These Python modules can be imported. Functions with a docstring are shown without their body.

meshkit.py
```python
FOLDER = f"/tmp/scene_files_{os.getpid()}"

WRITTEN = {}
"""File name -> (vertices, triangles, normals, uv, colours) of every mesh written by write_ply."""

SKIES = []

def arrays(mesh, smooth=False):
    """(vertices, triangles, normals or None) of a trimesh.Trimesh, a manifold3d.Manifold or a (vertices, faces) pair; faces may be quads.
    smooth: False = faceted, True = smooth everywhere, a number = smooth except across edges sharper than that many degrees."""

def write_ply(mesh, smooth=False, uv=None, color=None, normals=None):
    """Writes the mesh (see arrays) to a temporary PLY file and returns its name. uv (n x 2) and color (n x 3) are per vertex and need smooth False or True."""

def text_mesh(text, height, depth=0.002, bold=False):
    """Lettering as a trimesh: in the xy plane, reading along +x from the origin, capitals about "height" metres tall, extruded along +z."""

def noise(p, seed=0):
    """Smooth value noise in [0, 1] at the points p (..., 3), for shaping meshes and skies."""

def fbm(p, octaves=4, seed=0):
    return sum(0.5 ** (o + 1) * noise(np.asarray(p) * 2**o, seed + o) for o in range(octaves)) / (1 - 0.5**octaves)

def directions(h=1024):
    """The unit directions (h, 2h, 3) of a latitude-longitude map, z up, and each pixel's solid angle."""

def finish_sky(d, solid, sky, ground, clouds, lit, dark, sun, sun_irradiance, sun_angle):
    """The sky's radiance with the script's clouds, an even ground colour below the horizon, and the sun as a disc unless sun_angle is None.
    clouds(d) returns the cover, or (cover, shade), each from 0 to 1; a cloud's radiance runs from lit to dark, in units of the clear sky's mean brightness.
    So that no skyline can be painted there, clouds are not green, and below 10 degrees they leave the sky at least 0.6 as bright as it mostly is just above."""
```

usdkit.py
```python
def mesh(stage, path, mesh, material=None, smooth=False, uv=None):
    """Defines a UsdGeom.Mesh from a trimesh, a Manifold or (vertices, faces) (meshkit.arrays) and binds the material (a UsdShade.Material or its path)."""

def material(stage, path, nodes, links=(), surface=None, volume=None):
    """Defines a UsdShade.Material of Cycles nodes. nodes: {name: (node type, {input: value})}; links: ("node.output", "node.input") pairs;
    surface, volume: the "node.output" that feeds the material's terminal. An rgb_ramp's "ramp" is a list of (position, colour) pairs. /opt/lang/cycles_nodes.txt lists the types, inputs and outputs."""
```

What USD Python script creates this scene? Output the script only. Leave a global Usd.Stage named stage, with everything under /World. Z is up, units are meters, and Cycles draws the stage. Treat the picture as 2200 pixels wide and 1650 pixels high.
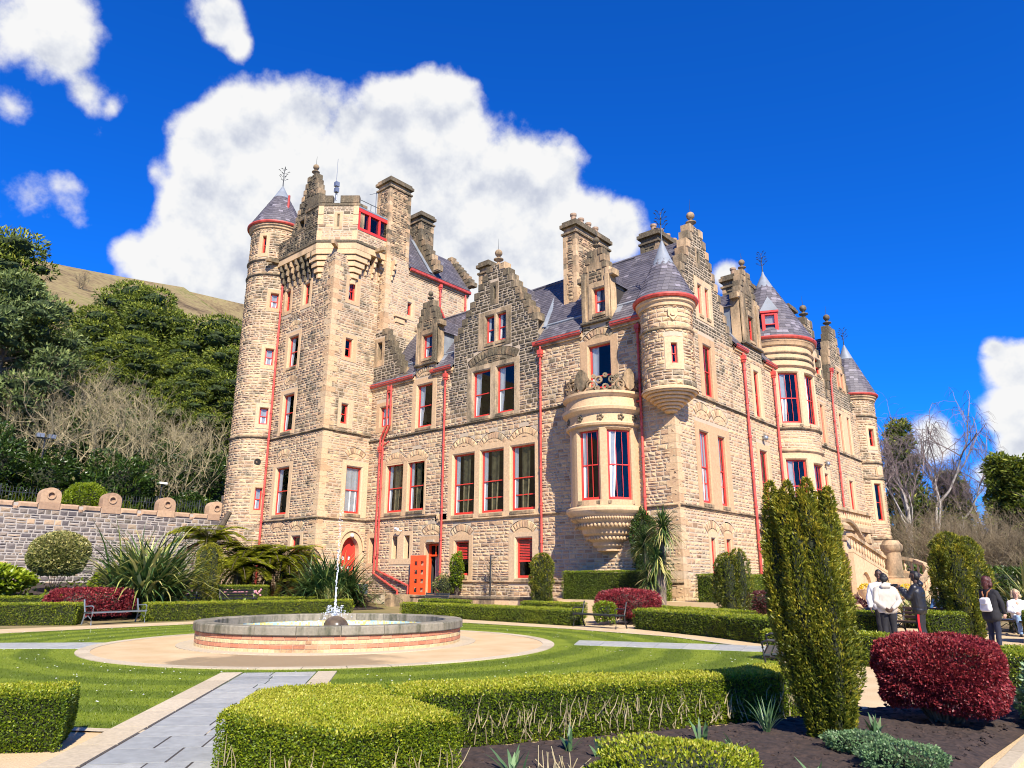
import math, random
import numpy as np
import trimesh
import shapely
from shapely.geometry import Polygon, box as sbox, Point
from pxr import Usd, UsdGeom, UsdLux, UsdShade, Gf, Sdf, Vt
import usdkit, meshkit
from scipy.spatial import ConvexHull

stage = Usd.Stage.CreateInMemory()
UsdGeom.SetStageUpAxis(stage, 'Z')
UsdGeom.SetStageMetersPerUnit(stage, 1.0)
UsdGeom.Xform.Define(stage, '/World')
UsdGeom.Scope.Define(stage, '/World/Looks')
PI = math.pi
T = Sdf.ValueTypeNames

# ---------------------------------------------------------------- camera
FPX, YAW, PITCH, ROLL = 1556.05, -0.7157372, 0.2645090, 0.0026800
EYE = np.array([0, 0, 1.6])
EXPOSURE = 0.97
_cp, _sp = math.cos(PITCH), math.sin(PITCH)
C_FWD = np.array([math.sin(YAW) * _cp, math.cos(YAW) * _cp, _sp])
_r = np.array([math.cos(YAW), -math.sin(YAW), 0])
_u = np.cross(_r, C_FWD)
C_RIGHT = math.cos(ROLL) * _r + math.sin(ROLL) * _u
C_UP = -math.sin(ROLL) * _r + math.cos(ROLL) * _u
cam = UsdGeom.Camera.Define(stage, '/World/camera')
cam.AddTransformOp().Set(Gf.Matrix4d(*C_RIGHT, 0, *C_UP, 0, *(-C_FWD), 0, *EYE, 1))
cam.CreateHorizontalApertureAttr(36.0)
cam.CreateVerticalApertureAttr(27.0)
cam.CreateFocalLengthAttr(36.0 * FPX / 2200)
cam.CreateClippingRangeAttr(Gf.Vec2f(0.05, 5000))
cam.CreateExposureAttr(EXPOSURE)

# ---------------------------------------------------------------- sun and sky
SUN_EL = math.radians(40)
SUN_H = np.array([0.83, -0.557])
SUN_H = SUN_H / np.linalg.norm(SUN_H)
SUN = np.array([*(SUN_H * math.cos(SUN_EL)), math.sin(SUN_EL)])
SUN_ROT = math.atan2(SUN[0], SUN[1])
sun = UsdLux.DistantLight.Define(stage, '/World/sun')
_sx = np.cross([0, 0, 1.0], SUN); _sx /= np.linalg.norm(_sx)
_sy = np.cross(SUN, _sx)
sun.AddTransformOp().Set(Gf.Matrix4d(*_sx, 0, *_sy, 0, *SUN, 0, 0, 0, 50, 1))
sun.CreateIntensityAttr(1.2)
sun.CreateAngleAttr(0.53)
sun.CreateNormalizeAttr(True)
sun.CreateColorAttr(Gf.Vec3f(1.0, 0.91, 0.79))

# clouds: directions of the puffs seen in the sky (x, y, z, angular radius, thickness)
CLOUD_PUFFS = [(-0.794, 0.348, 0.498, 0.068, 1.00), (-0.758, 0.380, 0.530, 0.069, 1.00), (-0.719, 0.425, 0.550, 0.078, 1.00),
               (-0.688, 0.481, 0.544, 0.066, 1.00), (-0.650, 0.510, 0.563, 0.066, 1.00), (-0.606, 0.550, 0.575, 0.062, 1.00),
               (-0.621, 0.573, 0.534, 0.075, 1.00), (-0.752, 0.445, 0.486, 0.125, 1.00), (-0.699, 0.523, 0.487, 0.145, 1.00),
               (-0.636, 0.598, 0.489, 0.116, 1.00), (-0.570, 0.655, 0.496, 0.085, 1.00), (-0.535, 0.680, 0.501, 0.077, 1.00),
               (-0.515, 0.725, 0.457, 0.085, 1.00), (-0.481, 0.752, 0.450, 0.065, 1.00), (-0.634, 0.642, 0.430, 0.134, 1.00),
               (-0.710, 0.577, 0.403, 0.133, 1.00), (-0.820, 0.362, 0.443, 0.077, 1.00), (-0.848, 0.371, 0.379, 0.085, 0.80),
               (-0.811, 0.431, 0.396, 0.118, 1.00), (-0.770, 0.509, 0.384, 0.154, 1.00), (-0.568, 0.701, 0.431, 0.118, 1.00),
               (-0.867, 0.328, 0.376, 0.048, 0.60), (-0.815, 0.141, 0.562, 0.050, 0.36), (-0.813, 0.177, 0.555, 0.043, 0.40),
               (-0.795, 0.152, 0.588, 0.045, 0.34), (-0.822, 0.217, 0.526, 0.033, 0.46), (-0.818, 0.241, 0.522, 0.025, 0.42),
               (-0.718, 0.311, 0.623, 0.030, 0.55), (-0.719, 0.331, 0.611, 0.021, 0.50), (-0.889, 0.194, 0.415, 0.045, 0.42),
               (-0.869, 0.232, 0.436, 0.047, 0.50), (-0.845, 0.269, 0.462, 0.048, 0.42), (-0.830, 0.300, 0.470, 0.040, 0.40),
               (-0.836, 0.247, 0.490, 0.025, 0.30), (-0.856, 0.155, 0.493, 0.023, 0.25), (-0.855, 0.197, 0.479, 0.021, 0.22),
               (-0.873, 0.302, 0.384, 0.030, 0.55), (-0.085, 0.969, 0.234, 0.045, 1.00), (-0.100, 0.961, 0.257, 0.021, 0.70),
               (-0.087, 0.979, 0.182, 0.053, 0.90), (-0.101, 0.974, 0.205, 0.027, 0.60), (-0.094, 0.986, 0.141, 0.041, 0.90),
               (-0.367, 0.844, 0.390, 0.033, 0.70), (-0.177, 0.971, 0.160, 0.038, 0.60), (-0.128, 0.984, 0.123, 0.030, 0.70)]


def sky_material():
    n = {'tc': ('texture_coordinate', {}),
         'sky': ('sky_texture', {'sky_type': 'single_scattering', 'sun_disc': False, 'sun_elevation': SUN_EL, 'sun_rotation': SUN_ROT,
                                 'altitude': 100.0, 'air_density': 1.0, 'aerosol_density': 0.05, 'ozone_density': 2.0}),
         'hs': ('mix_color', {'blend_type': 'multiply', 'fac': 1.0, 'b': (0.06, 0.80, 2.30)}),
         'n1': ('noise_texture', {'scale': 6.0, 'detail': 7.0, 'roughness': 0.57, 'lacunarity': 2.0}),
         'n2': ('noise_texture', {'scale': 17.0, 'detail': 6.0, 'roughness': 0.55}),
         'n3': ('noise_texture', {'scale': 5.0, 'detail': 5.0, 'roughness': 0.55}),
         'off': ('vector_math', {'math_type': 'add', 'vector2': (0.013, -0.008, 0.022)}),
         'n1b': ('noise_texture', {'scale': 6.0, 'detail': 7.0, 'roughness': 0.57, 'lacunarity': 2.0}),
         }
    L = [('sky.color', 'hs.a'), ('tc.generated', 'n1.vector'), ('tc.generated', 'n2.vector'), ('tc.generated', 'n3.vector'),
          ('tc.generated', 'off.vector1'), ('off.vector', 'n1b.vector')]
    prev = None
    for i, (x, y, z, r, k) in enumerate(CLOUD_PUFFS):
        n[f'd{i}'] = ('vector_math', {'math_type': 'distance', 'vector2': (x, y, z)})
        n[f'm{i}'] = ('math', {'math_type': 'multiply_add', 'value2': -k / r, 'value3': k})
        L += [('tc.generated', f'd{i}.vector1'), (f'd{i}.value', f'm{i}.value1')]
        if prev is None:
            prev = f'm{i}'
        else:
            n[f'x{i}'] = ('math', {'math_type': 'smoothmax', 'value3': 0.12})
            L += [(f'{prev}.value', f'x{i}.value1'), (f'm{i}.value', f'x{i}.value2')]
            prev = f'x{i}'
    # field + noise
    n['a1'] = ('math', {'math_type': 'multiply_add', 'value2': 2.0, 'value3': -1.0})
    n['a2'] = ('math', {'math_type': 'multiply_add', 'value2': 0.26, 'value3': -0.13})
    n['s1'] = ('math', {'math_type': 'add'})
    n['s2'] = ('math', {'math_type': 'add'})
    n['cov'] = ('map_range', {'range_type': 'smoothstep', 'from_min': 0.05, 'from_max': 0.36, 'to_min': 0.0, 'to_max': 1.0})
    L += [('n1.fac', 'a1.value1'), ('n2.fac', 'a2.value1'), ('a1.value', 's1.value1'), ('a2.value', 's1.value2'),
          ('s1.value', 's2.value1'), (f'{prev}.value', 's2.value2'), ('s2.value', 'cov.value')]
    # light on the puffs: difference of the noise towards the sun, darker thick middles
    n['df'] = ('math', {'math_type': 'subtract'})
    n['dl'] = ('math', {'math_type': 'multiply_add', 'value2': 4.0, 'value3': 0.90})
    n['th'] = ('map_range', {'range_type': 'smoothstep', 'from_min': 0.25, 'from_max': 1.3, 'to_min': 0.14, 'to_max': -0.22})
    n['n3s'] = ('math', {'math_type': 'multiply_add', 'value2': 0.5, 'value3': -0.25})
    n['l1'] = ('math', {'math_type': 'add'})
    n['l2'] = ('math', {'math_type': 'add', 'use_clamp': True})
    n['cc'] = ('rgb_ramp', {'ramp': [(0.0, (0.45, 0.50, 0.64)), (0.55, (0.66, 0.70, 0.81)), (0.85, (0.90, 0.92, 0.96)), (1.0, (1.0, 1.0, 1.0))]})
    L += [('n1.fac', 'df.value1'), ('n1b.fac', 'df.value2'), ('df.value', 'dl.value1'), ('s2.value', 'th.value'), ('n3.fac', 'n3s.value1'),
          ('dl.value', 'l1.value1'), ('th.result', 'l1.value2'), ('l1.value', 'l2.value1'), ('n3s.value', 'l2.value2'), ('l2.value', 'cc.fac')]
    n['cs'] = ('vector_math', {'math_type': 'scale', 'scale': CLOUD_LEVEL})
    n['mx'] = ('mix_color', {'blend_type': 'mix'})
    n['bg'] = ('background_shader', {'strength': SKY_STRENGTH})
    L += [('cc.color', 'cs.vector1'), ('cov.result', 'mx.fac'), ('hs.result', 'mx.a'), ('cs.vector', 'mx.b'), ('mx.result', 'bg.color')]
    return usdkit.material(stage, '/World/Looks/sky', n, L, surface='bg.background')


SKY_STRENGTH, CLOUD_LEVEL = 0.05, 9.6
dome = UsdLux.DomeLight.Define(stage, '/World/sky')
dome.CreateIntensityAttr(1.0)
UsdShade.MaterialBindingAPI.Apply(dome.GetPrim()).Bind(sky_material())
dome.GetPrim().SetCustomDataByKey('kind', 'structure')
dome.GetPrim().SetCustomDataByKey('label', 'deep blue sky with one big white cumulus cloud behind the castle')

# ---------------------------------------------------------------- helpers
_count, _base = {}, {}


def path_for(parent, name):
    k = (parent, name)
    i = _count.get(k, 0)
    _count[k] = i + 1
    return f'{parent}/{name}' + (f'_{i:03d}' if i else '')


def tags(prim, label=None, cat=None, group=None, kind=None):
    for k, v in (('label', label), ('category', cat), ('group', group), ('kind', kind)):
        if v:
            prim.SetCustomDataByKey(k, v)


def thing(name, label, cat, loc=(0, 0, 0), rotz=0, group=None, parent='/World', kind=None):
    p = path_for(parent, name)
    x = UsdGeom.Xform.Define(stage, p)
    if parent == '/World':
        x.AddTranslateOp().Set(Gf.Vec3d(*map(float, loc)))
        if rotz:
            x.AddRotateZOp().Set(math.degrees(rotz))
        _base[p] = np.array(loc, float)
    else:
        _base[p] = _base.get(parent, np.zeros(3))
    tags(x.GetPrim(), label, cat, group, kind)
    return p


def sub(parent, name, label=None):
    return thing(name, label, None, parent=parent)


def copy(src, loc, rotz=0, label=None, scale=None, group=None):
    name = src.rsplit('/', 1)[1].rstrip('0123456789').rstrip('_')
    p = path_for('/World', name)
    x = UsdGeom.Xform.Define(stage, p)
    pr = x.GetPrim()
    pr.GetReferences().AddInternalReference(src)
    x.ClearXformOpOrder()
    m = Gf.Matrix4d().SetScale(Gf.Vec3d(*(scale or (1, 1, 1)))) * Gf.Matrix4d().SetRotate(Gf.Rotation(Gf.Vec3d(0, 0, 1), math.degrees(rotz))) * Gf.Matrix4d().SetTranslate(Gf.Vec3d(*map(float, loc)))
    x.AddTransformOp(opSuffix='copy').Set(m)
    pr.SetInstanceable(True)
    tags(pr, label, None, group)
    return p


def mesh(parent, name, geo, mat, tone=None, label=None, cat=None, group=None, kind=None, smooth=None, world=True):
    """Defines one Mesh prim. geo: a G, a trimesh or (vertices, [faces arrays]). world: vertices are in world coordinates."""
    p = path_for(parent, name)
    m = UsdGeom.Mesh.Define(stage, p)
    if isinstance(geo, G):
        v, fs, tn = geo.arrays()
        tone = tn if tone is None else tone
    elif isinstance(geo, trimesh.Trimesh):
        v, fs = np.array(geo.vertices), [np.array(geo.faces)]
    else:
        v, fs = geo
        fs = fs if isinstance(fs, list) else [fs]
    fs = [np.asarray(f, np.int32) for f in fs if len(f)]
    nrm = None
    if smooth is not None:
        v, f3, nrm = meshkit.arrays((v, np.vstack([f if f.shape[1] == 3 else np.vstack([f[:, [0, 1, 2]], f[:, [0, 2, 3]]]) for f in fs])), smooth)
        fs = [f3]
        tone = None if tone is None else np.repeat(tone[:1], len(v), 0)
    b = _base.get(parent)
    if b is not None and world:
        v = v - b
    m.CreatePointsAttr(Vt.Vec3fArray.FromNumpy(np.ascontiguousarray(v, np.float32)))
    m.CreateFaceVertexCountsAttr(Vt.IntArray.FromNumpy(np.concatenate([np.full(len(f), f.shape[1], np.int32) for f in fs])))
    m.CreateFaceVertexIndicesAttr(Vt.IntArray.FromNumpy(np.concatenate([f.ravel() for f in fs]).astype(np.int32)))
    m.CreateSubdivisionSchemeAttr('none')
    if nrm is not None:
        m.CreateNormalsAttr(Vt.Vec3fArray.FromNumpy(nrm.astype(np.float32)))
        m.SetNormalsInterpolation('vertex')
    if tone is not None:
        UsdGeom.PrimvarsAPI(m).CreatePrimvar('tone', T.Float3Array, 'vertex').Set(Vt.Vec3fArray.FromNumpy(np.ascontiguousarray(tone, np.float32)))
    UsdShade.MaterialBindingAPI.Apply(m.GetPrim()).Bind(mat)
    tags(m.GetPrim(), label, cat, group, kind)
    return p


BOXQ = np.array([[0, 3, 2, 1], [4, 5, 6, 7], [0, 1, 5, 4], [1, 2, 6, 5], [2, 3, 7, 6], [3, 0, 4, 7]])


class G:
    """Collects quads and triangles of one mesh."""

    def __init__(s):
        s.v, s.q, s.t, s.n, s.tn = [], [], [], 0, []

    def add(s, v, f, tone=None):
        v = np.asarray(v, float); f = np.asarray(f, int)
        (s.q if f.shape[1] == 4 else s.t).append(f + s.n)
        s.v.append(v); s.n += len(v)
        s.tn.append(np.broadcast_to(np.asarray(tone if tone is not None else (0.5, 0.0, 0.5), float), (len(v), 3)))
        return s

    def box(s, x0, x1, y0, y1, z0, z1, tone=None):
        v = [(x0, y0, z0), (x1, y0, z0), (x1, y1, z0), (x0, y1, z0), (x0, y0, z1), (x1, y0, z1), (x1, y1, z1), (x0, y1, z1)]
        return s.add(v, BOXQ, tone)

    def fbox(s, face, u0, u1, z0, z1, d0, d1, tone=None, bev=0.0):
        """A block on a wall face: d0 the back, d1 the front; bev chamfers the front edges."""
        if bev:
            r = lambda e, d: [face(u0 + e, z0 + e, d), face(u1 - e, z0 + e, d), face(u1 - e, z1 - e, d), face(u0 + e, z1 - e, d)]
            v = np.vstack([r(0, d0), r(0, d1 - bev), r(bev, d1)])
            q = [[0, 3, 2, 1], [8, 9, 10, 11]]
            for a in (0, 4):
                for i in range(4):
                    j = (i + 1) % 4
                    q.append([a + i, a + j, a + 4 + j, a + 4 + i])
            return s.add(v, q, tone)
        v = [face(u0, z0, d0), face(u1, z0, d0), face(u1, z1, d0), face(u0, z1, d0), face(u0, z0, d1), face(u1, z0, d1), face(u1, z1, d1), face(u0, z1, d1)]
        return s.add(v, BOXQ, tone)

    def bar(s, a, b, w, h, up=(0, 0, 1), tone=None):
        a, b = np.asarray(a, float), np.asarray(b, float)
        d = b - a; d /= np.linalg.norm(d)
        x = np.cross(d, up); x /= np.linalg.norm(x) + 1e-12
        y = np.cross(x, d)
        x, y = x * w / 2, y * h / 2
        v = [a - x - y, a + x - y, a + x + y, a - x + y, b - x - y, b + x - y, b + x + y, b - x + y]
        return s.add(v, BOXQ, tone)

    def tube(s, pts, r, sides=6, tone=None, cap=True):
        p = np.asarray(pts, float)
        if len(p) < 2:
            return s
        t = np.gradient(p, axis=0); t /= np.linalg.norm(t, axis=1, keepdims=True) + 1e-12
        ref = np.array([0, 0, 1.0]) if np.mean(np.abs(t[:, 2])) < 0.8 else np.array([1.0, 0.3, 0])
        a = np.cross(t, ref); a /= np.linalg.norm(a, axis=1, keepdims=True) + 1e-12
        b = np.cross(t, a)
        an = np.arange(sides) * 2 * PI / sides
        r = np.broadcast_to(np.asarray(r, float), (len(p),))
        v = p[:, None] + r[:, None, None] * (np.cos(an)[None, :, None] * a[:, None] + np.sin(an)[None, :, None] * b[:, None])
        i, j = np.meshgrid(np.arange(len(p) - 1), np.arange(sides), indexing='ij')
        q = np.stack([i * sides + j, (i + 1) * sides + j, (i + 1) * sides + (j + 1) % sides, i * sides + (j + 1) % sides], -1).reshape(-1, 4)
        s.add(v.reshape(-1, 3), q, tone)
        if cap:
            for e, o in ((0, 1), (len(p) - 1, -1)):
                c = np.vstack([v[e], p[e]])
                k = np.arange(sides)
                f = np.stack([np.full(sides, sides), k, (k + 1) % sides], 1)
                s.add(c, f if o == 1 else f[:, ::-1], tone)
        return s

    def lathe(s, prof, c, n=24, a0=0.0, a1=2 * PI, tone=None):
        """prof: (radius, z) pairs going up; c: (x, y). The whole turn or an arc."""
        prof = np.asarray(prof, float)
        full = abs(a1 - a0 - 2 * PI) < 1e-6
        th = np.linspace(a0, a1, n + 1)[: n if full else n + 1]
        k = len(th)
        v = np.stack([np.stack([c[0] + r * np.cos(th), c[1] + r * np.sin(th), np.full(k, z)], 1) for r, z in prof])
        i, j = np.meshgrid(np.arange(len(prof) - 1), np.arange(k if full else k - 1), indexing='ij')
        j2 = (j + 1) % k
        q = np.stack([i * k + j, i * k + j2, (i + 1) * k + j2, (i + 1) * k + j], -1).reshape(-1, 4)
        return s.add(v.reshape(-1, 3), q, tone)

    def poly(s, pg, f, flip=False, tone=None):
        """A flat polygon (shapely, holes allowed), its points mapped by f(u, z)."""
        for g in getattr(pg, 'geoms', [pg]):
            if g.is_empty or g.geom_type != 'Polygon' or g.area < 1e-8:
                continue
            v, t = trimesh.creation.triangulate_polygon(g, engine='earcut')
            e1, e2 = v[t[:, 1]] - v[t[:, 0]], v[t[:, 2]] - v[t[:, 0]]; ar = e1[:, 0] * e2[:, 1] - e1[:, 1] * e2[:, 0]
            t = np.where((ar < 0)[:, None], t[:, ::-1], t)
            w = np.array([f(a, b) for a, b in v])
            s.add(w, t[:, ::-1] if flip else t, tone)
        return s

    def prism(s, pg, f0, f1, tone=None):
        """A polygon between two maps: f1 the front."""
        s.poly(pg, f1, tone=tone); s.poly(pg, f0, True, tone=tone)
        for g in getattr(pg, 'geoms', [pg]):
            for ring, sg in [(g.exterior, 1)] + [(h, 1) for h in g.interiors]:
                c = np.array(ring.coords)[:-1]
                ccw = ring.is_ccw
                if (ring is g.exterior) != ccw:
                    c = c[::-1]
                k = len(c)
                v = np.vstack([[f0(*p) for p in c], [f1(*p) for p in c]])
                i = np.arange(k); j = (i + 1) % k
                s.add(v, np.stack([i, j, j + k, i + k], 1), tone)
        return s

    def mesh(s, tm, tone=None):
        return s.add(tm.vertices, tm.faces, tone)

    def arrays(s):
        return np.vstack(s.v), [np.vstack(x) for x in (s.q, s.t) if x], np.vstack(s.tn)


class Plane:
    def __init__(s, o, u, n):
        s.o, s.u, s.n = np.array(o, float), np.array(u, float), np.array(n, float)

    def __call__(s, u, z, d=0.0):
        return s.o + s.u * u + s.n * d + np.array([0, 0, z])

    def many(s, u, z, d):
        return s.o + u[..., None] * s.u + d[..., None] * s.n + z[..., None] * np.array([0, 0, 1.0])


class Cyl:
    """u is metres along the arc of radius r round (x, y)."""

    def __init__(s, c, r):
        s.c, s.r = np.array(c, float), r

    def __call__(s, u, z, d=0.0):
        a = u / s.r
        return np.array([s.c[0] + (s.r + d) * math.cos(a), s.c[1] + (s.r + d) * math.sin(a), z])

    def many(s, u, z, d):
        a = u / s.r
        return np.stack([s.c[0] + (s.r + d) * np.cos(a), s.c[1] + (s.r + d) * np.sin(a), z + 0 * u], -1)


def to_px(p):
    """Where points stand in the photograph (2200 wide) and how deep: used only to choose which alike pieces are kept as parts."""
    w = np.asarray(p, float) - EYE
    d = np.maximum(w @ C_FWD, 1e-6)
    return 1100 + FPX * (w @ C_RIGHT) / d, 825 - FPX * (w @ C_UP) / d, w @ C_FWD


def shown_size(v):
    """Rough size in the picture of pieces v (n, k, 3); zero outside the frame."""
    x, y, d = to_px(v.reshape(-1, 3))
    x, y, d = (a.reshape(v.shape[:2]) for a in (x, y, d))
    s = (x.max(1) - x.min(1)) * (y.max(1) - y.min(1))
    ok = (d.min(1) > 0.2) & (x.mean(1) > 0) & (x.mean(1) < 2200) & (y.mean(1) > 0) & (y.mean(1) < 1650)
    return np.where(ok, s, 0)


def pieces(parent, name, rest, v, faces, tone, mat, most=300, rest_label=None, keep=None):
    """v (n, k, 3) pieces of one shape: the `most` that show largest as prims, the rest as one part."""
    size = shown_size(v)
    if keep is not None:
        size = np.where(keep, size, 0)
    order = np.argsort(-size)
    best = [i for i in order[:most] if size[i] > 0]
    k = v.shape[1]
    for i in best:
        mesh(parent, name, (v[i], faces), mat, tone=np.broadcast_to(tone[i], (k, 3)))
    left = np.setdiff1d(np.arange(len(v)), best)
    if len(left):
        f = np.concatenate([np.asarray(faces)[None] + (np.arange(len(left)) * k)[:, None, None]]).reshape(-1, np.shape(faces)[1])
        mesh(parent, rest, (v[left].reshape(-1, 3), f), mat, tone=np.broadcast_to(tone[left] if tone.ndim == 3 else tone[left][:, None, :], (len(left), k, 3)).reshape(-1, 3), kind='stuff', label=rest_label)


# ---------------------------------------------------------------- materials
def mat(name, nodes, links, surface='p.BSDF', volume=None):
    return usdkit.material(stage, f'/World/Looks/{name}', nodes, links, surface=surface, volume=volume)


def plain(name, color, rough=0.7, metal=0.0, spec=0.5, var=0.12, scale=6.0, bump=0.0, bscale=40.0, **kw):
    n = {'g': ('geometry', {}), 'no': ('noise_texture', {'scale': scale, 'detail': 5.0}),
         'r': ('rgb_ramp', {'ramp': [(0.25, tuple(c * (1 - var * 2) for c in color)), (0.75, tuple(min(1, c * (1 + var)) for c in color))]}),
         'p': ('principled_bsdf', {'roughness': rough, 'metallic': metal, 'specular_ior_level': spec, **kw})}
    L = [('g.position', 'no.vector'), ('no.fac', 'r.fac'), ('r.color', 'p.base_color')]
    if bump:
        n['nb'] = ('noise_texture', {'scale': bscale, 'detail': 4.0})
        n['b'] = ('bump', {'strength': 0.6, 'distance': bump})
        L += [('g.position', 'nb.vector'), ('nb.fac', 'b.height'), ('b.normal', 'p.normal')]
    return mat(name, n, L)


def toned(name, ramp, dark, rough=0.85, grain=18.0, bump=0.012, streak=0.0, spec=0.35, wscale=0.9, extra=None):
    """Stone-like: colour by the piece (tone.x), weathering by tone.y with a mottled edge, fine grain."""
    n = {'at': ('attribute', {'attribute': 'tone'}), 'sx': ('separate_xyz', {}), 'g': ('geometry', {}),
         'r': ('rgb_ramp', {'ramp': ramp}), 'n1': ('noise_texture', {'scale': grain, 'detail': 6.0, 'roughness': 0.65}),
         'n2': ('noise_texture', {'scale': wscale, 'detail': 7.0, 'roughness': 0.65}),
         'gr': ('map_range', {'from_min': 0.2, 'from_max': 0.8, 'to_min': 0.72, 'to_max': 1.22}),
         'mul': ('vector_math', {'math_type': 'scale'}),
         'w1': ('math', {'math_type': 'multiply_add', 'value2': 2.0, 'value3': -1.05}),
         'w2': ('math', {'math_type': 'add'}),
         'w3': ('map_range', {'range_type': 'smoothstep', 'from_min': 0.15, 'from_max': 0.85, 'to_min': 0.0, 'to_max': 0.94}),
         'dk': ('rgb_ramp', {'ramp': dark}),
         'mx': ('mix_color', {'blend_type': 'mix'}),
         'b': ('bump', {'strength': 0.7, 'distance': bump}),
         'p': ('principled_bsdf', {'roughness': rough, 'specular_ior_level': spec})}
    if streak:
        n['mp'] = ('mapping', {'scale': (1.0, 1.0, streak)})
    L = [('at.vector', 'sx.vector'), ('sx.x', 'r.fac'), ('g.position', 'n1.vector'), ('n1.fac', 'gr.value'), ('r.color', 'mul.vector1'), ('gr.result', 'mul.scale'),
         ('n2.fac', 'w1.value1'), ('w1.value', 'w2.value1'), ('sx.y', 'w2.value2'), ('w2.value', 'w3.value'), ('n1.fac', 'dk.fac'),
         ('w3.result', 'mx.fac'), ('mul.vector', 'mx.a'), ('dk.color', 'mx.b'), ('mx.result', 'p.base_color'), ('n1.fac', 'b.height'), ('b.normal', 'p.normal')]
    L += [('g.position', 'mp.vector'), ('mp.vector', 'n2.vector')] if streak else [('g.position', 'n2.vector')]
    return mat(name, n, L)


LICHEN = [(0.3, (0.035, 0.029, 0.021)), (0.5, (0.080, 0.068, 0.044)), (0.72, (0.17, 0.15, 0.092))]
M_STONE = toned('sandstone_rubble', [(0, (0.28, 0.18, 0.105)), (0.08, (0.42, 0.275, 0.165)), (0.35, (0.51, 0.335, 0.19)), (0.55, (0.55, 0.375, 0.21)), (0.75, (0.60, 0.43, 0.235)), (0.92, (0.46, 0.355, 0.22)), (1, (0.30, 0.235, 0.15))], LICHEN, bump=0.02, grain=14)
M_ASHLAR = toned('dressed_sandstone', [(0, (0.48, 0.31, 0.17)), (0.5, (0.58, 0.40, 0.225)), (0.8, (0.61, 0.43, 0.25)), (1, (0.52, 0.39, 0.24))], LICHEN, grain=9, bump=0.004, streak=0.3)
M_MORTAR = toned('lime_mortar', [(0, (0.45, 0.36, 0.25)), (1, (0.52, 0.42, 0.30))], LICHEN, grain=25)
M_SLATE = toned('roof_slate', [(0, (0.068, 0.062, 0.070)), (0.5, (0.100, 0.090, 0.100)), (0.85, (0.135, 0.122, 0.130)), (1, (0.22, 0.20, 0.22))], [(0.3, (0.16, 0.15, 0.15)), (0.7, (0.26, 0.25, 0.25))], rough=0.55, grain=20, bump=0.004, spec=0.5)
M_LEAD = plain('lead_sheet', (0.22, 0.245, 0.27), rough=0.5, var=0.15, scale=2.0)
M_RED = plain('red_paint', (0.62, 0.045, 0.030), rough=0.38, var=0.07, scale=1.5)
M_PIPE = plain('red_pipe_paint', (0.56, 0.075, 0.055), rough=0.5, var=0.22, scale=4.0)
M_DOOR = plain('orange_red_paint', (0.80, 0.075, 0.015), rough=0.4, var=0.06, scale=2)
M_WHITE = plain('white_curtain', (0.80, 0.79, 0.75), rough=0.9, var=0.05, scale=3)
M_DRAPE = plain('dark_drape', (0.20, 0.17, 0.08), rough=0.9, var=0.3, scale=3)
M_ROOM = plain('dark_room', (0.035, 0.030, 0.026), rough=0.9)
M_IRON = plain('dark_iron', (0.035, 0.04, 0.045), rough=0.5, metal=0.3)
M_BLACK = plain('black_paint', (0.014, 0.015, 0.017), rough=0.45)
M_SLOT = plain('deep_shadow_slot', (0.02, 0.017, 0.015), rough=1.0)
M_CREAM = plain('cream_render', (0.42, 0.37, 0.275), rough=0.85, var=0.15, scale=1.5)
M_TERRA = plain('terracotta_pot', (0.33, 0.22, 0.14), rough=0.8)
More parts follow.
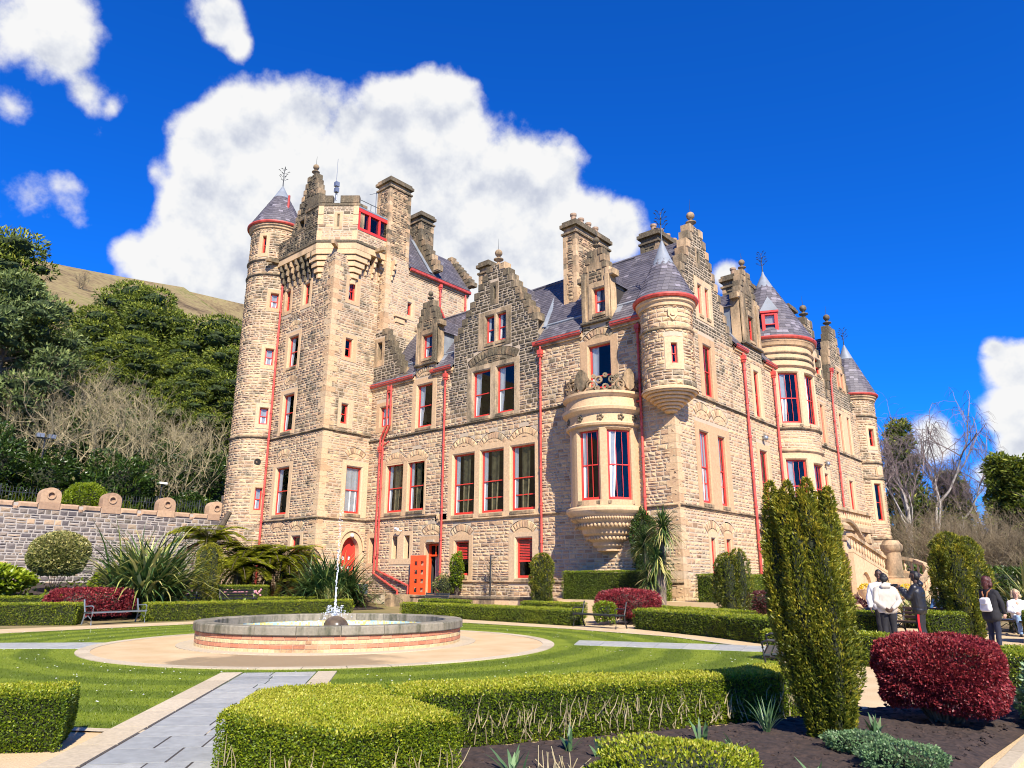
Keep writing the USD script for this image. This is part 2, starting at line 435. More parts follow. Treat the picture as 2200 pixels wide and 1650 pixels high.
M_GREYMETAL = plain('grey_metal', (0.30, 0.33, 0.36), rough=0.4, metal=0.6)
M_WHITEPAINT = plain('white_plastic', (0.78, 0.78, 0.76), rough=0.4, var=0.03)


def glass_material():
    n = {'t': ('transparent_bsdf', {'color': (0.86, 0.9, 0.9)}), 'gl': ('glossy_bsdf', {'color': (1, 1, 1), 'roughness': 0.02}),
         'fr': ('fresnel', {'IOR': 1.6}), 'fm': ('math', {'math_type': 'multiply_add', 'value2': 0.75, 'value3': 0.0, 'use_clamp': True}), 'm': ('mix_closure', {})}
    return mat('window_glass', n, [('fr.fac', 'fm.value1'), ('fm.value', 'm.fac'), ('t.BSDF', 'm.closure1'), ('gl.BSDF', 'm.closure2')], surface='m.closure')


M_GLASS = glass_material()

# ================================================================ the castle
castle = thing('castle', 'big sandstone castle with a square tower, stepped gables, cone-roofed turrets and red window frames', 'castle', (-28, 31, 0.7))
FR = Plane((0, 31, 0), (1, 0, 0), (0, -1, 0))
RT = Plane((-16.53, 0, 0), (0, 1, 0), (1, 0, 0))
TF = Plane((0, 27.15, 0), (1, 0, 0), (0, -1, 0))
TR = Plane((-40.05, 0, 0), (0, 1, 0), (1, 0, 0))
BRF = Plane((0, 31.04, 0), (1, 0, 0), (0, -1, 0))
BRR = Plane((-39.26, 0, 0), (0, 1, 0), (1, 0, 0))
TRB = Plane((-39.40, 0, 0), (0, 1, 0), (1, 0, 0))
rng = np.random.default_rng(7)
ST_V, ST_T, ST_KEEP = [], [], []
STONE_F = np.array([[0, 1, 5], [0, 5, 4], [1, 6, 5], [1, 2, 7], [1, 7, 6], [2, 3, 8], [2, 8, 7], [3, 9, 8], [3, 0, 4], [3, 4, 9],
                    [10, 4, 5], [10, 5, 6], [10, 6, 7], [10, 7, 8], [10, 8, 9], [10, 9, 4]])


def lay(face, pg, weather=lambda u, z: 0.0, heights=(0.15, 0.19, 0.23, 0.28), lw=(1.2, 3.0), rough=1.0, store=None, gap=0.011, base=0.0, tone=None):
    """Random-coursed rock-faced stones over a polygon (with holes) of a wall face."""
    store = store if store is not None else (ST_V, ST_T)
    u0, z0, u1, z1 = pg.bounds
    shapely.prepare(pg)
    z = z0
    rows = []
    while z < z1 - 0.05:
        h = float(rng.choice(heights))
        if z + h > z1:
            h = z1 - z
        us = np.arange(u0, u1 + 1e-6, 0.025)
        ok = np.ones(len(us), bool)
        for zz in (z + 0.015, z + h / 2, z + h - 0.015):
            ok &= shapely.contains_xy(pg, us, np.full(len(us), zz))
        d = np.diff(np.concatenate([[0], ok.astype(int), [0]]))
        for a, b in zip(np.nonzero(d == 1)[0], np.nonzero(d == -1)[0]):
            ua, ub = us[a], us[b - 1]
            if a == 0:
                ua = u0
            if b == len(us):
                ub = u1
            u = ua
            while ub - u > 0.05:
                w = h * rng.uniform(*lw)
                if h > 0.26:
                    w = h * rng.uniform(lw[0], (lw[0] + lw[1]) / 2)
                if ub - u - w < 0.14:
                    w = ub - u
                if w > 0.75:
                    w = w / 2
                if h > 0.22 and w > 0.3 and rng.random() < 0.28:
                    k = rng.uniform(0.38, 0.62)
                    rows.append((u, u + w, z, z + h * k)); rows.append((u, u + w, z + h * k, z + h))
                else:
                    rows.append((u, u + w, z, z + h))
                u += w
        z += h
    if not rows:
        return
    r = np.array(rows)
    n = len(r)
    a, b, c, d = r[:, 0] + gap, r[:, 1] - gap, r[:, 2] + gap, r[:, 3] - gap
    w, h = b - a, d - c
    U, Z, D = np.zeros((n, 11)), np.zeros((n, 11)), np.zeros((n, 11))
    for k, (uu, zz) in enumerate(((a, c), (b, c), (b, d), (a, d))):
        U[:, k], Z[:, k], D[:, k] = uu + rng.uniform(-.006, .006, n), zz + rng.uniform(-.006, .006, n), -0.02
    e = np.minimum(0.028, 0.22 * np.minimum(w, h))
    for k, (fu, fz) in enumerate(((0, 0), (.5, 0), (1, 0), (1, 1), (.5, 1), (0, 1))):
        U[:, 4 + k] = a + e + (w - 2 * e) * np.clip(fu + rng.uniform(-.12, .12, n) * (fu == .5), 0, 1)
        Z[:, 4 + k] = c + e + (h - 2 * e) * fz
        D[:, 4 + k] = base + rng.uniform(0.006, 0.036, n) * rough
    U[:, 10] = a + w * rng.uniform(.3, .7, n); Z[:, 10] = c + h * rng.uniform(.35, .7, n)
    D[:, 10] = base + rng.uniform(0.025, 0.075, n) * rough
    store[0].append(face.many(U, Z, D))
    mu, mz = (a + b) / 2, (c + d) / 2
    wt = np.array([weather(x, y) for x, y in zip(mu, mz)]) + rng.normal(0, .10, n)
    t = rng.random(n) if tone is None else tone + 0 * a
    store[1].append(np.stack([np.clip(t, 0, 1), wt, rng.random(n)], 1))


def emit_stones(parent, name, rest, store, most=300, material=None):
    v, t = np.vstack(store[0]), np.vstack(store[1])
    t3 = t[:, None, :] * np.ones((1, 11, 1))
    pieces(parent, name, rest, v, STONE_F, t3, material or M_STONE, most)


def voussoirs(face, uc, zc, r0, r1, n, a=0.62, weather=0.0, tone=None):
    """The stones of a relieving arch, centred on (uc, zc)."""
    an = np.linspace(PI / 2 + a, PI / 2 - a, n + 1)
    U, Z, D = np.zeros((n, 11)), np.zeros((n, 11)), np.zeros((n, 11))
    for i in range(n):
        g = 0.011
        a0, a1 = an[i] - g / r1, an[i + 1] + g / r1
        ro = r1 + rng.uniform(-.02, .03)
        co = [(r0, a0), (r0, a1), (ro, a1), (ro, a0)]
        P = np.array([(uc + r * math.cos(t), zc + r * math.sin(t)) for r, t in co])
        U[i, :4], Z[i, :4], D[i, :4] = P[:, 0], P[:, 1], -.02
        m = P.mean(0)
        inn = np.array([P[0], (P[0] + P[1]) / 2, P[1], P[2], (P[2] + P[3]) / 2, P[3]])
        inn = m + (inn - m) * 0.84
        U[i, 4:10], Z[i, 4:10], D[i, 4:10] = inn[:, 0], inn[:, 1], rng.uniform(.015, .045, 6)
        U[i, 10], Z[i, 10], D[i, 10] = m[0], m[1], rng.uniform(.03, .075)
    ST_V.append(face.many(U, Z, D))
    ST_T.append(np.stack([rng.random(n), np.full(n, weather), rng.random(n)], 1))
    t = np.linspace(PI / 2 + a, PI / 2 - a, 14)
    seg = Polygon([(uc + (r0 - .01) * math.cos(x), zc + (r0 - .01) * math.sin(x)) for x in t])
    mesh(castle, 'arch_infill', G().poly(seg, lambda u, z: face(u, z, .014), tone=(.45, weather, 0)), M_ASHLAR)
    return Polygon([(uc + (r1 + .03) * math.cos(x), zc + (r1 + .03) * math.sin(x)) for x in t] + [(uc + (r0 - .02) * math.cos(x), zc + (r0 - .02) * math.sin(x)) for x in t[::-1]])


def sub_face(face, u0, u1, n=1):
    """Straight segments over a curved face: positions of u."""
    return np.linspace(u0, u1, n + 1)


def surround(parent, face, outer, ops, proud=0.03, depth=0.36, ch=0.07, stain=0.05, seg=1):
    """Dressed-stone frame: outer (u0, u1, z0, z1) and the openings cut through it, with chamfered reveals."""
    g = G()
    tn = (rng.random(), stain, 0.5)
    pg = sbox(*[outer[i] for i in (0, 2, 1, 3)])
    for a, b, c, d in ops:
        pg = pg.difference(sbox(a - ch, c, b + ch, d + ch))
    if isinstance(face, Cyl):
        k = max(2, int((outer[1] - outer[0]) / 0.3))
        cuts = np.linspace(outer[0], outer[1], k + 1)
        for i in range(k):
            g.poly(pg.intersection(sbox(cuts[i], outer[2], cuts[i + 1], outer[3])), lambda u, z: face(u, z, proud), tone=tn)
    else:
        g.poly(pg, lambda u, z: face(u, z, proud), tone=tn)
    u0, u1, z0, z1 = outer
    k = 8 if isinstance(face, Cyl) else 1
    us = np.linspace(u0, u1, k + 1)
    for i in range(k):
        for zz, fl in ((z0, 0), (z1, 1)):
            q = [face(us[i], zz, -.03), face(us[i + 1], zz, -.03), face(us[i + 1], zz, proud), face(us[i], zz, proud)]
            g.add(q[::-1] if fl else q, [[0, 1, 2, 3]], tn)
    g.add([face(u0, z0, -.03), face(u0, z0, proud), face(u0, z1, proud), face(u0, z1, -.03)], [[0, 1, 2, 3]], tn)
    g.add([face(u1, z0, -.03), face(u1, z1, -.03), face(u1, z1, proud), face(u1, z0, proud)], [[0, 1, 2, 3]], tn)
    for a, b, c, d in ops:
        k = 4 if isinstance(face, Cyl) else 1
        L = [[(a - ch, c), (b + ch, c), (b + ch, d + ch), (a - ch, d + ch)], [(a, c), (b, c), (b, d), (a, d)], [(a, c), (b, c), (b, d), (a, d)]]
        D = [proud, proud - ch, -depth]
        for m in range(2):
            for i in range(4):
                j = (i + 1) % 4
                P0, P1, Q0, Q1 = np.array(L[m][i]), np.array(L[m][j]), np.array(L[m + 1][i]), np.array(L[m + 1][j])
                kk = k if i in (0, 2) else 1
                for s in range(kk):
                    f0, f1 = s / kk, (s + 1) / kk
                    A, B = P0 + (P1 - P0) * f0, P0 + (P1 - P0) * f1
                    E, F = Q0 + (Q1 - Q0) * f0, Q0 + (Q1 - Q0) * f1
                    g.add([face(*A, D[m]), face(*B, D[m]), face(*F, D[m + 1]), face(*E, D[m + 1])], [[0, 1, 2, 3]], tn)
    return mesh(parent, 'surround', g, M_ASHLAR)


def window(face, outer, ops, bars=0, open_at=None, curtain='left', stain=0.05, depth=0.29, proud=0.03, sill=True, rail=0.5, blind=False, ch=0.07, fw=0.075, name='window', label=None):
    """A window: stone surround, red sashes, panes, curtains and the dark room behind each opening."""
    w = sub(castle, name, label)
    if face is RT:
        depth, ch = .24, .05
    surround(w, face, outer, ops, proud, depth, ch, stain)
    for a, b, c, d in ops:
        fr, cur, room, sl, drp = G(), G(), G(), G(), G()
        e = -depth + 0.11
        c2 = c + 0.02
        for x0, x1, y0, y1, dd in ((a - .02, a + fw, c2, d, 0), (b - fw, b + .02, c2, d, 0), (a + fw, b - fw, c2, c2 + fw * 1.7, .004), (a + fw, b - fw, d - fw, d, .004)):
            fr.fbox(face, x0, x1, y0, y1, e - .08, e + dd, bev=.012)
        m = c + (d - c) * rail
        fr.fbox(face, a + fw, b - fw, m - .03, m + .03, e - .075, e - .005, bev=.01)
        s = 0.030
        for lo, hi, dd in ((c2 + fw * 1.7, m - .03, -.045), (m + .03, d - fw, -.02)):
            fr.fbox(face, a + fw, a + fw + s, lo, hi, e + dd - .03, e + dd)
            fr.fbox(face, b - fw - s, b - fw, lo, hi, e + dd - .03, e + dd)
            for i in range(bars):
                x = a + fw + s + (b - a - 2 * fw - 2 * s) * (i + 1) / (bars + 1)
                fr.fbox(face, x - .014, x + .014, lo, hi, e + dd - .03, e + dd - .004)
            mesh(w, 'pane', G().add([face(a + fw, lo, e + dd - .018), face(b - fw, lo, e + dd - .018), face(b - fw, hi, e + dd - .018), face(a + fw, hi, e + dd - .018)], [[0, 1, 2, 3]]), M_GLASS)
        if open_at:
            fr.fbox(face, a + fw, b - fw, c + (d - c) * open_at - .03, c + (d - c) * open_at + .03, e - .11, e - .06)
        # room: open towards the pane
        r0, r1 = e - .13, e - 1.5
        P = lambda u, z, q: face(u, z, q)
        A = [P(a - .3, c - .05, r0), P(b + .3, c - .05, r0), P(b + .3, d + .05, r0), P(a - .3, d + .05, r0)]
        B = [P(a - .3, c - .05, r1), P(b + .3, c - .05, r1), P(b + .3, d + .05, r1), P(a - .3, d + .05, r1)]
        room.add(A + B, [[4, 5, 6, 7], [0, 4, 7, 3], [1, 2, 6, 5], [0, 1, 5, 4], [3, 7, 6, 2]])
        W = b - a
        spans = {'left': [(a + .04, a + W * .40, .9)], 'both': [(a + .04, a + W * .30, .6), (b - W * .26, b - .04, .6)], 'full': [(a, b, .15)], 'none': [], 'drape': [(a + .25 * W, a + .68 * W, .5)],
                 'leftdrape': [(a + .04, a + W * .2, .4), (a + .36 * W, a + .72 * W, .5)]}[curtain]
        for si, (p, q, sw) in enumerate(spans):
            n = 18
            us = np.linspace(p, q, n)
            off = 0.035 * np.sin(np.linspace(0, (q - p) / .07, n)) - .09
            v = []
            for zi, zz in enumerate((d, m, c + .1)):
                f = (1, 1 - .12 * sw, 1 - .45 * sw)[zi]
                v += [face(p + (x - p) * f, zz, e + o) for x, o in zip(us, off)]
            i, j = np.meshgrid([0, 1], np.arange(n - 1), indexing='ij')
            (drp if curtain == 'drape' or (curtain == 'leftdrape' and si) else cur).add(v, np.stack([i * n + j, (i + 1) * n + j, (i + 1) * n + j + 1, i * n + j + 1], -1).reshape(-1, 4))
        if blind:
            cur.add([face(a, c, e - .09), face(b, c, e - .09), face(b, d, e - .09), face(a, d, e - .09)], [[0, 1, 2, 3]])
        if sill:
            A = [face(a - .02, c - .20, -.05), face(b + .02, c - .20, -.05), face(b + .02, c + .045, -depth + .02), face(a - .02, c + .045, -depth + .02),
                 face(a - .02, c - .20, proud + .05), face(b + .02, c - .20, proud + .05), face(b + .02, c - .05, proud + .05), face(a - .02, c - .05, proud + .05)]
            sl.add(A, [[4, 5, 6, 7], [7, 6, 2, 3], [0, 1, 5, 4], [0, 4, 7, 3], [1, 2, 6, 5]], (0.4, 0.62, 0))
        mesh(w, 'frame', fr, M_RED)
        if cur.n:
            mesh(w, 'curtain', cur, M_WHITE)
        if drp.n:
            mesh(w, 'drape', drp, M_DRAPE)
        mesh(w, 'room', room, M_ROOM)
        if sl.n:
            mesh(w, 'sill', sl, M_ASHLAR)
    return sbox(outer[0], outer[2], outer[1], outer[3])


def slit(face, outer, *ops, stain=0.0):
    w = sub(castle, 'slit_window')
    surround(w, face, outer, ops, 0.025, .4, .04, stain)
    for a, b, c, d in ops:
        mesh(w, 'dark_opening', G().add([face(a - .01, c, -.38), face(b + .01, c, -.38), face(b + .01, d, -.38), face(a - .01, d, -.38)], [[0, 1, 2, 3]]), M_SLOT)
    return sbox(outer[0], outer[2], outer[1], outer[3])


def string(face, u0, u1, z, h=0.16, out=0.13, stain=0.75, seg=1, name='string_course'):
    g = G()
    us = np.linspace(u0, u1, seg + 1)
    prof = [(-.02, z - h * .5), (out * .45, z - h * .5), (out * .55, z - h * .1), (out, z), (out, z + h * .25), (0.0, z + h * .62)]
    k = len(prof)
    v = np.array([[face(u, zz, d) for d, zz in prof] for u in us])
    i, j = np.meshgrid(np.arange(seg), np.arange(k - 1), indexing='ij')
    g.add(v.reshape(-1, 3), np.stack([i * k + j, (i + 1) * k + j, (i + 1) * k + j + 1, i * k + j + 1], -1).reshape(-1, 4), (.4, stain, 0))
    for e, f in ((0, 1), (seg, 0)):
        idx = np.arange(k)
        c = v[e]
        fa = np.array([[0, a, a + 1] for a in range(1, k - 1)])
        g.add(c, fa if f else fa[:, ::-1], (.4, stain, 0))
    return mesh(castle, name, g, M_ASHLAR)


def crow(face, uL, uR, zb, uT, wT, zT, n, thick=0.55, stain=0.75, sides='LR', name='crow_step', zbL=None):
    """Stepped gable on a face: returns its polygon and sets a coping stone on every step."""
    pts_r, pts_l = [], []
    dz = (zT - zb) / n
    poly = []
    for s, u in ((1, uR), (-1, uL)):
        pts = []
        for i in range(n):
            f0 = i / n
            x = u + (uT + s * wT / 2 - u) * f0
            x1 = u + (uT + s * wT / 2 - u) * (i + 1) / n
            pts.append((x, zb + dz * i, x1))
        if s == 1:
            pts_r = pts
        else:
            pts_l = pts
    if 'R' not in sides:
        pts_r = []
    if 'L' not in sides:
        pts_l = []
    right = []
    for x, z, x1 in pts_r:
        right += [(x, z), (x, z + dz)]
    left = []
    for x, z, x1 in pts_l:
        left += [(x, z), (x, z + dz)]
    if not right:
        right = [(uR, zb), (uR, zT)]
    if not left:
        left = [(uL, zb), (uL, zT)]
    pg = Polygon(right + left[::-1])
    for pts, s in ((pts_r, 1), (pts_l, -1)):
        for i, (x, z, x1) in enumerate(pts):
            e = .05
            top = z + dz + rng.uniform(-.02, .03)
            a, b = sorted((x + s * .05, x1 - s * .12))
            g = G().fbox(face, a, b, top - dz * .86, top + .03, -thick, .05, (rng.random(), stain + rng.normal(0, .15), 0), bev=.03)
            mesh(castle, name, g, M_ASHLAR)
    return pg


def ball_finial(x, y, z, h=1.15, spike=0.5, stain=0.7):
    g = G()
    s = h / 1.15
    p = [(.23, 0), (.23, .10), (.12, .16), (.09, .24), (.16, .32), (.30, .40), (.30, .45), (.13, .50), (.08, .58), (.12, .62)]
    p = [(r * s, z + q * s) for r, q in p]
    cz = z + .85 * s
    p += [(math.sin(t) * .235 * s, cz - math.cos(t) * .235 * s) for t in np.linspace(.45, PI, 9)]
    g.lathe(p, (x, y), 14, tone=(.3, stain, 0))
    f = sub(castle, 'ball_finial')
    mesh(f, 'ball', g, M_ASHLAR, smooth=40)
    mesh(f, 'spike', G().tube([(x, y, cz + .2 * s), (x, y, cz + .25 * s + spike)], [.018, .006], 5), M_IRON)


def iron_finial(parent, x, y, z, h=1.9):
    g = G().tube([(x, y, z - .2), (x, y, z + h * .5), (x, y, z + h)], [.055, .03, .012], 6)
    for k, (f, n, r) in enumerate(((.38, 4, .30), (.55, 4, .24), (.74, 4, .34), (.88, 3, .16))):
        for i in range(n):
            a = 2 * PI * i / n + k * .6
            d = np.array([math.cos(a), math.sin(a), 0])
            c = np.array([x, y, z + h * f])
            pts = [c, c + d * r * .5 + [0, 0, .05], c + d * r + [0, 0, .22]]
            g.tube(pts, .012, 4)
            g.tube([pts[2] - d * .05 - [0, 0, .02], pts[2] + d * .05 + [0, 0, .03], pts[2] + d * .13 + [0, 0, .05]], [.012, .035, .005], 4)
    mesh(parent, 'metal_finial', g, M_IRON)


SL_V, SL_T = [], []
SLATE_F = np.array([[0, 1, 2, 3], [4, 5, 1, 0], [5, 6, 2, 1], [7, 4, 0, 3]])


def slates(bl, br, tr, tl, row=0.24, wid=0.30, stain=0.1, th=0.016):
    """Slates over a quad given by its corners, seen from outside: bottom left, bottom right, top right, top left."""
    bl, br, tr, tl = (np.array(p, float) for p in (bl, br, tr, tl))
    n = np.cross(br - bl, tl - bl); n /= np.linalg.norm(n)
    H = np.linalg.norm((tl + tr) / 2 - (bl + br) / 2)
    rows = max(1, int(round(H / row)))
    for i in range(rows):
        f0, f1 = i / rows, min(1, (i + 1.12) / rows)
        a0, b0 = bl + (tl - bl) * f0, br + (tr - br) * f0
        a1, b1 = bl + (tl - bl) * f1, br + (tr - br) * f1
        W = np.linalg.norm(b0 - a0)
        m = max(1, int(round(W / wid)))
        k = np.arange(m + 1) + (0.5 if i % 2 else 0)
        k = np.unique(np.clip(np.concatenate([[0], k, [m]]), 0, m)) / m
        l, r = k[:-1] + .003 / max(W, .1), k[1:] - .003 / max(W, .1)
        lift0 = (th + .012 + rng.uniform(0, .006, len(l)))[:, None] * n
        lift1 = .012 * n * np.ones((len(l), 1))
        A, B = a0 + (b0 - a0) * l[:, None], a0 + (b0 - a0) * r[:, None]
        Cc, Dd = a1 + (b1 - a1) * r[:, None], a1 + (b1 - a1) * l[:, None]
        v = np.stack([A + lift0, B + lift0, Cc + lift1, Dd + lift1, A, B, Cc, Dd], 1)
        SL_V.append(v)
        SL_T.append(np.stack([np.clip(rng.normal(.45, .22, len(l)), 0, 1), stain + rng.normal(0, .1, len(l)), rng.random(len(l))], 1))


def cone_slates(c, r0, z0, r1, z1, row=0.26, wid=0.36, a0=-PI, a1=PI):
    L = math.hypot(r0 - r1, z1 - z0)
    rows = int(round(L / row))
    for i in range(rows):
        f0, f1 = i / rows, min(1, (i + 1.1) / rows)
        ra, za, rb, zb = r0 + (r1 - r0) * f0, z0 + (z1 - z0) * f0, r0 + (r1 - r0) * f1, z0 + (z1 - z0) * f1
        m = max(8, int((a1 - a0) * ra / wid))
        th = np.linspace(a0, a1, m + 1) + (0.5 * (a1 - a0) / m if i % 2 else 0)
        l, r = th[:-1] + .004 / max(ra, .2), th[1:] - .004 / max(ra, .2)
        lf = .03 + rng.uniform(0, .007, m)
        P = lambda t, rr, zz: np.stack([c[0] + rr * np.cos(t), c[1] + rr * np.sin(t), zz + 0 * t], 1)
        v = np.stack([P(l, ra + lf, za), P(r, ra + lf, za), P(r, rb + .012, zb), P(l, rb + .012, zb), P(l, ra, za), P(r, ra, za), P(r, rb, zb), P(l, rb, zb)], 1)
        SL_V.append(v)
        SL_T.append(np.stack([np.clip(rng.normal(.62, .25, m), 0, 1), np.full(m, .05) + rng.normal(0, .08, m), rng.random(m)], 1))


def pipe(pts, r=0.065, collars=(), hopper=None, off=(0, 0, 0)):
    d = sub(castle, 'drainpipe')
    pts = np.array(pts, float)
    g = G()
    dense = [pts[0]]
    for a, b in zip(pts[:-1], pts[1:]):
        dense += [a + (b - a) * f for f in (0.02, .5, .98)]
    dense.append(pts[-1])
    for a, b in zip(pts[:-1], pts[1:]):
        e = (b - a) / np.linalg.norm(b - a) * r * .5
        g.tube([a - e, b + e], r, 10)
    mesh(d, 'pipe', g, M_PIPE)
    cg = G()
    for a, b in zip(pts[:-1], pts[1:]):
        L = np.linalg.norm(b - a)
        for k in range(max(1, int(L / 1.9))):
            p = a + (b - a) * (k + .5) / max(1, int(L / 1.9))
            e = (b - a) / L
            cg.tube([p - e * .06, p + e * .06], r * 1.35, 10)
    mesh(d, 'collar', cg, M_PIPE)
    if hopper is not None:
        h = np.array(hopper, float)
        hg = G()
        hg.box(h[0] - .14, h[0] + .14, h[1] - .12, h[1] + .12, h[2] - .1, h[2] + .16)
        hg.box(h[0] - .10, h[0] + .10, h[1] - .09, h[1] + .09, h[2] - .26, h[2] - .1)
        mesh(d, 'hopper', hg, M_PIPE)


def gutter(face, u0, u1, z, out=0.34):
    g = G()
    n = 7
    prof = [(out - .16 + .10 * math.cos(t), z - .10 + .11 * math.sin(t) * 1.0) for t in np.linspace(PI, 2 * PI, n)] + [(out - .04, z + .02), (out - .28, z + .02)]
    k = len(prof)
    v = np.array([[face(u, zz, d) for d, zz in prof] for u in (u0, u1)]).reshape(-1, 3)
    q = [[i, k + i, k + (i + 1) % k, (i + 1) % k] for i in range(k)]
    g.add(v, q)
    for e in (0, k):
        g.add(v[e:e + k], [[0, i, i + 1] if e == 0 else [0, i + 1, i] for i in range(1, k - 1)])
    gt = sub(castle, 'gutter')
    mesh(gt, 'trough', g, M_PIPE)
    c = G().fbox(face, u0 + .02, u1 - .02, z - .48, z - .34, -.05, .06, (.4, .45, 0)).fbox(face, u0, u1, z - .34, z - .20, -.05, .15, (.5, .45, 0)).fbox(face, u0, u1, z - .20, z - .08, -.05, .19, (.5, .3, 0))
    mesh(gt, 'cornice', c, M_ASHLAR)


def quoins(x, y, z0, z1, sx, sy, stain=lambda z: 0.05, long=0.62, short=0.36):
    """Corner blocks at (x, y): the stone lies towards -sx, -sy."""
    z, k = z0, 0
    while z < z1 - .05:
        h = rng.uniform(.30, .42)
        if z + h > z1 - .12:
            h = z1 - z
        a, b = (long, short) if k % 2 else (short, long)
        a += rng.uniform(-.05, .08); b += rng.uniform(-.05, .08)
        p = .032
        g = G()
        v = trimesh.creation.box((a + p, b + p, h - .010))
        cx, cy = x + sx * p - sx * (a + p) / 2, y + sy * p - sy * (b + p) / 2
        v.apply_translation((cx, cy, z + h / 2))
        g.mesh(v, (rng.random(), stain(z) + rng.normal(0, .12), 0))
        mesh(castle, 'quoin', g, M_ASHLAR)
        z += h; k += 1


def flat(face, pg, d=0.0, tone=(.5, 0, 0), name='wall', material=None):
    g = G()
    if isinstance(face, Cyl):
        a, _, b, _ = pg.bounds
        k = max(6, int((b - a) / .35))
        cuts = np.linspace(a, b, k + 1)
        for i in range(k):
            g.poly(pg.intersection(sbox(cuts[i], -5, cuts[i + 1], 60)), lambda u, z: face(u, z, d), tone=tone)
    else:
        g.poly(pg, lambda u, z: face(u, z, d), tone=tone)
    return mesh(castle, name, g, material or M_MORTAR)


def wall(face, pg, holes, weather, **kw):
    cut = shapely.union_all(holes) if holes else Polygon()
    body = pg.difference(cut)
    mid = body.representative_point()
    flat(face, body, tone=(.5, weather(mid.x, mid.y) - .1, 0))
    lay(face, body, weather, **kw)

# ---------------------------------------------------------------- walls, windows and stones of the castle
Z0 = 0.55
holes = []
# --- front
def wf(u, z):
    if -32.1 < u < -24.8 and z > 11 and abs(u + 28.35) < 3.9:
        return min(1.25, .42 + (z - 11) * .17)
    if z > 14.6:
        return 1.05
    if z > 10.8:
        return .28
    if z > 5:
        return .06
    return -.12 if z > 1.7 else .55


G1 = crow(FR, -31.85, -24.95, 16.2, -28.32, .8, 20.72, 9, stain=.8)
arch_pg = []
arch_pg.append(voussoirs(FR, -28.52, 11.0, 3.78, 4.3, 15, .52, .75))
for uc in (-30.85, -28.42, -26.05):
    arch_pg.append(voussoirs(FR, uc, 8.62, 1.05, 1.42, 9, .95, 0.03))
for uc in (-37.25, -35.1):
    arch_pg.append(voussoirs(FR, uc, 8.35, 1.05, 1.42, 9, .95, 0.03))
arch_pg.append(voussoirs(FR, -30.87, 3.45, .95, 1.35, 9, .8, -.1))
arch_pg.append(voussoirs(FR, -26.1, 3.45, .95, 1.35, 9, .8, -.1))
arch_pg.append(voussoirs(FR, -33.45, 3.62, .95, 1.3, 8, .8, -.1))
arch_pg.append(voussoirs(FR, -20.8, 13.35, 1.05, 1.45, 9, .8, .4))
arch_pg.append(voussoirs(FR, -34.55, 13.85, 1.05, 1.42, 9, .75, .35))
H = holes
H.append(window(FR, (-38.6, -34.15, 5.58, 9.3), [(-38.03, -36.42, 5.85, 9.0), (-35.87, -34.36, 5.85, 9.0)], curtain='leftdrape', label='pair of tall windows beside the double drainpipe'))
H.append(window(FR, (-32.1, -24.95, 5.12, 9.42), [(-31.72, -29.95, 5.36, 9.0), (-29.40, -27.62, 5.36, 9.0), (-27.03, -25.30, 5.36, 9.0)], curtain='leftdrape', open_at=.24, label='row of three tall windows with raised lower sashes'))
H.append(window(FR, (-39.45, -37.75, 11.35, 13.45), [(-39.05, -38.1, 11.72, 13.12)], curtain='full', sill=False))
H.append(window(FR, (-35.72, -33.42, 10.95, 14.5), [(-35.28, -33.85, 11.18, 14.05)], curtain='left'))
H.append(window(FR, (-30.6, -26.4, 10.92, 14.35), [(-30.16, -28.74, 11.12, 14.0), (-28.2, -26.84, 11.12, 14.0)], curtain='left', stain=.55))
H.append(window(FR, (-22.0, -19.6, 11.2, 14.2), [(-21.47, -20.1, 11.4, 13.85)], curtain='left', stain=.12, rail=.30))
H.append(window(FR, (-29.72, -27.05, 15.3, 17.75), [(-29.15, -28.46, 15.66, 17.42), (-28.2, -27.5, 15.66, 17.42)], curtain='left', stain=.6))
H.append(slit(FR, (-28.75, -28.1, 18.1, 19.6), (-28.5, -28.34, 18.45, 19.3), stain=.8))
H.append(slit(FR, (-39.75, -38.75, 2.3, 4.6), (-39.5, -38.98, 2.65, 4.26)))
H.append(slit(FR, (-37.4, -35.2, 2.55, 4.6), (-37.12, -36.68, 2.9, 4.3), (-35.98, -35.5, 2.9, 4.3)))
H.append(window(FR, (-31.85, -29.95, 1.55, 4.15), [(-31.42, -30.30, 1.85, 3.80)], curtain='none', rail=.55, stain=0))
H.append(window(FR, (-27.15, -25.05, 1.55, 4.15), [(-26.66, -25.52, 1.70, 3.84)], curtain='none', rail=.42, stain=0, label='basement window with a red louvred shutter on its upper half'))
# louvred shutters in the two basement windows
for a, b, c, d in ((-31.36, -30.36, 2.85, 3.75), (-26.58, -25.6, 2.62, 3.8)):
    lv = sub(castle, 'louvred_shutter')
    g = G()
    for k in range(int((d - c) / .085)):
        z = c + k * .085
        g.add([FR(a, z, -.20), FR(b, z, -.20), FR(b, z + .075, -.245), FR(a, z + .075, -.245)], [[0, 1, 2, 3]])
    g.fbox(FR, a - .04, b + .04, c - .06, c, -.3, -.19).fbox(FR, a - .04, a + .02, c, d, -.3, -.19).fbox(FR, b - .02, b + .04, c, d, -.3, -.19)
    mesh(lv, 'louvres', g, M_RED)
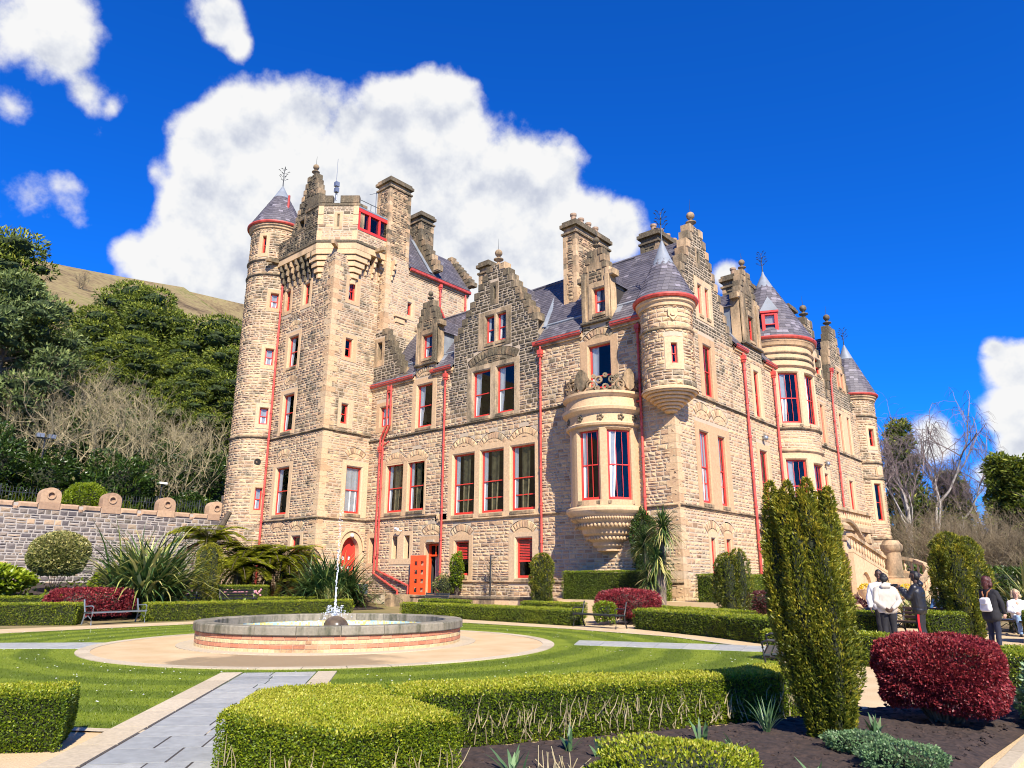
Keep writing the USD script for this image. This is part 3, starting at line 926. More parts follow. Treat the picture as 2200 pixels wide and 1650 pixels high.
# door with the open lattice leaf
H.append(sbox(-34.45, .5, -32.7, 4.2))
ds = sub(castle, 'side_door', 'side door with an open red leaf pierced by square holes')
surround(ds, FR, (-34.45, -32.7, .55, 4.2), [(-34.0, -32.83, .75, 3.76)], .03, .42, .06)
mesh(ds, 'frame', G().fbox(FR, -33.98, -33.86, .75, 3.72, -.42, -.3).fbox(FR, -32.95, -32.85, .75, 3.72, -.42, -.3).fbox(FR, -33.86, -32.95, 3.0, 3.1, -.42, -.3).fbox(FR, -33.86, -32.95, 3.64, 3.72, -.42, -.3).fbox(FR, -33.44, -33.38, 3.1, 3.64, -.4, -.34), M_DOOR)
mesh(ds, 'hall', G().add([FR(-34, .75, -.43), FR(-32.8, .75, -.43), FR(-32.8, 3.76, -.43), FR(-34, 3.76, -.43), FR(-34, .75, -1.8), FR(-32.8, .75, -1.8), FR(-32.8, 3.76, -1.8), FR(-34, 3.76, -1.8)], [[4, 5, 6, 7], [0, 4, 7, 3], [1, 2, 6, 5], [0, 1, 5, 4], [3, 7, 6, 2]]), M_ROOM)
mesh(ds, 'inner_door', G().fbox(FR, -33.55, -33.28, .78, 2.98, -.50, -.46), M_GREYMETAL)
lp = sbox(0, 0, 1.05, 2.32)
for i in range(4):
    for j in range(2):
        zc = .28 + i * .52
        lp = lp.difference(sbox(.25 + j * .42 - .1, zc - .13, .25 + j * .42 + .1, zc + .13))
ld = np.array([-.93, -.37, 0.0])
ln = np.array([-ld[1], ld[0], 0])
mesh(ds, 'leaf', G().prism(lp, lambda u, z: np.array([-33.86, 30.98, .74]) + ld * u + [0, 0, z] + ln * .03, lambda u, z: np.array([-33.86, 30.98, .74]) + ld * u + [0, 0, z] - ln * .03), M_DOOR)
mesh(ds, 'lintel_lamp', G().fbox(FR, -33.75, -33.15, 3.84, 3.98, 0, .16), M_CREAM)
# blank wall for door hole round
front = sbox(-40.05, Z0, -16.53, 14.62).union(G1).union(sbox(-31.85, 14.6, -24.95, 16.25)).union(sbox(-35.5, 14.6, -33.5, 15.5)).union(sbox(-21.8, 14.6, -19.95, 15.2))
HG = crow(FR, -40.05, -36.35, 14.62, -39.6, .9, 18.9, 8, stain=.9, sides='R')
front = front.union(HG)
H.append(slit(FR, (-40.05, -38.95, 16.2, 18.3), (-39.75, -39.25, 16.65, 18.0), stain=.45))
wall(FR, front, H + arch_pg + [sbox(-33.2, 5.1, -32.2, 5.5)], wf)
string(FR, -40.05, -32.98, 5.44, stain=.55)
string(FR, -32.98, -32.8, 5.22, h=.5, stain=.4)
string(FR, -32.8, -22.4, 5.04, stain=.5); string(FR, -18.62, -16.55, 5.04, stain=.5)
string(FR, -40.05, -22.4, 10.82, stain=.75); string(FR, -18.62, -17.3, 10.82, stain=.75)
string(FR, -32.3, -16.5, 1.5, h=.14, out=.10, stain=.6, name='plinth_course')
mesh(castle, 'gable_back', G().poly(G1.union(sbox(-31.85, 14.6, -24.95, 16.25)), lambda u, z: FR(u, z, -.5), flip=True), M_MORTAR)
ball_finial(-28.32, 31.25, 20.72, 1.2, .75)

# --- right side
def wr(u, z):
    if z > 14.6:
        return .95 - .2 * (u > 50)
    if z > 12 and abs(u - 34.8) < 4:
        return .40
    if z > 10.7:
        return .20
    return -.06 if z > 5 else -.2


H = []
GR = crow(RT, 31.2, 38.35, 14.62, 34.72, .85, 20.75, 11, stain=.72)
GA = crow(RT, 49.6, 54.6, 14.62, 52.2, .9, 20.2, 8, stain=.8)
GB = crow(RT, 54.7, 60.5, 14.62, 57.6, .9, 21.0, 9, stain=.8)
arch_r = [voussoirs(RT, 34.0, 9.1, 1.0, 1.4, 9, .85, -.02), voussoirs(RT, 36.0, 9.1, 1.0, 1.4, 9, .85, -.02), voussoirs(RT, 34.25, 3.3, .8, 1.2, 8, .8, -.15), voussoirs(RT, 35.95, 3.3, .8, 1.2, 8, .8, -.15)]
H.append(window(RT, (33.05, 36.95, 5.12, 9.42), [(33.5, 34.5, 5.34, 8.98), (35.6, 36.42, 5.34, 8.98)], curtain='full', bars=2, open_at=.28, label='pair of tall windows on the side wall nearest the corner'))
H.append(window(RT, (40.65, 42.55, 5.1, 9.4), [(41.06, 42.12, 5.34, 8.98)], curtain='left', bars=1))
H.append(window(RT, (34.1, 35.95, 10.92, 14.3), [(34.56, 35.52, 11.0, 13.86)], curtain='left', bars=1, stain=.1))
H.append(window(RT, (40.75, 42.3, 10.92, 14.2), [(41.14, 41.86, 11.0, 13.84)], curtain='left', stain=.1))
H.append(window(RT, (34.05, 36.1, 15.2, 17.7), [(34.42, 34.86, 15.58, 17.3), (35.3, 35.72, 15.58, 17.3)], curtain='left', stain=.3))
H.append(slit(RT, (34.45, 34.95, 18.3, 19.5), (34.62, 34.78, 18.6, 19.25), stain=.7))
H.append(window(RT, (33.75, 34.75, 1.6, 3.95), [(34.03, 34.48, 1.9, 3.62)], curtain='none', stain=0, sill=False))
H.append(window(RT, (35.5, 36.5, 1.6, 3.95), [(35.76, 36.24, 1.9, 3.62)], curtain='none', stain=0, sill=False))
H.append(window(RT, (52.4, 53.7, 10.95, 14.1), [(52.72, 53.3, 11.1, 13.85)], curtain='left', stain=.15))
H.append(window(RT, (56.5, 59.7, 10.95, 14.2), [(56.88, 57.5, 11.05, 13.9), (58.75, 59.35, 11.05, 13.9)], curtain='left', stain=.15))
H.append(window(RT, (52.3, 54.1, 15.9, 17.8), [(52.7, 53.7, 16.2, 17.35)], curtain='none', stain=.3))
H.append(window(RT, (57.3, 59.5, 15.9, 17.8), [(57.6, 58.2, 16.2, 17.4), (58.5, 59.1, 16.2, 17.4)], curtain='full', stain=.2))
H.append(window(RT, (51.6, 53.3, 6.2, 9.2), [(52.05, 52.85, 6.4, 8.8)], curtain='left', stain=0))
H.append(window(RT, (57.1, 58.9, 6.2, 9.2), [(57.5, 58.4, 6.4, 8.85)], curtain='left', stain=0))
# basement doorway by the stair
gd = sub(castle, 'basement_door')
surround(gd, RT, (40.45, 41.6, .6, 4.0), [(40.8, 41.3, .75, 3.75)], .03, .35, .05)
mesh(gd, 'door', G().fbox(RT, 40.78, 41.32, .75, 3.77, -.36, -.3), M_RED)
H.append(sbox(40.45, .5, 41.6, 4.0))
side = sbox(31, Z0, 61.4, 14.62).union(GR).union(GA).union(GB)
side_c = sbox(40.0, 14.6, 42.7, 15.4)
side = side.union(side_c)
wall(RT, side, H + arch_r, wr, rough=.75)
string(RT, 31.0, 44.2, 5.04, stain=.6); string(RT, 49.3, 61.4, 5.04, stain=.6)
string(RT, 31.9, 44.2, 10.75, stain=.8); string(RT, 49.3, 61.4, 10.75, stain=.8)
for pg in (GR, GA, GB):
    mesh(castle, 'gable_back', G().poly(pg, lambda u, z: RT(u, z, -.5), flip=True), M_MORTAR)
ball_finial(-16.8, 34.72, 20.75, 1.15, .8)
ball_finial(-16.8, 52.2, 20.2, 1.25, .7)
ball_finial(-16.8, 57.6, 21.0, 1.25, .7)
quoins(-16.53, 31, Z0, 9.35, 1, -1, lambda z: .12)

# --- tower
def wt(u, z):
    s = .14 + .16 * math.sin(z * .8 + u)
    if z > 24.3:
        return .85
    if z > 11.2:
        return .26 + s * .7
    return .10 + s * .4 if z > 5.4 else .02


H = []
arch_t = [voussoirs(TF, -44.5, 9.05, .9, 1.3, 8, .75, .1), voussoirs(TF, -44.5, 14.35, .9, 1.3, 8, .75, .3), voussoirs(TF, -44.5, 18.65, .8, 1.2, 8, .75, .35), voussoirs(TF, -44.6, 4.2, .8, 1.25, 9, .8, 0), voussoirs(TF, -42.3, 4.2, .8, 1.25, 8, .8, 0)]
H.append(window(TF, (-45.7, -43.3, 5.6, 9.4), [(-45.28, -43.74, 5.85, 9.04)], curtain='both'))
H.append(window(TF, (-45.55, -43.5, 11.35, 14.6), [(-45.15, -43.86, 11.6, 14.25)], curtain='left', stain=.1))
H.append(window(TF, (-45.5, -43.6, 16.05, 18.95), [(-45.1, -43.92, 16.3, 18.6)], curtain='left', stain=.15))
H.append(window(TF, (-46.38, -45.2, 20.55, 22.7), [(-46.1, -45.5, 20.82, 22.45)], curtain='none', stain=.2, sill=False))
H.append(window(TF, (-44.0, -42.7, 20.45, 22.65), [(-43.66, -43.02, 20.75, 22.4)], curtain='none', stain=.2, sill=False))
H.append(window(TF, (-43.1, -41.45, 2.2, 4.6), [(-42.74, -41.8, 2.43, 4.32)], curtain='none', stain=.02))
wall(TF, sbox(-46.6, Z0, -40.05, 23.9), H + arch_t, wt, heights=(0.14, 0.17, 0.21, 0.25))
H = []
arch_t = [voussoirs(TR, 29.86, 8.95, .9, 1.3, 8, .75, .02)]
H.append(window(TR, (28.85, 30.98, 5.6, 9.35), [(29.24, 30.46, 5.86, 8.95)], curtain='full', stain=.06, blind=True))
H.append(window(TR, (28.2, 29.4, 11.5, 13.5), [(28.5, 29.02, 11.78, 13.14)], curtain='left', stain=.1, sill=False))
H.append(window(TR, (28.2, 29.4, 16.2, 18.15), [(28.5, 29.02, 16.47, 17.8)], curtain='none', stain=.1, sill=False))
H.append(window(TR, (28.2, 29.4, 20.4, 22.5), [(28.5, 29.02, 20.68, 22.16)], curtain='left', bars=1, stain=.1, sill=False))
# arched doorway
da = Polygon([(29.2 + 0, .6)] + [(29.88 + .68 * math.cos(t), 3.42 + .9 * math.sin(t)) for t in np.linspace(PI, 0, 15)] + [(30.56, .6)])
do = Polygon([(28.93, .56)] + [(29.88 + .95 * math.cos(t), 3.42 + 1.25 * math.sin(t)) for t in np.linspace(PI, 0, 15)] + [(30.83, .56)])
H.append(do)
ad = sub(castle, 'arched_doorway', 'small round-arched doorway with a red door')
mesh(ad, 'surround', G().prism(do.difference(da), lambda u, z: TR(u, z, -.4), lambda u, z: TR(u, z, .04)), M_ASHLAR)
hood = Polygon([(29.88 + 1.08 * math.cos(t), 3.45 + 1.38 * math.sin(t)) for t in np.linspace(PI, 0, 15)] + [(29.88 + .96 * math.cos(t), 3.45 + 1.26 * math.sin(t)) for t in np.linspace(0, PI, 15)])
mesh(ad, 'hood_mould', G().prism(hood, lambda u, z: TR(u, z, 0), lambda u, z: TR(u, z, .13)), M_ASHLAR)
hl = da
for a, b in ((29.62, 3.0), (30.1, 3.0), (29.62, 2.35), (30.1, 2.35)):
    hl = hl.difference(sbox(a - .09, b - .14, a + .09, b + .14))
mesh(ad, 'door', G().prism(hl, lambda u, z: TR(u, z, -.42), lambda u, z: TR(u, z, -.36)), M_RED)
mesh(ad, 'door_panes', G().poly(da, lambda u, z: TR(u, z, -.43)), M_WHITEPAINT)
lampg = G().add(*[(lambda m: (m.vertices + TR(29.9, 4.42, .12), m.faces))(trimesh.creation.icosphere(2, .13))][0])
mesh(ad, 'lamp', lampg, M_WHITEPAINT, smooth=True)
wall(TR, sbox(27.15, Z0, 31.04, 23.9), H + arch_t, wt, rough=.7, heights=(0.15, 0.19, 0.23, 0.27))
quoins(-40.05, 27.15, Z0, 23.3, 1, -1, lambda z: .08 + .02 * (z > 11), .72, .42)
string(TF, -46.6, -39.95, 5.44, stain=.6); string(TR, 27.05, 31.0, 5.44, stain=.6)
string(TF, -46.6, -39.95, 11.2, stain=.75); string(TR, 27.05, 31.0, 11.2, stain=.75)
# breast and the tower's inner wall
wall(BRF, sbox(-40.05, 18.2, -39.26, 24.9), [], lambda u, z: .1)
wall(BRR, sbox(31.04, 15.0, 33.2, 24.9), [], lambda u, z: .85 if z < 18.7 else .06, rough=.5)
quoins(-39.26, 31.04, 18.75, 24.9, 1, -1, lambda z: .03, .5, .34)
H = [window(TRB, (33.0, 34.0, 20.4, 22.1), [(33.3, 33.72, 20.76, 21.76)], curtain='left', stain=.1, sill=False)]
wall(TRB, sbox(33.2, 14.0, 39.6, 24.3), H, lambda u, z: .05, rough=.5)
quoins(-39.4, 39.6, 14, 24.2, 1, 1, lambda z: .05)
mesh(castle, 'corbel_shelf', G().fbox(BRR, 31.9, 33.1, 20.2, 20.4, -.05, .2, bev=.03).fbox(BRR, 32.05, 32.95, 19.8, 20.2, -.05, .1, bev=.03), M_ASHLAR)
gutter(TRB, 33.25, 39.75, 24.45, .42)

# --- parapet storey of the tower
OV = .60
px0, px1, py0, py1 = -48.3, -40.05 + OV, 27.15 - OV, 34.0
plan = Polygon([(px0, py0), (-41.65, py0), (px1, 28.4), (px1, py1), (px0, py1)])
shaft = Polygon([(-46.5, 27.15), (-40.05, 27.15), (-40.05, 34), (-46.5, 34)])
def slab(pg, z0, z1, tone, name, material=None):
    return mesh(castle, name, G().prism(pg, lambda u, z, a=z0: np.array([u, z, a]), lambda u, z, b=z1: np.array([u, z, b]), tone), material or M_ASHLAR)
diag = Polygon([(-43.0, 26.0), (-41.45, 26.0), (-39.0, 28.25), (-39.0, 29.7), (-40.2, 29.7), (-42.2, 28.4)])
for k in range(6):
    z = 24.42 - k * .42
    pgk = plan.buffer(-.02 - .10 * k, join_style=2).intersection(diag.buffer(-.16 * k, join_style=2)).union(Polygon())
    slab(pgk, z - .40, z - .02 * k, (.55, .05, 0), 'stepped_corbel')
slab(plan.buffer(.06, join_style=2), 24.9, 25.06, (.3, .9, 0), 'parapet_string')
low = plan.difference(plan.buffer(-.4, join_style=2))
DF = Plane((-41.65, 26.55, 0), np.array([2.2, 1.85, 0]) / math.hypot(2.2, 1.85), np.array([1.85, -2.2, 0]) / math.hypot(2.2, 1.85))
LD = math.hypot(2.2, 1.85)
PF = Plane((0, py0, 0), (1, 0, 0), (0, -1, 0)); PR = Plane((px1, 0, 0), (0, 1, 0), (1, 0, 0))
slab(plan, 24.4, 24.9, (.6, .25, 0), 'parapet_base')
pw = lambda u, z: .85
wall(PF, sbox(px0 + 1.2, 25.06, -41.65, 26.35), [], pw)
wall(PF, sbox(-43.2, 26.3, -41.65, 27.9), [], pw)
slab(Polygon([(px0 + 1.2, py0 + .02), (-41.7, py0 + .02), (-41.7, py0 + .45), (px0 + 1.2, py0 + .45)]), 25.0, 26.35, (.3, .9, 0), 'parapet_coping')
Hd = [slit(DF, (1.15, 1.75, 25.9, 27.3), (1.36, 1.52, 26.1, 27.1), stain=.2)]
wall(DF, sbox(0, 25.06, LD, 27.8), Hd, lambda u, z: .22 if z < 27 else .6, rough=.6)
wall(PR, sbox(28.4, 25.06, 31.05, 25.95), [], lambda u, z: .3, rough=.6)
wall(PR, sbox(31.04, 24.9, 33.2, 25.0), [], lambda u, z: .3)
inner = Polygon([(-43.2, 26.6), (-41.7, 26.6), (px1 - .05, 28.44), (px1 - .05, 29.0), (-43.2, 29.0)])
slab(inner, 25.0, 27.8, (.4, .6, 0), 'corner_turret_core')
slab(inner.buffer(.12, join_style=2), 27.78, 27.98, (.3, .85, 0), 'corner_turret_string')
for a, b in ((.0, .95), (1.5, LD)):
    mesh(castle, 'merlon', G().fbox(DF, a, b, 27.98, 28.62, -.4, .06, (.3, .9, 0), bev=.05), M_ASHLAR)
mesh(castle, 'merlon', G().fbox(PF, -43.2, -41.7, 27.98, 28.9, -.4, .06, (.3, .95, 0), bev=.05), M_ASHLAR)
for z in (25.06, 26.3, 27.1):
    for s in (0, 1):
        mesh(castle, 'quoin', G().fbox(DF, *((-.03, .36) if s == 0 else (LD - .36, LD + .03)), z, min(z + .75, 27.8), -.1, .035, (.6, .1, 0)), M_ASHLAR)
# machicolation corbels
for i in range(8):
    x = -46.9 + i * .66
    g = G()
    for k in range(4):
        g.fbox(TF, x - .11, x + .11, 22.55 + k * .46, 23.0 + k * .46, -.05, .16 + k * .15, (.4, .8, 0), bev=.06)
    mesh(castle, 'corbel', g, M_ASHLAR)
for i in range(5):
    y = 29.15 + i * .60
    g = G()
    for k in range(4):
        g.fbox(TR if y < 31 else BRR, y - .10, y + .10, 22.85 + k * .39, 23.23 + k * .39, -.05, .14 + k * .13, (.6, .25, 0), bev=.05)
    mesh(castle, 'corbel', g, M_ASHLAR)
for p, q in ((PF(-46.6, 24.85, 0), (0, -1, 0)), (DF(1.45, 24.6, 0), DF.n), (PR(30.2, 24.85, 0), (1, 0, 0))):
    q = np.array(q, float)
    mesh(castle, 'water_spout', G().bar(p - q * .2, p + q * 1.0 - [0, 0, .12], .26, .26, tone=(.5, .5, 0)), M_ASHLAR)
# caphouse gable, look-out windows, flat roof
CG = Plane((0, 26.98, 0), (1, 0, 0), (0, -1, 0))
cg = crow(CG, -45.9, -41.5, 26.3, -43.6, .7, 31.2, 10, stain=.85)
H = [slit(CG, (-45.0, -44.0, 26.9, 28.0), (-44.85, -44.2, 27.1, 27.75), stain=.8)]
wall(CG, cg.union(sbox(-45.9, 25.0, -41.5, 26.35)), H, lambda u, z: .9)
mesh(castle, 'gable_back', G().poly(cg, lambda u, z: CG(u, z, -.5), flip=True), M_MORTAR)
ball_finial(-43.6, 27.25, 31.2, 1.15, .7)
lw = sub(castle, 'lookout_window', 'band of three red-framed lookout windows at the tower top')
fr, pn = G(), G()
fr.fbox(PR, 28.42, 31.25, 25.92, 26.12, -.3, .04).fbox(PR, 28.42, 31.25, 27.35, 27.62, -.3, .06)
for a in (28.42, 29.35, 30.27, 31.1):
    fr.fbox(PR, a, a + .16, 26.12, 27.35, -.3, .03)
for a in (28.58, 29.51, 30.43):
    pn.add([PR(a, 26.12, -.06), PR(a + .78, 26.12, -.06), PR(a + .78, 27.35, -.06), PR(a, 27.35, -.06)], [[0, 1, 2, 3]])
mesh(lw, 'frame', fr, M_RED); mesh(lw, 'pane', pn, M_GLASS)
mesh(lw, 'room', G().add([PR(28.5, 26, -.35), PR(31.2, 26, -.35), PR(31.2, 27.5, -.35), PR(28.5, 27.5, -.35), PR(28.5, 26, -2.4), PR(31.2, 26, -2.4), PR(31.2, 27.5, -2.4), PR(28.5, 27.5, -2.4)], [[4, 5, 6, 7], [0, 4, 7, 3], [1, 2, 6, 5], [0, 1, 5, 4], [3, 7, 6, 2]]), M_ROOM)
slab(Polygon([(-43, 28.3), (px1 + .08, 28.42), (px1 + .08, 31.3), (-43, 31.3)]), 27.62, 27.74, (.2, .5, 0), 'lookout_roof', M_LEAD)
rl = sub(castle, 'roof_rail')
mesh(rl, 'rail', G().tube([(px1 - .3, 28.4, 28.5), (px1 - .3, 31.0, 28.5)], .025, 5).tube([(px1 - .3, 28.4, 27.7), (px1 - .3, 28.4, 28.5)], .02, 5).tube([(px1 - .3, 29.7, 27.7), (px1 - .3, 29.7, 28.5)], .02, 5), M_IRON)
mesh(castle, 'flag_pole', G().tube([(-47.2, 27.3, 25.8), (-47.2, 27.3, 31.0)], .09, 8), M_PIPE)


def chimney(x0, x1, y0, y1, z0, z1, weather, pots=(), strings=True, name='chimney', face_mat=True):
    c = sub(castle, name)
    slabm = lambda a, b, e, t: mesh(c, 'cap' if e else 'core', G().box(x0 - e, x1 + e, y0 - e, y1 + e, a, b, t), M_ASHLAR)
    slabm(z0, z1, -.03, (.4, weather, 0))
    Fy = Plane((0, y0 + .03, 0), (1, 0, 0), (0, -1, 0)); Fx = Plane((x1 - .03, 0, 0), (0, 1, 0), (1, 0, 0))
    q = .26
    lay(Fy, sbox(x0 + q, z0, x1 - q, z1 - .5), lambda u, z: weather)
    lay(Fx, sbox(y0 + q, z0, y1 - q, z1 - .5), lambda u, z: weather)
    z, k = z0, 0
    g = G()
    while z < z1 - .55:
        h = rng.uniform(.28, .4)
        for (cx, cy) in ((x0, y0), (x1, y0), (x1, y1)):
            e = q + (.06 if k % 2 else -.03)
            ax = sorted((cx - .015 if cx == x0 else cx + .015, cx + e if cx == x0 else cx - e)); ay = sorted((cy - .015 if cy == y0 else cy + .015, cy + e if cy == y0 else cy - e))
            g.box(ax[0], ax[1], ay[0], ay[1], z + .006, min(z + h, z1 - .5), (rng.random(), weather + rng.normal(0, .15), 0))
        z += h; k += 1
    mesh(c, 'quoins', g, M_ASHLAR, kind='stuff')
    mesh(c, 'cap', G().box(x0 - .10, x1 + .10, y0 - .10, y1 + .10, z1 - .55, z1 - .42, (.3, .8, 0)), M_ASHLAR)
    mesh(c, 'cap', G().box(x0 - .16, x1 + .16, y0 - .16, y1 + .16, z1 - .08, z1 + .14, (.3, .9, 0)).box(x0 - .05, x1 + .05, y0 - .05, y1 + .05, z1 + .14, z1 + .34, (.3, 1, 0)), M_ASHLAR)
    for (px_, py_) in pots:
        mesh(c, 'chimney_pot', G().lathe([(.19, z1 + .3), (.16, z1 + .8), (.21, z1 + .88), (.21, z1 + 1.0), (.14, z1 + 1.0), (.13, z1 + .5)], (px_, py_), 12), M_TERRA)


chimney(-40.75, -39.26, 31.04, 33.1, 24.9, 31.0, .45)
chimney(-42.3, -40.85, 35.6, 37.0, 25.0, 30.5, .8)
chimney(-24.45, -23.5, 32.9, 36.6, 16.5, 22.7, .45, [(-24, 33.4), (-24, 34.2), (-24, 35.0), (-24, 35.8)], name='tall_chimney')
chimney(-31.7, -30.85, 33.0, 34.2, 17.5, 22.2, .6)
chimney(-21.9, -20.6, 37.8, 42.8, 18.0, 23.0, .85, [(-21.2, 38.4), (-21.2, 39.3), (-21.2, 40.2), (-21.2, 41.1), (-21.2, 42.0)])
chimney(-19.4, -18.3, 44.2, 49.5, 17.0, 21.4, .9, [(-18.8, 44.8), (-18.8, 45.6), (-18.8, 46.4)])
chimney(-19.4, -18.3, 53.6, 55.0, 17.0, 22.0, .8)
# tower roofs
slates((-39.05, 33.1, 24.5), (-39.05, 35.75, 24.5), (-42.2, 35.75, 29.2), (-42.2, 33.1, 29.2))
slates((-39.05, 35.75, 24.5), (-39.05, 39.7, 24.5), (-41.4, 39.7, 27.9), (-41.4, 35.75, 27.9))
mesh(castle, 'roof_sheet', G().add([(-39.1, 33.1, 24.42), (-39.1, 39.7, 24.42), (-41.4, 39.7, 27.75), (-41.4, 33.1, 27.75)], [[0, 1, 2, 3]]).add([(-39.1, 33.1, 24.42), (-39.1, 35.75, 24.42), (-42.2, 35.75, 29.05), (-42.2, 33.1, 29.05)], [[0, 1, 2, 3]]), M_LEAD)
for yy, xt, zt, xb, n in ((35.6, -40.9, 28.6, -38.7, 7), (39.55, -41.6, 28.2, -38.75, 9)):
    FF = Plane((0, yy, 0), (1, 0, 0), (0, -1, 0))
    pgx = crow(FF, -44, xb, 24.9, xt - .3, .6, zt, n, stain=.8, sides='R')
    mesh(castle, 'stepped_wall', G().prism(pgx, lambda u, z: FF(u, z, -.4), lambda u, z: FF(u, z, 0), (.3, .8, 0)), M_ASHLAR)
mesh(castle, 'lead_flashing', G().bar((-39.1, 35.3, 24.75), (-41.5, 35.3, 28.3), .3, .05), M_LEAD)

# --- main roofs
EA, BKz, RDz = 14.72, 16.0, 20.2
for a, b in ((-40.2, -35.5), (-33.5, -31.85), (-24.95, -21.8), (-19.95, -17.0)):
    slates((a, 30.72, EA), (b, 30.72, EA), (b, 31.72, BKz), (a, 31.72, BKz), stain=.35)
    mesh(castle, 'roof_sheet', G().add([(a, 30.75, EA - .05), (b, 30.75, EA - .05), (b, 31.75, BKz - .04), (a, 31.75, BKz - .04)], [[0, 1, 2, 3]]), M_LEAD)
    mesh(castle, 'lead_roll', G().tube([(a, 31.72, BKz + .03), (b, 31.72, BKz + .03)], .10, 6), M_LEAD)
a, b = -40.0, -16.6
slates((a, 31.75, BKz + .05), (b, 31.75, BKz + .05), (b, 34.85, RDz), (a, 34.85, RDz), stain=.05)
mesh(castle, 'roof_sheet', G().add([(a, 31.75, BKz - .04), (b, 31.75, BKz - .04), (b, 34.85, RDz - .06), (a, 34.85, RDz - .06), (b, 38.2, EA), (a, 38.2, EA)], [[0, 1, 2, 3], [3, 2, 4, 5]]), M_LEAD)
mesh(castle, 'ridge', G().tube([(a, 34.85, RDz), (b, 34.85, RDz)], .12, 6, (.2, .4, 0)), M_SLATE)
# gable roof behind the big front gable
slates((-24.7, 31.4, 14.7), (-24.7, 35.0, 14.7), (-28.3, 35.0, 20.1), (-28.3, 31.4, 20.1))
slates((-31.9, 35.0, 14.7), (-31.9, 31.4, 14.7), (-28.3, 31.4, 20.1), (-28.3, 35.0, 20.1))
mesh(castle, 'roof_sheet', G().add([(-24.7, 31.4, 14.6), (-24.7, 35, 14.6), (-28.3, 35, 20.05), (-28.3, 31.4, 20.05), (-31.9, 31.4, 14.6), (-31.9, 35, 14.6)], [[0, 1, 2, 3], [3, 2, 5, 4]]), M_LEAD)
mesh(castle, 'lead_flashing', G().bar((-24.9, 31.5, 15.9), (-25.9, 34.2, 19.2), .25, .08).bar((-24.8, 31.0, 14.9), (-24.8, 31.8, 16.1), .3, .1).bar((-32.0, 31.0, 14.9), (-32.0, 31.8, 16.1), .3, .1), M_LEAD)
# side roofs
for a, b in ((38.3, 40.0), (42.6, 44.5), (49.1, 49.7)):
    slates((-16.25, a, EA), (-16.25, b, EA), (-17.25, b, BKz), (-17.25, a, BKz), stain=.3)
    mesh(castle, 'roof_sheet', G().add([(-16.3, a, EA - .05), (-16.3, b, EA - .05), (-17.28, b, BKz - .04), (-17.28, a, BKz - .04)], [[0, 1, 2, 3]]), M_LEAD)
a, b = 36.2, 62.0
slates((-17.28, a, BKz + .05), (-17.28, b, BKz + .05), (-20.3, b, RDz), (-20.3, a, RDz))
mesh(castle, 'roof_sheet', G().add([(-17.28, a, BKz - .04), (-17.28, b, BKz - .04), (-20.3, b, RDz - .06), (-20.3, a, RDz - .06), (-23.4, b, EA), (-23.4, a, EA)], [[0, 1, 2, 3], [3, 2, 4, 5]]), M_LEAD)
for yc, zt in ((34.72, 20.2), (52.2, 19.6), (57.6, 20.3)):
    hw = 3.5 if yc < 40 else 2.6
    slates((-16.9, yc - hw, EA), (-20.5, yc - hw, EA), (-20.5, yc, zt), (-16.9, yc, zt))
    slates((-20.5, yc + hw, EA), (-16.9, yc + hw, EA), (-16.9, yc, zt), (-20.5, yc, zt))
    mesh(castle, 'roof_sheet', G().add([(-16.9, yc - hw, EA - .05), (-20.5, yc - hw, EA - .05), (-20.5, yc, zt - .05), (-16.9, yc, zt - .05), (-16.9, yc + hw, EA - .05), (-20.5, yc + hw, EA - .05)], [[0, 1, 2, 3], [3, 2, 5, 4]]), M_LEAD)
for a, b in ((-40.2, -35.55), (-33.85, -31.95), (-25.2, -21.85), (-19.9, -18.0)):
    gutter(FR, a, b, 14.82)
for a, b in ((38.5, 40.1), (42.75, 44.6), (49.2, 49.9)):
    gutter(RT, a, b, 14.82)


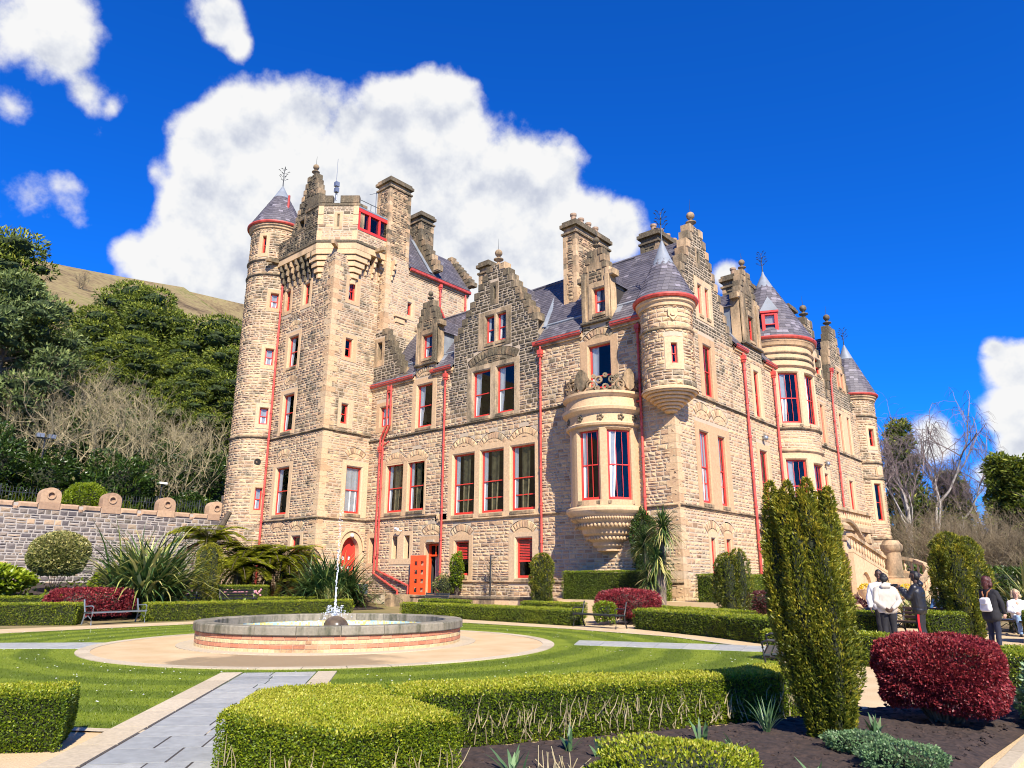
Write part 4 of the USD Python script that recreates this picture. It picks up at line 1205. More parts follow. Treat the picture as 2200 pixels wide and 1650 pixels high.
# --- dormers with stepped gables
def dormer(face, u0, u1, zb, zs, zt, n, win, zball, deep):
    d0 = .05
    uc = (u0 + u1) / 2
    pg = crow(face, u0 + .02, u1 - .02, zs, uc, .62, zt, n, thick=.5, stain=.75).union(sbox(u0 + .02, zb, u1 - .02, zs + .02))
    a, b, c, d = win
    h = window(face, (a - .28, b + .28, c - .3, d + .34), [win], curtain='left', stain=.65, proud=.05)
    body = pg.difference(h)
    flat(face, body, .0, (.4, .65, 0), 'dormer_front', M_ASHLAR)
    for x0, x1 in ((u0, u0 + .3), (u1 - .3, u1)):
        mesh(castle, 'pilaster', G().fbox(face, x0, x1, zb, zs + .1, -.05, .10, (.5, .65, 0), bev=.03), M_ASHLAR)
    lay(face, sbox(uc - .45, d + .4, uc + .45, zs + .55).difference(h), lambda u, z: .7, heights=(.18, .22))
    mesh(castle, 'dormer_back', G().poly(pg, lambda u, z: face(u, z, -.45), flip=True, tone=(.4, .7, 0)), M_ASHLAR)
    # base moulding, cheeks and the little roof
    mesh(castle, 'dormer_base', G().fbox(face, u0 - .06, u1 + .06, zb - .18, zb - .02, -.05, .20, (.3, .9, 0), bev=.05), M_ASHLAR)
    for u, s in ((u0, -1), (u1, 1)):
        P = [face(u, zb - .1, 0), face(u, zs, 0), face(u, zs, -.62), face(u, zb - .1, -.62)]
        mesh(castle, 'dormer_side', G().add(P if s < 0 else P[::-1], [[0, 1, 2, 3]], (.6, .45, 0)), M_ASHLAR)
        zc = zs - .35
        Q = [face(u - s * .06, zb - .1, -.6), face(u - s * .06, zc, -.6), face(u - s * .06, zc, -deep), face(u - s * .06, zb + 1.0, -1.2)]
        mesh(castle, 'lead_cheek', G().add(Q, [[0, 1, 2], [0, 2, 3]]), M_LEAD)
        e = face(u + s * .12, zc - .1, -.5); f = face(u + s * .12, zc - .1, -deep); t = face(uc, zc + 1.25, -.5); tt = face(uc, zc + 1.25, -deep - 1)
        if s > 0:
            slates(e, f, tt, t)
        else:
            slates(f, e, t, tt)
        mesh(castle, 'kneeler', G().fbox(face, u - .02 if s > 0 else u - .3, u + .3 if s > 0 else u + .02, zs - .05, zs + .30, -.5, .08, (.5, .6, 0), bev=.06), M_ASHLAR)
        mesh(castle, 'lead_flashing', G().bar(face(u + s * .2, EA + .15, .1), face(u + s * .2, BKz + .1, -.75), .34, .05), M_LEAD)
    p = face(uc, zt, -.2)
    ball_finial(p[0], p[1], zt, zball, .45)


dormer(FR, -35.5, -33.5, 15.5, 18.0, 19.85, 4, (-34.9, -34.0, 15.85, 17.45), .85, 2.0)
dormer(FR, -21.8, -19.95, 15.25, 17.7, 19.4, 4, (-21.05, -20.28, 15.64, 17.08), .9, 2.0)
dormer(RT, 40.0, 42.6, 15.45, 18.2, 20.3, 5, (41.0, 41.75, 15.75, 17.3), .95, 2.0)

# --- corner turret hung on the angle
c = (-16.64, 30.9)
R = 1.25
BZ = Cyl(c, R)
A = lambda deg: math.radians(deg) * R
Hb = [window(BZ, (A(-68), A(-27), 11.3, 12.95), [(A(-54), A(-41), 11.6, 12.6)], curtain='none', stain=.05, sill=False, depth=.24, ch=.03, fw=.045)]
wb = lambda u, z: .45 if z < 11.4 else .16
wall(BZ, sbox(A(-205), 10.3, A(95), 13.35), Hb, wb, rough=1.2)
wall(BZ, sbox(A(-205), 13.45, A(95), 14.55), [], wb, heights=(.22, .26), rough=1.2)
trt = sub(castle, 'corner_turret', 'corner turret with a slate cone hung on the angle of the walls')
mesh(trt, 'moulding', G().lathe([(R, 13.3), (R + .10, 13.36), (R + .10, 13.44), (R, 13.5)], c, 40, tone=(.4, .6, 0)), M_ASHLAR, smooth=35)
g = G().lathe([(R - .02, 14.5), (R + .10, 14.55), (R + .12, 14.72), (R + .22, 14.78), (R + .24, 14.92), (R, 14.96)], c, 40, tone=(.6, .15, 0))
mesh(trt, 'moulding', g, M_ASHLAR, smooth=35)
pr = [(.05, 9.42)]
for k in range(7):
    r0 = .32 + k * .165
    z = 9.46 + k * .135
    pr += [(r0 - .06, z), (r0, z + .04), (r0, z + .10), (r0 - .04, z + .135)]
pr += [(R + .12, 10.36), (R + .12, 10.46), (R, 10.55)]
mesh(trt, 'corbelled_base', G().lathe(pr, c, 44, tone=(.6, .12, 0)), M_ASHLAR, smooth=30)
mesh(trt, 'red_gutter', G().lathe([(R + .18, 14.93), (R + .32, 14.93), (R + .38, 15.02), (R + .38, 15.10), (R + .2, 15.10)], c, 44), M_PIPE, smooth=30)
mesh(trt, 'cone', G().lathe([(R + .22, 15.05), (.01, 18.5)], c, 36), M_LEAD)
cone_slates(c, R + .30, 15.08, .40, 17.5, .23, .30)
mesh(trt, 'lead_cap', G().lathe([(.47, 17.42), (.42, 17.5), (.05, 18.55), (0.01, 18.6)], c, 24), M_LEAD, smooth=40)
iron_finial(trt, *c, 18.5, 1.75)
sh = sub(castle, 'carved_shield')
mesh(sh, 'shield', G().prism(Polygon([(-.22, .28), (.22, .28), (.22, -.05), (0, -.32), (-.22, -.05)]), lambda u, z: BZ(A(-47) + u, 14.05 + z, .03), lambda u, z: BZ(A(-47) + u, 14.05 + z, .10), (.6, .2, 0)), M_ASHLAR)
mesh(sh, 'boss', G().prism(Point(0, .02).buffer(.11), lambda u, z: BZ(A(-47) + u, 14.05 + z, .09), lambda u, z: BZ(A(-47) + u, 14.05 + z, .14), (.6, .2, 0)), M_ASHLAR)

# --- oriel bay
c = (-20.51, 31.0)
R = 1.9
OB = Cyl(c, R)
A = lambda deg: math.radians(deg) * R
ory = [(A(-164), A(-134), 5.36, 8.8), (A(-104), A(-68.5), 5.36, 8.8), (A(-55), A(-15), 5.36, 8.8)]
window(OB, (A(-180), A(0), 5.05, 9.0), ory, bars=2, curtain='left', depth=.3, proud=0.0, ch=.09, label='curved oriel window of tall three-part sashes')
orl = sub(castle, 'oriel', 'half-round oriel bay with a carved stone crest on a moulded base')
g = G()
g.lathe([(R, 8.98), (R + .12, 9.02), (R + .16, 9.12), (R + .06, 9.2), (R + .06, 9.62), (R + .14, 9.68), (R + .3, 9.78), (R + .34, 9.92), (R + .14, 10.02), (R + .10, 10.45), (R + .22, 10.52), (R + .30, 10.6), (R + .30, 10.72), (0, 10.8)], c, 40, PI, 2 * PI, tone=(.55, .08, 0))
mesh(orl, 'cornice', g, M_ASHLAR, smooth=30)
pr = [(.25, 2.95), (.6, 3.0), (.62, 3.15), (.80, 3.25), (.82, 3.42), (1.05, 3.52), (1.08, 3.7), (1.3, 3.8), (1.36, 4.02), (1.55, 4.1), (1.62, 4.32), (1.8, 4.42), (1.86, 4.62), (2.0, 4.7), (2.12, 4.86), (2.12, 4.98), (R + .02, 5.08)]
mesh(orl, 'moulded_base', G().lathe(pr, c, 48, PI, 2 * PI, tone=(.5, .22, 0)), M_ASHLAR, smooth=25)
for zz, rr, nn in ((4.2, 1.64, 26), (3.6, 1.1, 18), (4.52, 1.86, 44)):
    gg = G()
    for i in range(nn):
        a = PI + PI * (i + .5) / nn
        m = trimesh.creation.icosphere(1, .075 if nn < 40 else .055)
        gg.add(m.vertices * [1, 1, 1.3] + [c[0] + rr * math.cos(a), c[1] + rr * math.sin(a), zz], m.faces, (.5, .3, 0))
    mesh(orl, 'carved_band', gg, M_ASHLAR)
for i, a in enumerate((-160, -128, -96, -64, -34, -10)):
    gg = G()
    for k in range(5):
        m = trimesh.creation.icosphere(1, .07)
        t = k * 2 * PI / 5
        gg.mesh(m.apply_transform(trimesh.transformations.translation_matrix(OB(A(a) + .11 * math.cos(t), 9.41 + .11 * math.sin(t), .08))), (.3, .8, 0))
    mesh(orl, 'carved_flower', gg, M_ASHLAR)
# crest: pierced scrolls and shields
def crest_piece(parent, pg, zc, uc, t=(.3, .62, 0)):
    R2 = R + .16
    C2 = Cyl(c, R2)
    mesh(parent, 'crest_stone', G().prism(pg, lambda u, z: C2(uc * R2 + u, zc + z, -.09), lambda u, z: C2(uc * R2 + u, zc + z, .09), t), M_ASHLAR)
ring = lambda r, w: Point(0, 0).buffer(r).difference(Point(0, 0).buffer(r - w))
shp = Polygon([(-.27, .42), (.27, .42), (.33, .1), (.2, -.3), (0, -.45), (-.2, -.3), (-.33, .1)])
shp = shp.difference(shp.buffer(-.07)).union(shp.buffer(-.13)).buffer(.03)
for a in (-160, -90, -20):
    crest_piece(orl, shp, 11.25, math.radians(a))
    crest_piece(orl, Point(0, .52).buffer(.13).union(Polygon([(-.28, .38), (.28, .38), (.1, .62), (-.1, .62)])), 11.25, math.radians(a))
for a0 in (-125, -55):
    for k, (da_, dz, r) in enumerate(((-20, -.08, .23), (20, -.08, .23), (-9, .16, .19), (9, .16, .19), (0, -.22, .17), (-27, .22, .13), (27, .22, .13), (-11, -.28, .13), (11, -.28, .13), (0, .38, .12), (-16, .34, .11), (16, .34, .11))):
        crest_piece(orl, ring(r, .08).union(Point(r * .4, 0).buffer(.05)), 11.12 + dz, math.radians(a0 + da_))
    crest_piece(orl, Polygon([(-.95, -.42), (.95, -.42), (.95, -.30), (-.95, -.30)]).segmentize(.15), 11.12, math.radians(a0))
crest_piece(orl, ring(.22, .08), 11.1, math.radians(-176)); crest_piece(orl, ring(.22, .08), 11.1, math.radians(-4))

# --- bow with the big cone
c = (-17.5, 46.75)
R = 2.55
BW = Cyl(c, R)
A = lambda deg: math.radians(deg) * R
window(BW, (A(-70), A(70), 10.95, 14.6), [(A(-62), A(-33), 11.12, 14.4), (A(-20), A(10), 11.12, 14.4)], bars=2, curtain='left', depth=.3, proud=0.02, label='curved tall window on the upper floor of the bow')
window(BW, (A(-70), A(70), 5.4, 9.1), [(A(-62), A(-33), 5.6, 8.82), (A(-20), A(8), 5.6, 8.6)], bars=2, curtain='left', depth=.3, proud=0.02)
wall(BW, sbox(A(-90), 9.5, A(90), 10.75), [], lambda u, z: .05, rough=.6)
wall(BW, sbox(A(-90), 0, A(90), 5.0), [], lambda u, z: 0, rough=.6)
flat(BW, sbox(A(-90), 5.0, A(90), 9.5).difference(sbox(A(-70), 5.4, A(70), 9.1)), 0, (.5, 0, 0), 'bow_wall', M_ASHLAR)
flat(BW, sbox(A(-90), 10.75, A(90), 16.7).difference(sbox(A(-70), 10.95, A(70), 14.6)), 0, (.5, .1, 0), 'bow_wall', M_ASHLAR)
bow = sub(castle, 'bow_turret', 'round bow with a wide slate cone and a small red dormer')
g = G()
for z, o, s in ((5.04, .13, .7), (9.35, .12, .5), (10.75, .14, .8), (14.85, .16, .3), (15.3, .08, .8), (15.75, .12, .5)):
    mesh(bow, 'moulding', G().lathe([(R - .02, z - .09), (R + o * .6, z - .05), (R + o, z), (R + o, z + .06), (R, z + .12)], c, 40, -PI / 2, PI / 2, (.4, s, 0)), M_ASHLAR, smooth=30)
g.lathe([(R, 16.2), (R + .12, 16.25), (R + .2, 16.45), (R + .26, 16.5), (R + .28, 16.66), (R, 16.7)], c, 44, tone=(.6, .3, 0))
mesh(bow, 'moulding', g, M_ASHLAR, smooth=30)
mesh(bow, 'red_gutter', G().lathe([(R + .2, 16.62), (R + .36, 16.62), (R + .42, 16.72), (R + .42, 16.8), (R + .2, 16.8)], c, 44), M_PIPE, smooth=30)
mesh(bow, 'cone', G().lathe([(R + .26, 16.75), (.01, 22.1)], c, 36), M_LEAD)
cone_slates(c, R + .36, 16.78, .55, 21.25, .27, .38)
mesh(bow, 'lead_cap', G().lathe([(.64, 21.1), (.58, 21.2), (.1, 22.2), (.06, 22.4), (.01, 22.45)], c, 24), M_LEAD, smooth=40)
iron_finial(bow, *c, 22.3, 1.55)
dn = math.radians(-66)
dd, dt = np.array([math.cos(dn), math.sin(dn), 0]), np.array([-math.sin(dn), math.cos(dn), 0])
DM = Plane(np.array([*c, 0]) + dd * 2.62, dt, dd)
dm = sub(castle, 'cone_dormer', 'small red dormer window on the bow cone')
fr = G()
for a, b, z0, z1 in ((-.50, -.29, 16.85, 18.45), (.29, .50, 16.85, 18.45), (-.29, .29, 16.85, 17.03), (-.29, .29, 18.27, 18.45), (-.29, .29, 17.60, 17.67), (-.57, .57, 18.42, 18.56)):
    fr.fbox(DM, a, b, z0, z1, -.3, .04 if z1 < 18.5 else .12, bev=.015)
mesh(dm, 'frame', fr, M_RED)
mesh(dm, 'pane', G().add([DM(-.3, 17, -.05), DM(.3, 17, -.05), DM(.3, 18.3, -.05), DM(-.3, 18.3, -.05)], [[0, 1, 2, 3]]), M_GLASS)
mesh(dm, 'curtain', G().add([DM(-.3, 17, -.15), DM(.3, 17, -.15), DM(.3, 18.3, -.15), DM(-.3, 18.3, -.15)], [[0, 1, 2, 3]]), M_WHITE)
mesh(dm, 'roof', G().add([DM(-.58, 18.56, .12), DM(.58, 18.56, .12), DM(0, 19.55, .06), DM(0, 19.55, -1.6), DM(-.58, 18.56, -1.2), DM(.58, 18.56, -1.2)], [[0, 1, 2], [0, 2, 4], [2, 3, 4], [1, 5, 2], [5, 3, 2]]), M_LEAD)
mesh(dm, 'cheek', G().add([DM(-.48, 16.8, 0), DM(-.48, 18.5, 0), DM(-.48, 18.5, -1.2), DM(.48, 16.8, 0), DM(.48, 18.5, 0), DM(.48, 18.5, -1.2)], [[0, 1, 2], [3, 5, 4]]), M_LEAD)

# --- far turret
def turret(c, R, zb, ze, za, capz, wins, rings, wfn, name, label, fin, shield=None, plaque=None, bodies=None):
    CY = Cyl(c, R)
    A = lambda deg: math.radians(deg) * R
    Hh = []
    for a, b, z0, z1, cu in wins:
        o = (A(a) - .25, A(b) + .25, z0 - .3, z1 + .3)
        Hh.append(window(CY, o, [(A(a), A(b), z0, z1)], curtain=cu, stain=.08, sill=False, depth=.3, ch=.05, fw=.055))
    cuts = [z for z, _ in rings]
    wall(CY, sbox(A(-205), zb, A(95), ze - .3), Hh, wfn, rough=1.1, heights=(.15, .18, .22, .26))
    t = sub(castle, name, label)
    g = G()
    for z, o in rings:
        mesh(t, 'moulding', G().lathe([(R - .02, z - .1), (R + o * .6, z - .06), (R + o, z), (R + o, z + .06), (R, z + .13)], c, 40, tone=(.4, .75, 0)), M_ASHLAR, smooth=30)
    g.lathe([(R - .02, ze - .4), (R + .12, ze - .34), (R + .14, ze - .2), (R + .24, ze - .14), (R + .26, ze), (R, ze + .02)], c, 40, tone=(.5, .35, 0))
    mesh(t, 'moulding', g, M_ASHLAR, smooth=30)
    mesh(t, 'red_gutter', G().lathe([(R + .2, ze), (R + .34, ze), (R + .40, ze + .09), (R + .40, ze + .17), (R + .2, ze + .17)], c, 44), M_PIPE, smooth=30)
    mesh(t, 'cone', G().lathe([(R + .24, ze + .1), (.01, za - .1)], c, 36), M_LEAD)
    f = (capz - ze - .12) / (za - ze - .12)
    cone_slates(c, R + .33, ze + .14, (R + .33) * (1 - f), capz, .25, .34)
    rc = (R + .33) * (1 - f)
    mesh(t, 'lead_cap', G().lathe([(rc + .07, capz - .08), (rc + .03, capz), (.06, za), (.01, za + .08)], c, 24), M_LEAD, smooth=40)
    iron_finial(t, *c, za - .05, fin)
    return CY, t


CY, t = turret((-17.2, 62.9), 1.7, .5, 16.2, 21.0, 19.75, [(-37, -19, 12.0, 13.4, 'left'), (-41, -19, 6.15, 9.0, 'left')], [(4.74, .14), (9.4, .1), (10.65, .14), (14.45, .1)], lambda u, z: .38 if z > 9 else .2, 'far_turret', 'round turret with a slate cone at the far end of the side wall', 1.5)
mesh(t, 'carved_panel', G().fbox(CY, -.95, -.05, 9.62, 10.45, 0, .05, (.6, .2, 0)).fbox(CY, -.85, -.15, 9.72, 10.35, .03, .08, (.7, .3, 0)), M_ASHLAR)
CY, t = turret((-48.46, 27.39), 1.95, .5, 28.0, 32.3, 31.2, [(-33, -16, 21.15, 22.3, 'full'), (-33, -15.5, 16.7, 17.95, 'full'), (-33, -15.5, 12.3, 13.5, 'full'), (-27, -13, 6.25, 7.75, 'full'), (-64, -55, 25.55, 26.95, 'none')], [(11.35, .14), (23.8, .12), (25.0, .14)], lambda u, z: .30 if z < 20 else .42, 'stair_turret', 'tall round stair turret with a slate cone beside the square tower', 1.7)
mesh(t, 'round_hole', G().prism(Point(0, 0).buffer(.22), lambda u, z: CY(math.radians(-28) * 1.95 + u, 9.6 + z, .01), lambda u, z: CY(math.radians(-28) * 1.95 + u, 9.6 + z, .06)), M_SLOT)

# --- drainpipes and small fittings
fy = 31 - .15
pipe([(-38.15, fy, 14.5), (-38.15, fy, 11.75), (-38.7, fy, 10.9), (-38.7, fy, 10.3), (-38.72, fy, 2.0), (-36.3, fy, .95), (-36.28, fy, .5)], hopper=(-38.7, fy, 10.2))
pipe([(-37.8, fy, 14.5), (-37.8, fy, 11.7), (-38.42, fy, 10.75), (-38.42, fy, 2.2), (-35.3, fy, 1.25), (-35.28, fy, .45)], hopper=(-37.95, fy, 14.25))
pipe([(-38.4, fy, 10.35), (-37.7, fy - .1, 10.55)], .05)
pipe([(-32.47, fy, 14.5), (-32.47, fy, 1.1), (-32.6, fy - .2, .8), (-32.6, fy - .2, .5)], hopper=(-32.47, fy, 14.2))
pipe([(-24.71, fy, 14.5), (-24.71, fy, .6)], hopper=(-24.71, fy, 14.15))
pipe([(-18.28, fy, 14.4), (-18.28, fy, .6)], hopper=(-18.28, fy, 14.2))
pipe([(-18.28, fy, 10.3), (-18.75, fy - .02, 10.3)], .05)
pipe([(-46.40, 26.98, 23.8), (-46.40, 26.98, .6)], .075)
rx = -16.53 + .15
pipe([(rx, 39.5, 14.5), (rx, 39.5, .6)], .075, hopper=(rx, 39.5, 14.2))
pipe([(rx, 43.95, 14.5), (rx, 43.95, .6)], .075, hopper=(rx, 43.95, 14.2))
pipe([(rx, 55.9, 17.0), (rx, 55.5, 16.2), (rx, 55.3, 14.0), (rx, 55.0, .6)], .07, hopper=(rx, 55.9, 17.1))
tx = -39.4 + .15
pipe([(tx, 36.5, 24.1), (tx, 36.5, 22.2), (tx + .05, 37.6, 20.6)], .08, hopper=(tx, 36.5, 24.0))
pipe([(tx, 39.3, 24.1), (tx, 39.3, 16)], .07)
for face, u, z in ((RT, 41.6, 9.75), (RT, 52.4, 9.5)):
    fl = sub(castle, 'wall_lamp')
    p = face(u, z, .22)
    m = trimesh.creation.icosphere(2, .15); m.apply_scale([1, 1, 1.1])
    mesh(fl, 'lamp_head', (m.vertices + p, m.faces), M_GREYMETAL, smooth=True)
    mesh(fl, 'bracket', G().tube([face(u, z + .1, 0), face(u, z + .15, .2)], .025, 5), M_IRON)
cc = sub(castle, 'security_camera')
p = FR(-36.35, 4.75, .3)
mesh(cc, 'camera_body', G().tube([p + [-.22, .0, .02], p + [.14, -.08, -.05]], .085, 10), M_WHITEPAINT)
mesh(cc, 'bracket', G().tube([FR(-36.25, 4.62, 0), FR(-36.25, 4.6, .2), p], .03, 6), M_WHITEPAINT)
ae = sub(castle, 'roof_aerial')
mesh(ae, 'mast', G().tube([(-41.3, 27.6, 28.5), (-41.3, 27.6, 32.0)], [.025, .012], 5), M_GREYMETAL)
mesh(ae, 'floodlight', G().box(-41.1, -40.8, 27.3, 27.55, 29.0, 29.35).box(-41.15, -40.85, 27.3, 27.6, 29.5, 29.85).tube([(-41.0, 27.5, 28.4), (-41.0, 27.5, 29.9)], .04, 6), M_GREYMETAL)
ac = sub(castle, 'chimney_aerial')
mesh(ac, 'mast', G().tube([(-40.9, 31.0, 27.0), (-40.9, 31.0, 30.6)], .03, 5).tube([(-41.6, 30.9, 30.55), (-40.7, 31.1, 30.5)], .02, 4), M_GREYMETAL)
emit_stones(castle, 'stone', 'stonework', (ST_V, ST_T), 300)
v, t_ = np.vstack(SL_V), np.vstack(SL_T)
pieces(castle, 'slate', 'slating', v, SLATE_F, t_[:, None, :] * np.ones((1, 8, 1)), M_SLATE, 300)
mesh(castle, 'dark_core', G().box(-39.0, -19.0, 33.2, 60, 1, 14.3).box(-45.5, -41.5, 29.5, 33, 1, 24.3), M_SLOT)

# ================================================================ the garden
rg = np.random.default_rng(21)


def leafmat(name, ramp, trans=0.35, rough=0.42, spec=0.45):
    n = {'at': ('attribute', {'attribute': 'tone'}), 'sx': ('separate_xyz', {}), 'r': ('rgb_ramp', {'ramp': ramp}),
         'sc': ('map_range', {'from_min': 0, 'from_max': 1, 'to_min': 0.7, 'to_max': 1.3}), 'm': ('vector_math', {'math_type': 'scale'}),
         'p': ('principled_bsdf', {'roughness': rough, 'specular_ior_level': spec}),
         't': ('translucent_bsdf', {}), 'mx': ('mix_closure', {'fac': trans})}
    L = [('at.vector', 'sx.vector'), ('sx.x', 'r.fac'), ('sx.y', 'sc.value'), ('r.color', 'm.vector1'), ('sc.result', 'm.scale'), ('m.vector', 'p.base_color'), ('m.vector', 't.color'),
         ('p.BSDF', 'mx.closure1'), ('t.BSDF', 'mx.closure2')]
    return mat(name, n, L, surface='mx.closure')


L_BOX = leafmat('box_leaf', [(0, (0.035, 0.075, 0.006)), (0.45, (0.13, 0.20, 0.008)), (0.8, (0.30, 0.34, 0.012)), (1, (0.46, 0.44, 0.05))])
L_BOXD = leafmat('hedge_leaf', [(0, (0.03, 0.06, 0.006)), (0.5, (0.13, 0.19, 0.008)), (0.85, (0.31, 0.34, 0.014)), (1, (0.44, 0.42, 0.04))])
L_YEW = leafmat('yew_needle', [(0, (0.018, 0.034, 0.005)), (0.5, (0.09, 0.115, 0.010)), (0.85, (0.23, 0.235, 0.02)), (1, (0.40, 0.33, 0.03))], .25)
L_YEWG = leafmat('golden_yew_needle', [(0, (0.05, 0.06, 0.006)), (0.5, (0.17, 0.18, 0.012)), (1, (0.40, 0.36, 0.03))], .25)
L_RED = leafmat('barberry_leaf', [(0, (0.06, 0.008, 0.012)), (0.5, (0.21, 0.022, 0.030)), (0.85, (0.40, 0.055, 0.055)), (1, (0.52, 0.17, 0.13))], .3)
L_PURPLE = leafmat('purple_leaf', [(0, (0.035, 0.010, 0.012)), (1, (0.15, 0.04, 0.04))], .3)
L_DARK = leafmat('evergreen_leaf', [(0, (0.010, 0.028, 0.006)), (0.6, (0.035, 0.075, 0.010)), (1, (0.13, 0.19, 0.03))], .25, .35)
L_PINE = leafmat('pine_needle', [(0, (0.03, 0.055, 0.006)), (0.5, (0.12, 0.165, 0.012)), (0.9, (0.27, 0.295, 0.024)), (1, (0.38, 0.38, 0.04))], .25, .6)
L_PINE2 = leafmat('grey_pine_needle', [(0, (0.04, 0.075, 0.02)), (0.6, (0.14, 0.19, 0.05)), (1, (0.27, 0.31, 0.09))], .2, .6)
L_STRAP = leafmat('strap_leaf', [(0, (0.018, 0.050, 0.014)), (0.6, (0.075, 0.14, 0.035)), (0.82, (0.30, 0.34, 0.08)), (0.95, (0.56, 0.50, 0.18)), (1, (0.55, 0.42, 0.25))], .25, .35)
L_FERN = leafmat('fern_frond', [(0, (0.12, 0.15, 0.01)), (0.5, (0.34, 0.37, 0.025)), (0.9, (0.58, 0.56, 0.06)), (1, (0.30, 0.14, 0.04))], .45)
L_VAR = leafmat('variegated_leaf', [(0, (0.03, 0.05, 0.01)), (0.5, (0.16, 0.18, 0.04)), (0.8, (0.42, 0.38, 0.12)), (1, (0.62, 0.56, 0.26))], .25)
L_LIME = leafmat('lime_leaf', [(0, (0.06, 0.10, 0.005)), (0.6, (0.22, 0.30, 0.01)), (1, (0.42, 0.46, 0.03))], .4)
L_TULIP = leafmat('bulb_leaf', [(0, (0.06, 0.13, 0.05)), (0.7, (0.16, 0.27, 0.11)), (1, (0.32, 0.40, 0.20))], .35, .4)
L_GRASS = leafmat('grass_blade', [(0, (0.06, 0.10, 0.004)), (0.6, (0.13, 0.185, 0.009)), (1, (0.24, 0.29, 0.02))], .35, .5)
L_DRY = leafmat('dry_stem', [(0, (0.14, 0.11, 0.07)), (1, (0.42, 0.36, 0.26))], .1, .7)
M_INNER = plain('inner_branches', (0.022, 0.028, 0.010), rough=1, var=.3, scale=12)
M_TWIG = plain('pale_twig', (0.37, 0.31, 0.17), rough=.8, var=.25, scale=8)
M_TWIGB = plain('grey_brown_twig', (0.21, 0.165, 0.095), rough=.8, var=.25, scale=8)
M_BARK = plain('bark', (0.10, 0.075, 0.05), rough=.9, var=.3, scale=5, bump=.02, bscale=20)
M_BARKP = plain('pine_bark', (0.26, 0.20, 0.15), rough=.9, var=.3, scale=2, bump=.03, bscale=8)
M_BIRCH = plain('birch_bark', (0.42, 0.38, 0.32), rough=.7, var=.35, scale=2.5)
M_PURPTWIG = plain('purple_twig', (0.19, 0.14, 0.125), rough=.8, var=.2, scale=3)


def unit(v):
    return v / (np.linalg.norm(v, axis=-1, keepdims=True) + 1e-12)


def leaves(P, N, L, W, up=0.25, spread=0.75, tone=None, fold=0.12, lv=0.3, tonefn=None):
    """Folded four-cornered leaves at P, growing out along N. Returns (vertices, [quads]), tone."""
    n = len(P)
    t = unit(N + np.array([0, 0, up]) + rg.normal(0, spread, (n, 3)))
    s = unit(np.cross(t, rg.normal(0, 1, (n, 3))))
    k = np.cross(s, t)
    l = (L * (1 + rg.uniform(-lv, lv, n)))[:, None]
    w = (W * (1 + rg.uniform(-lv, lv, n)))[:, None]
    mid = P + t * l * .45
    v = np.stack([P, mid + s * w * .5 + k * w * fold, P + t * l, mid - s * w * .5 + k * w * fold], 1).reshape(-1, 3)
    q = np.arange(4 * n).reshape(n, 4)
    x = rg.random(n) if tone is None else np.clip(tone + rg.normal(0, .17, n), 0, 1)
    tn = np.repeat(np.stack([x, rg.random(n), rg.random(n)], 1), 4, 0)
    return (v, [q]), tn


def fbm(P, s, seed=0.0):
    P = np.asarray(P) * s + seed
    return sum((np.sin(P[:, 0] * a + 1.7 * np.sin(P[:, 1] * b + c)) * np.sin(P[:, 1] * b + P[:, 2] * a * 1.3 + c) / d) for a, b, c, d in ((1, 1.1, .3, 1), (2.3, 2.1, 1.7, 2), (4.1, 4.7, 2.9, 4))) / 1.75


def sample_poly(pg, n):
    v, t = trimesh.creation.triangulate_polygon(pg, engine='earcut')
    a = v[t[:, 1]] - v[t[:, 0]]; b = v[t[:, 2]] - v[t[:, 0]]
    ar = np.abs(a[:, 0] * b[:, 1] - a[:, 1] * b[:, 0])
    k = rg.choice(len(t), n, p=ar / ar.sum())
    r1, r2 = rg.random(n), rg.random(n)
    f = r1 + r2 > 1
    r1, r2 = np.where(f, 1 - r1, r1), np.where(f, 1 - r2, r2)
    return v[t[k, 0]] + a[k] * r1[:, None] + b[k] * r2[:, None]


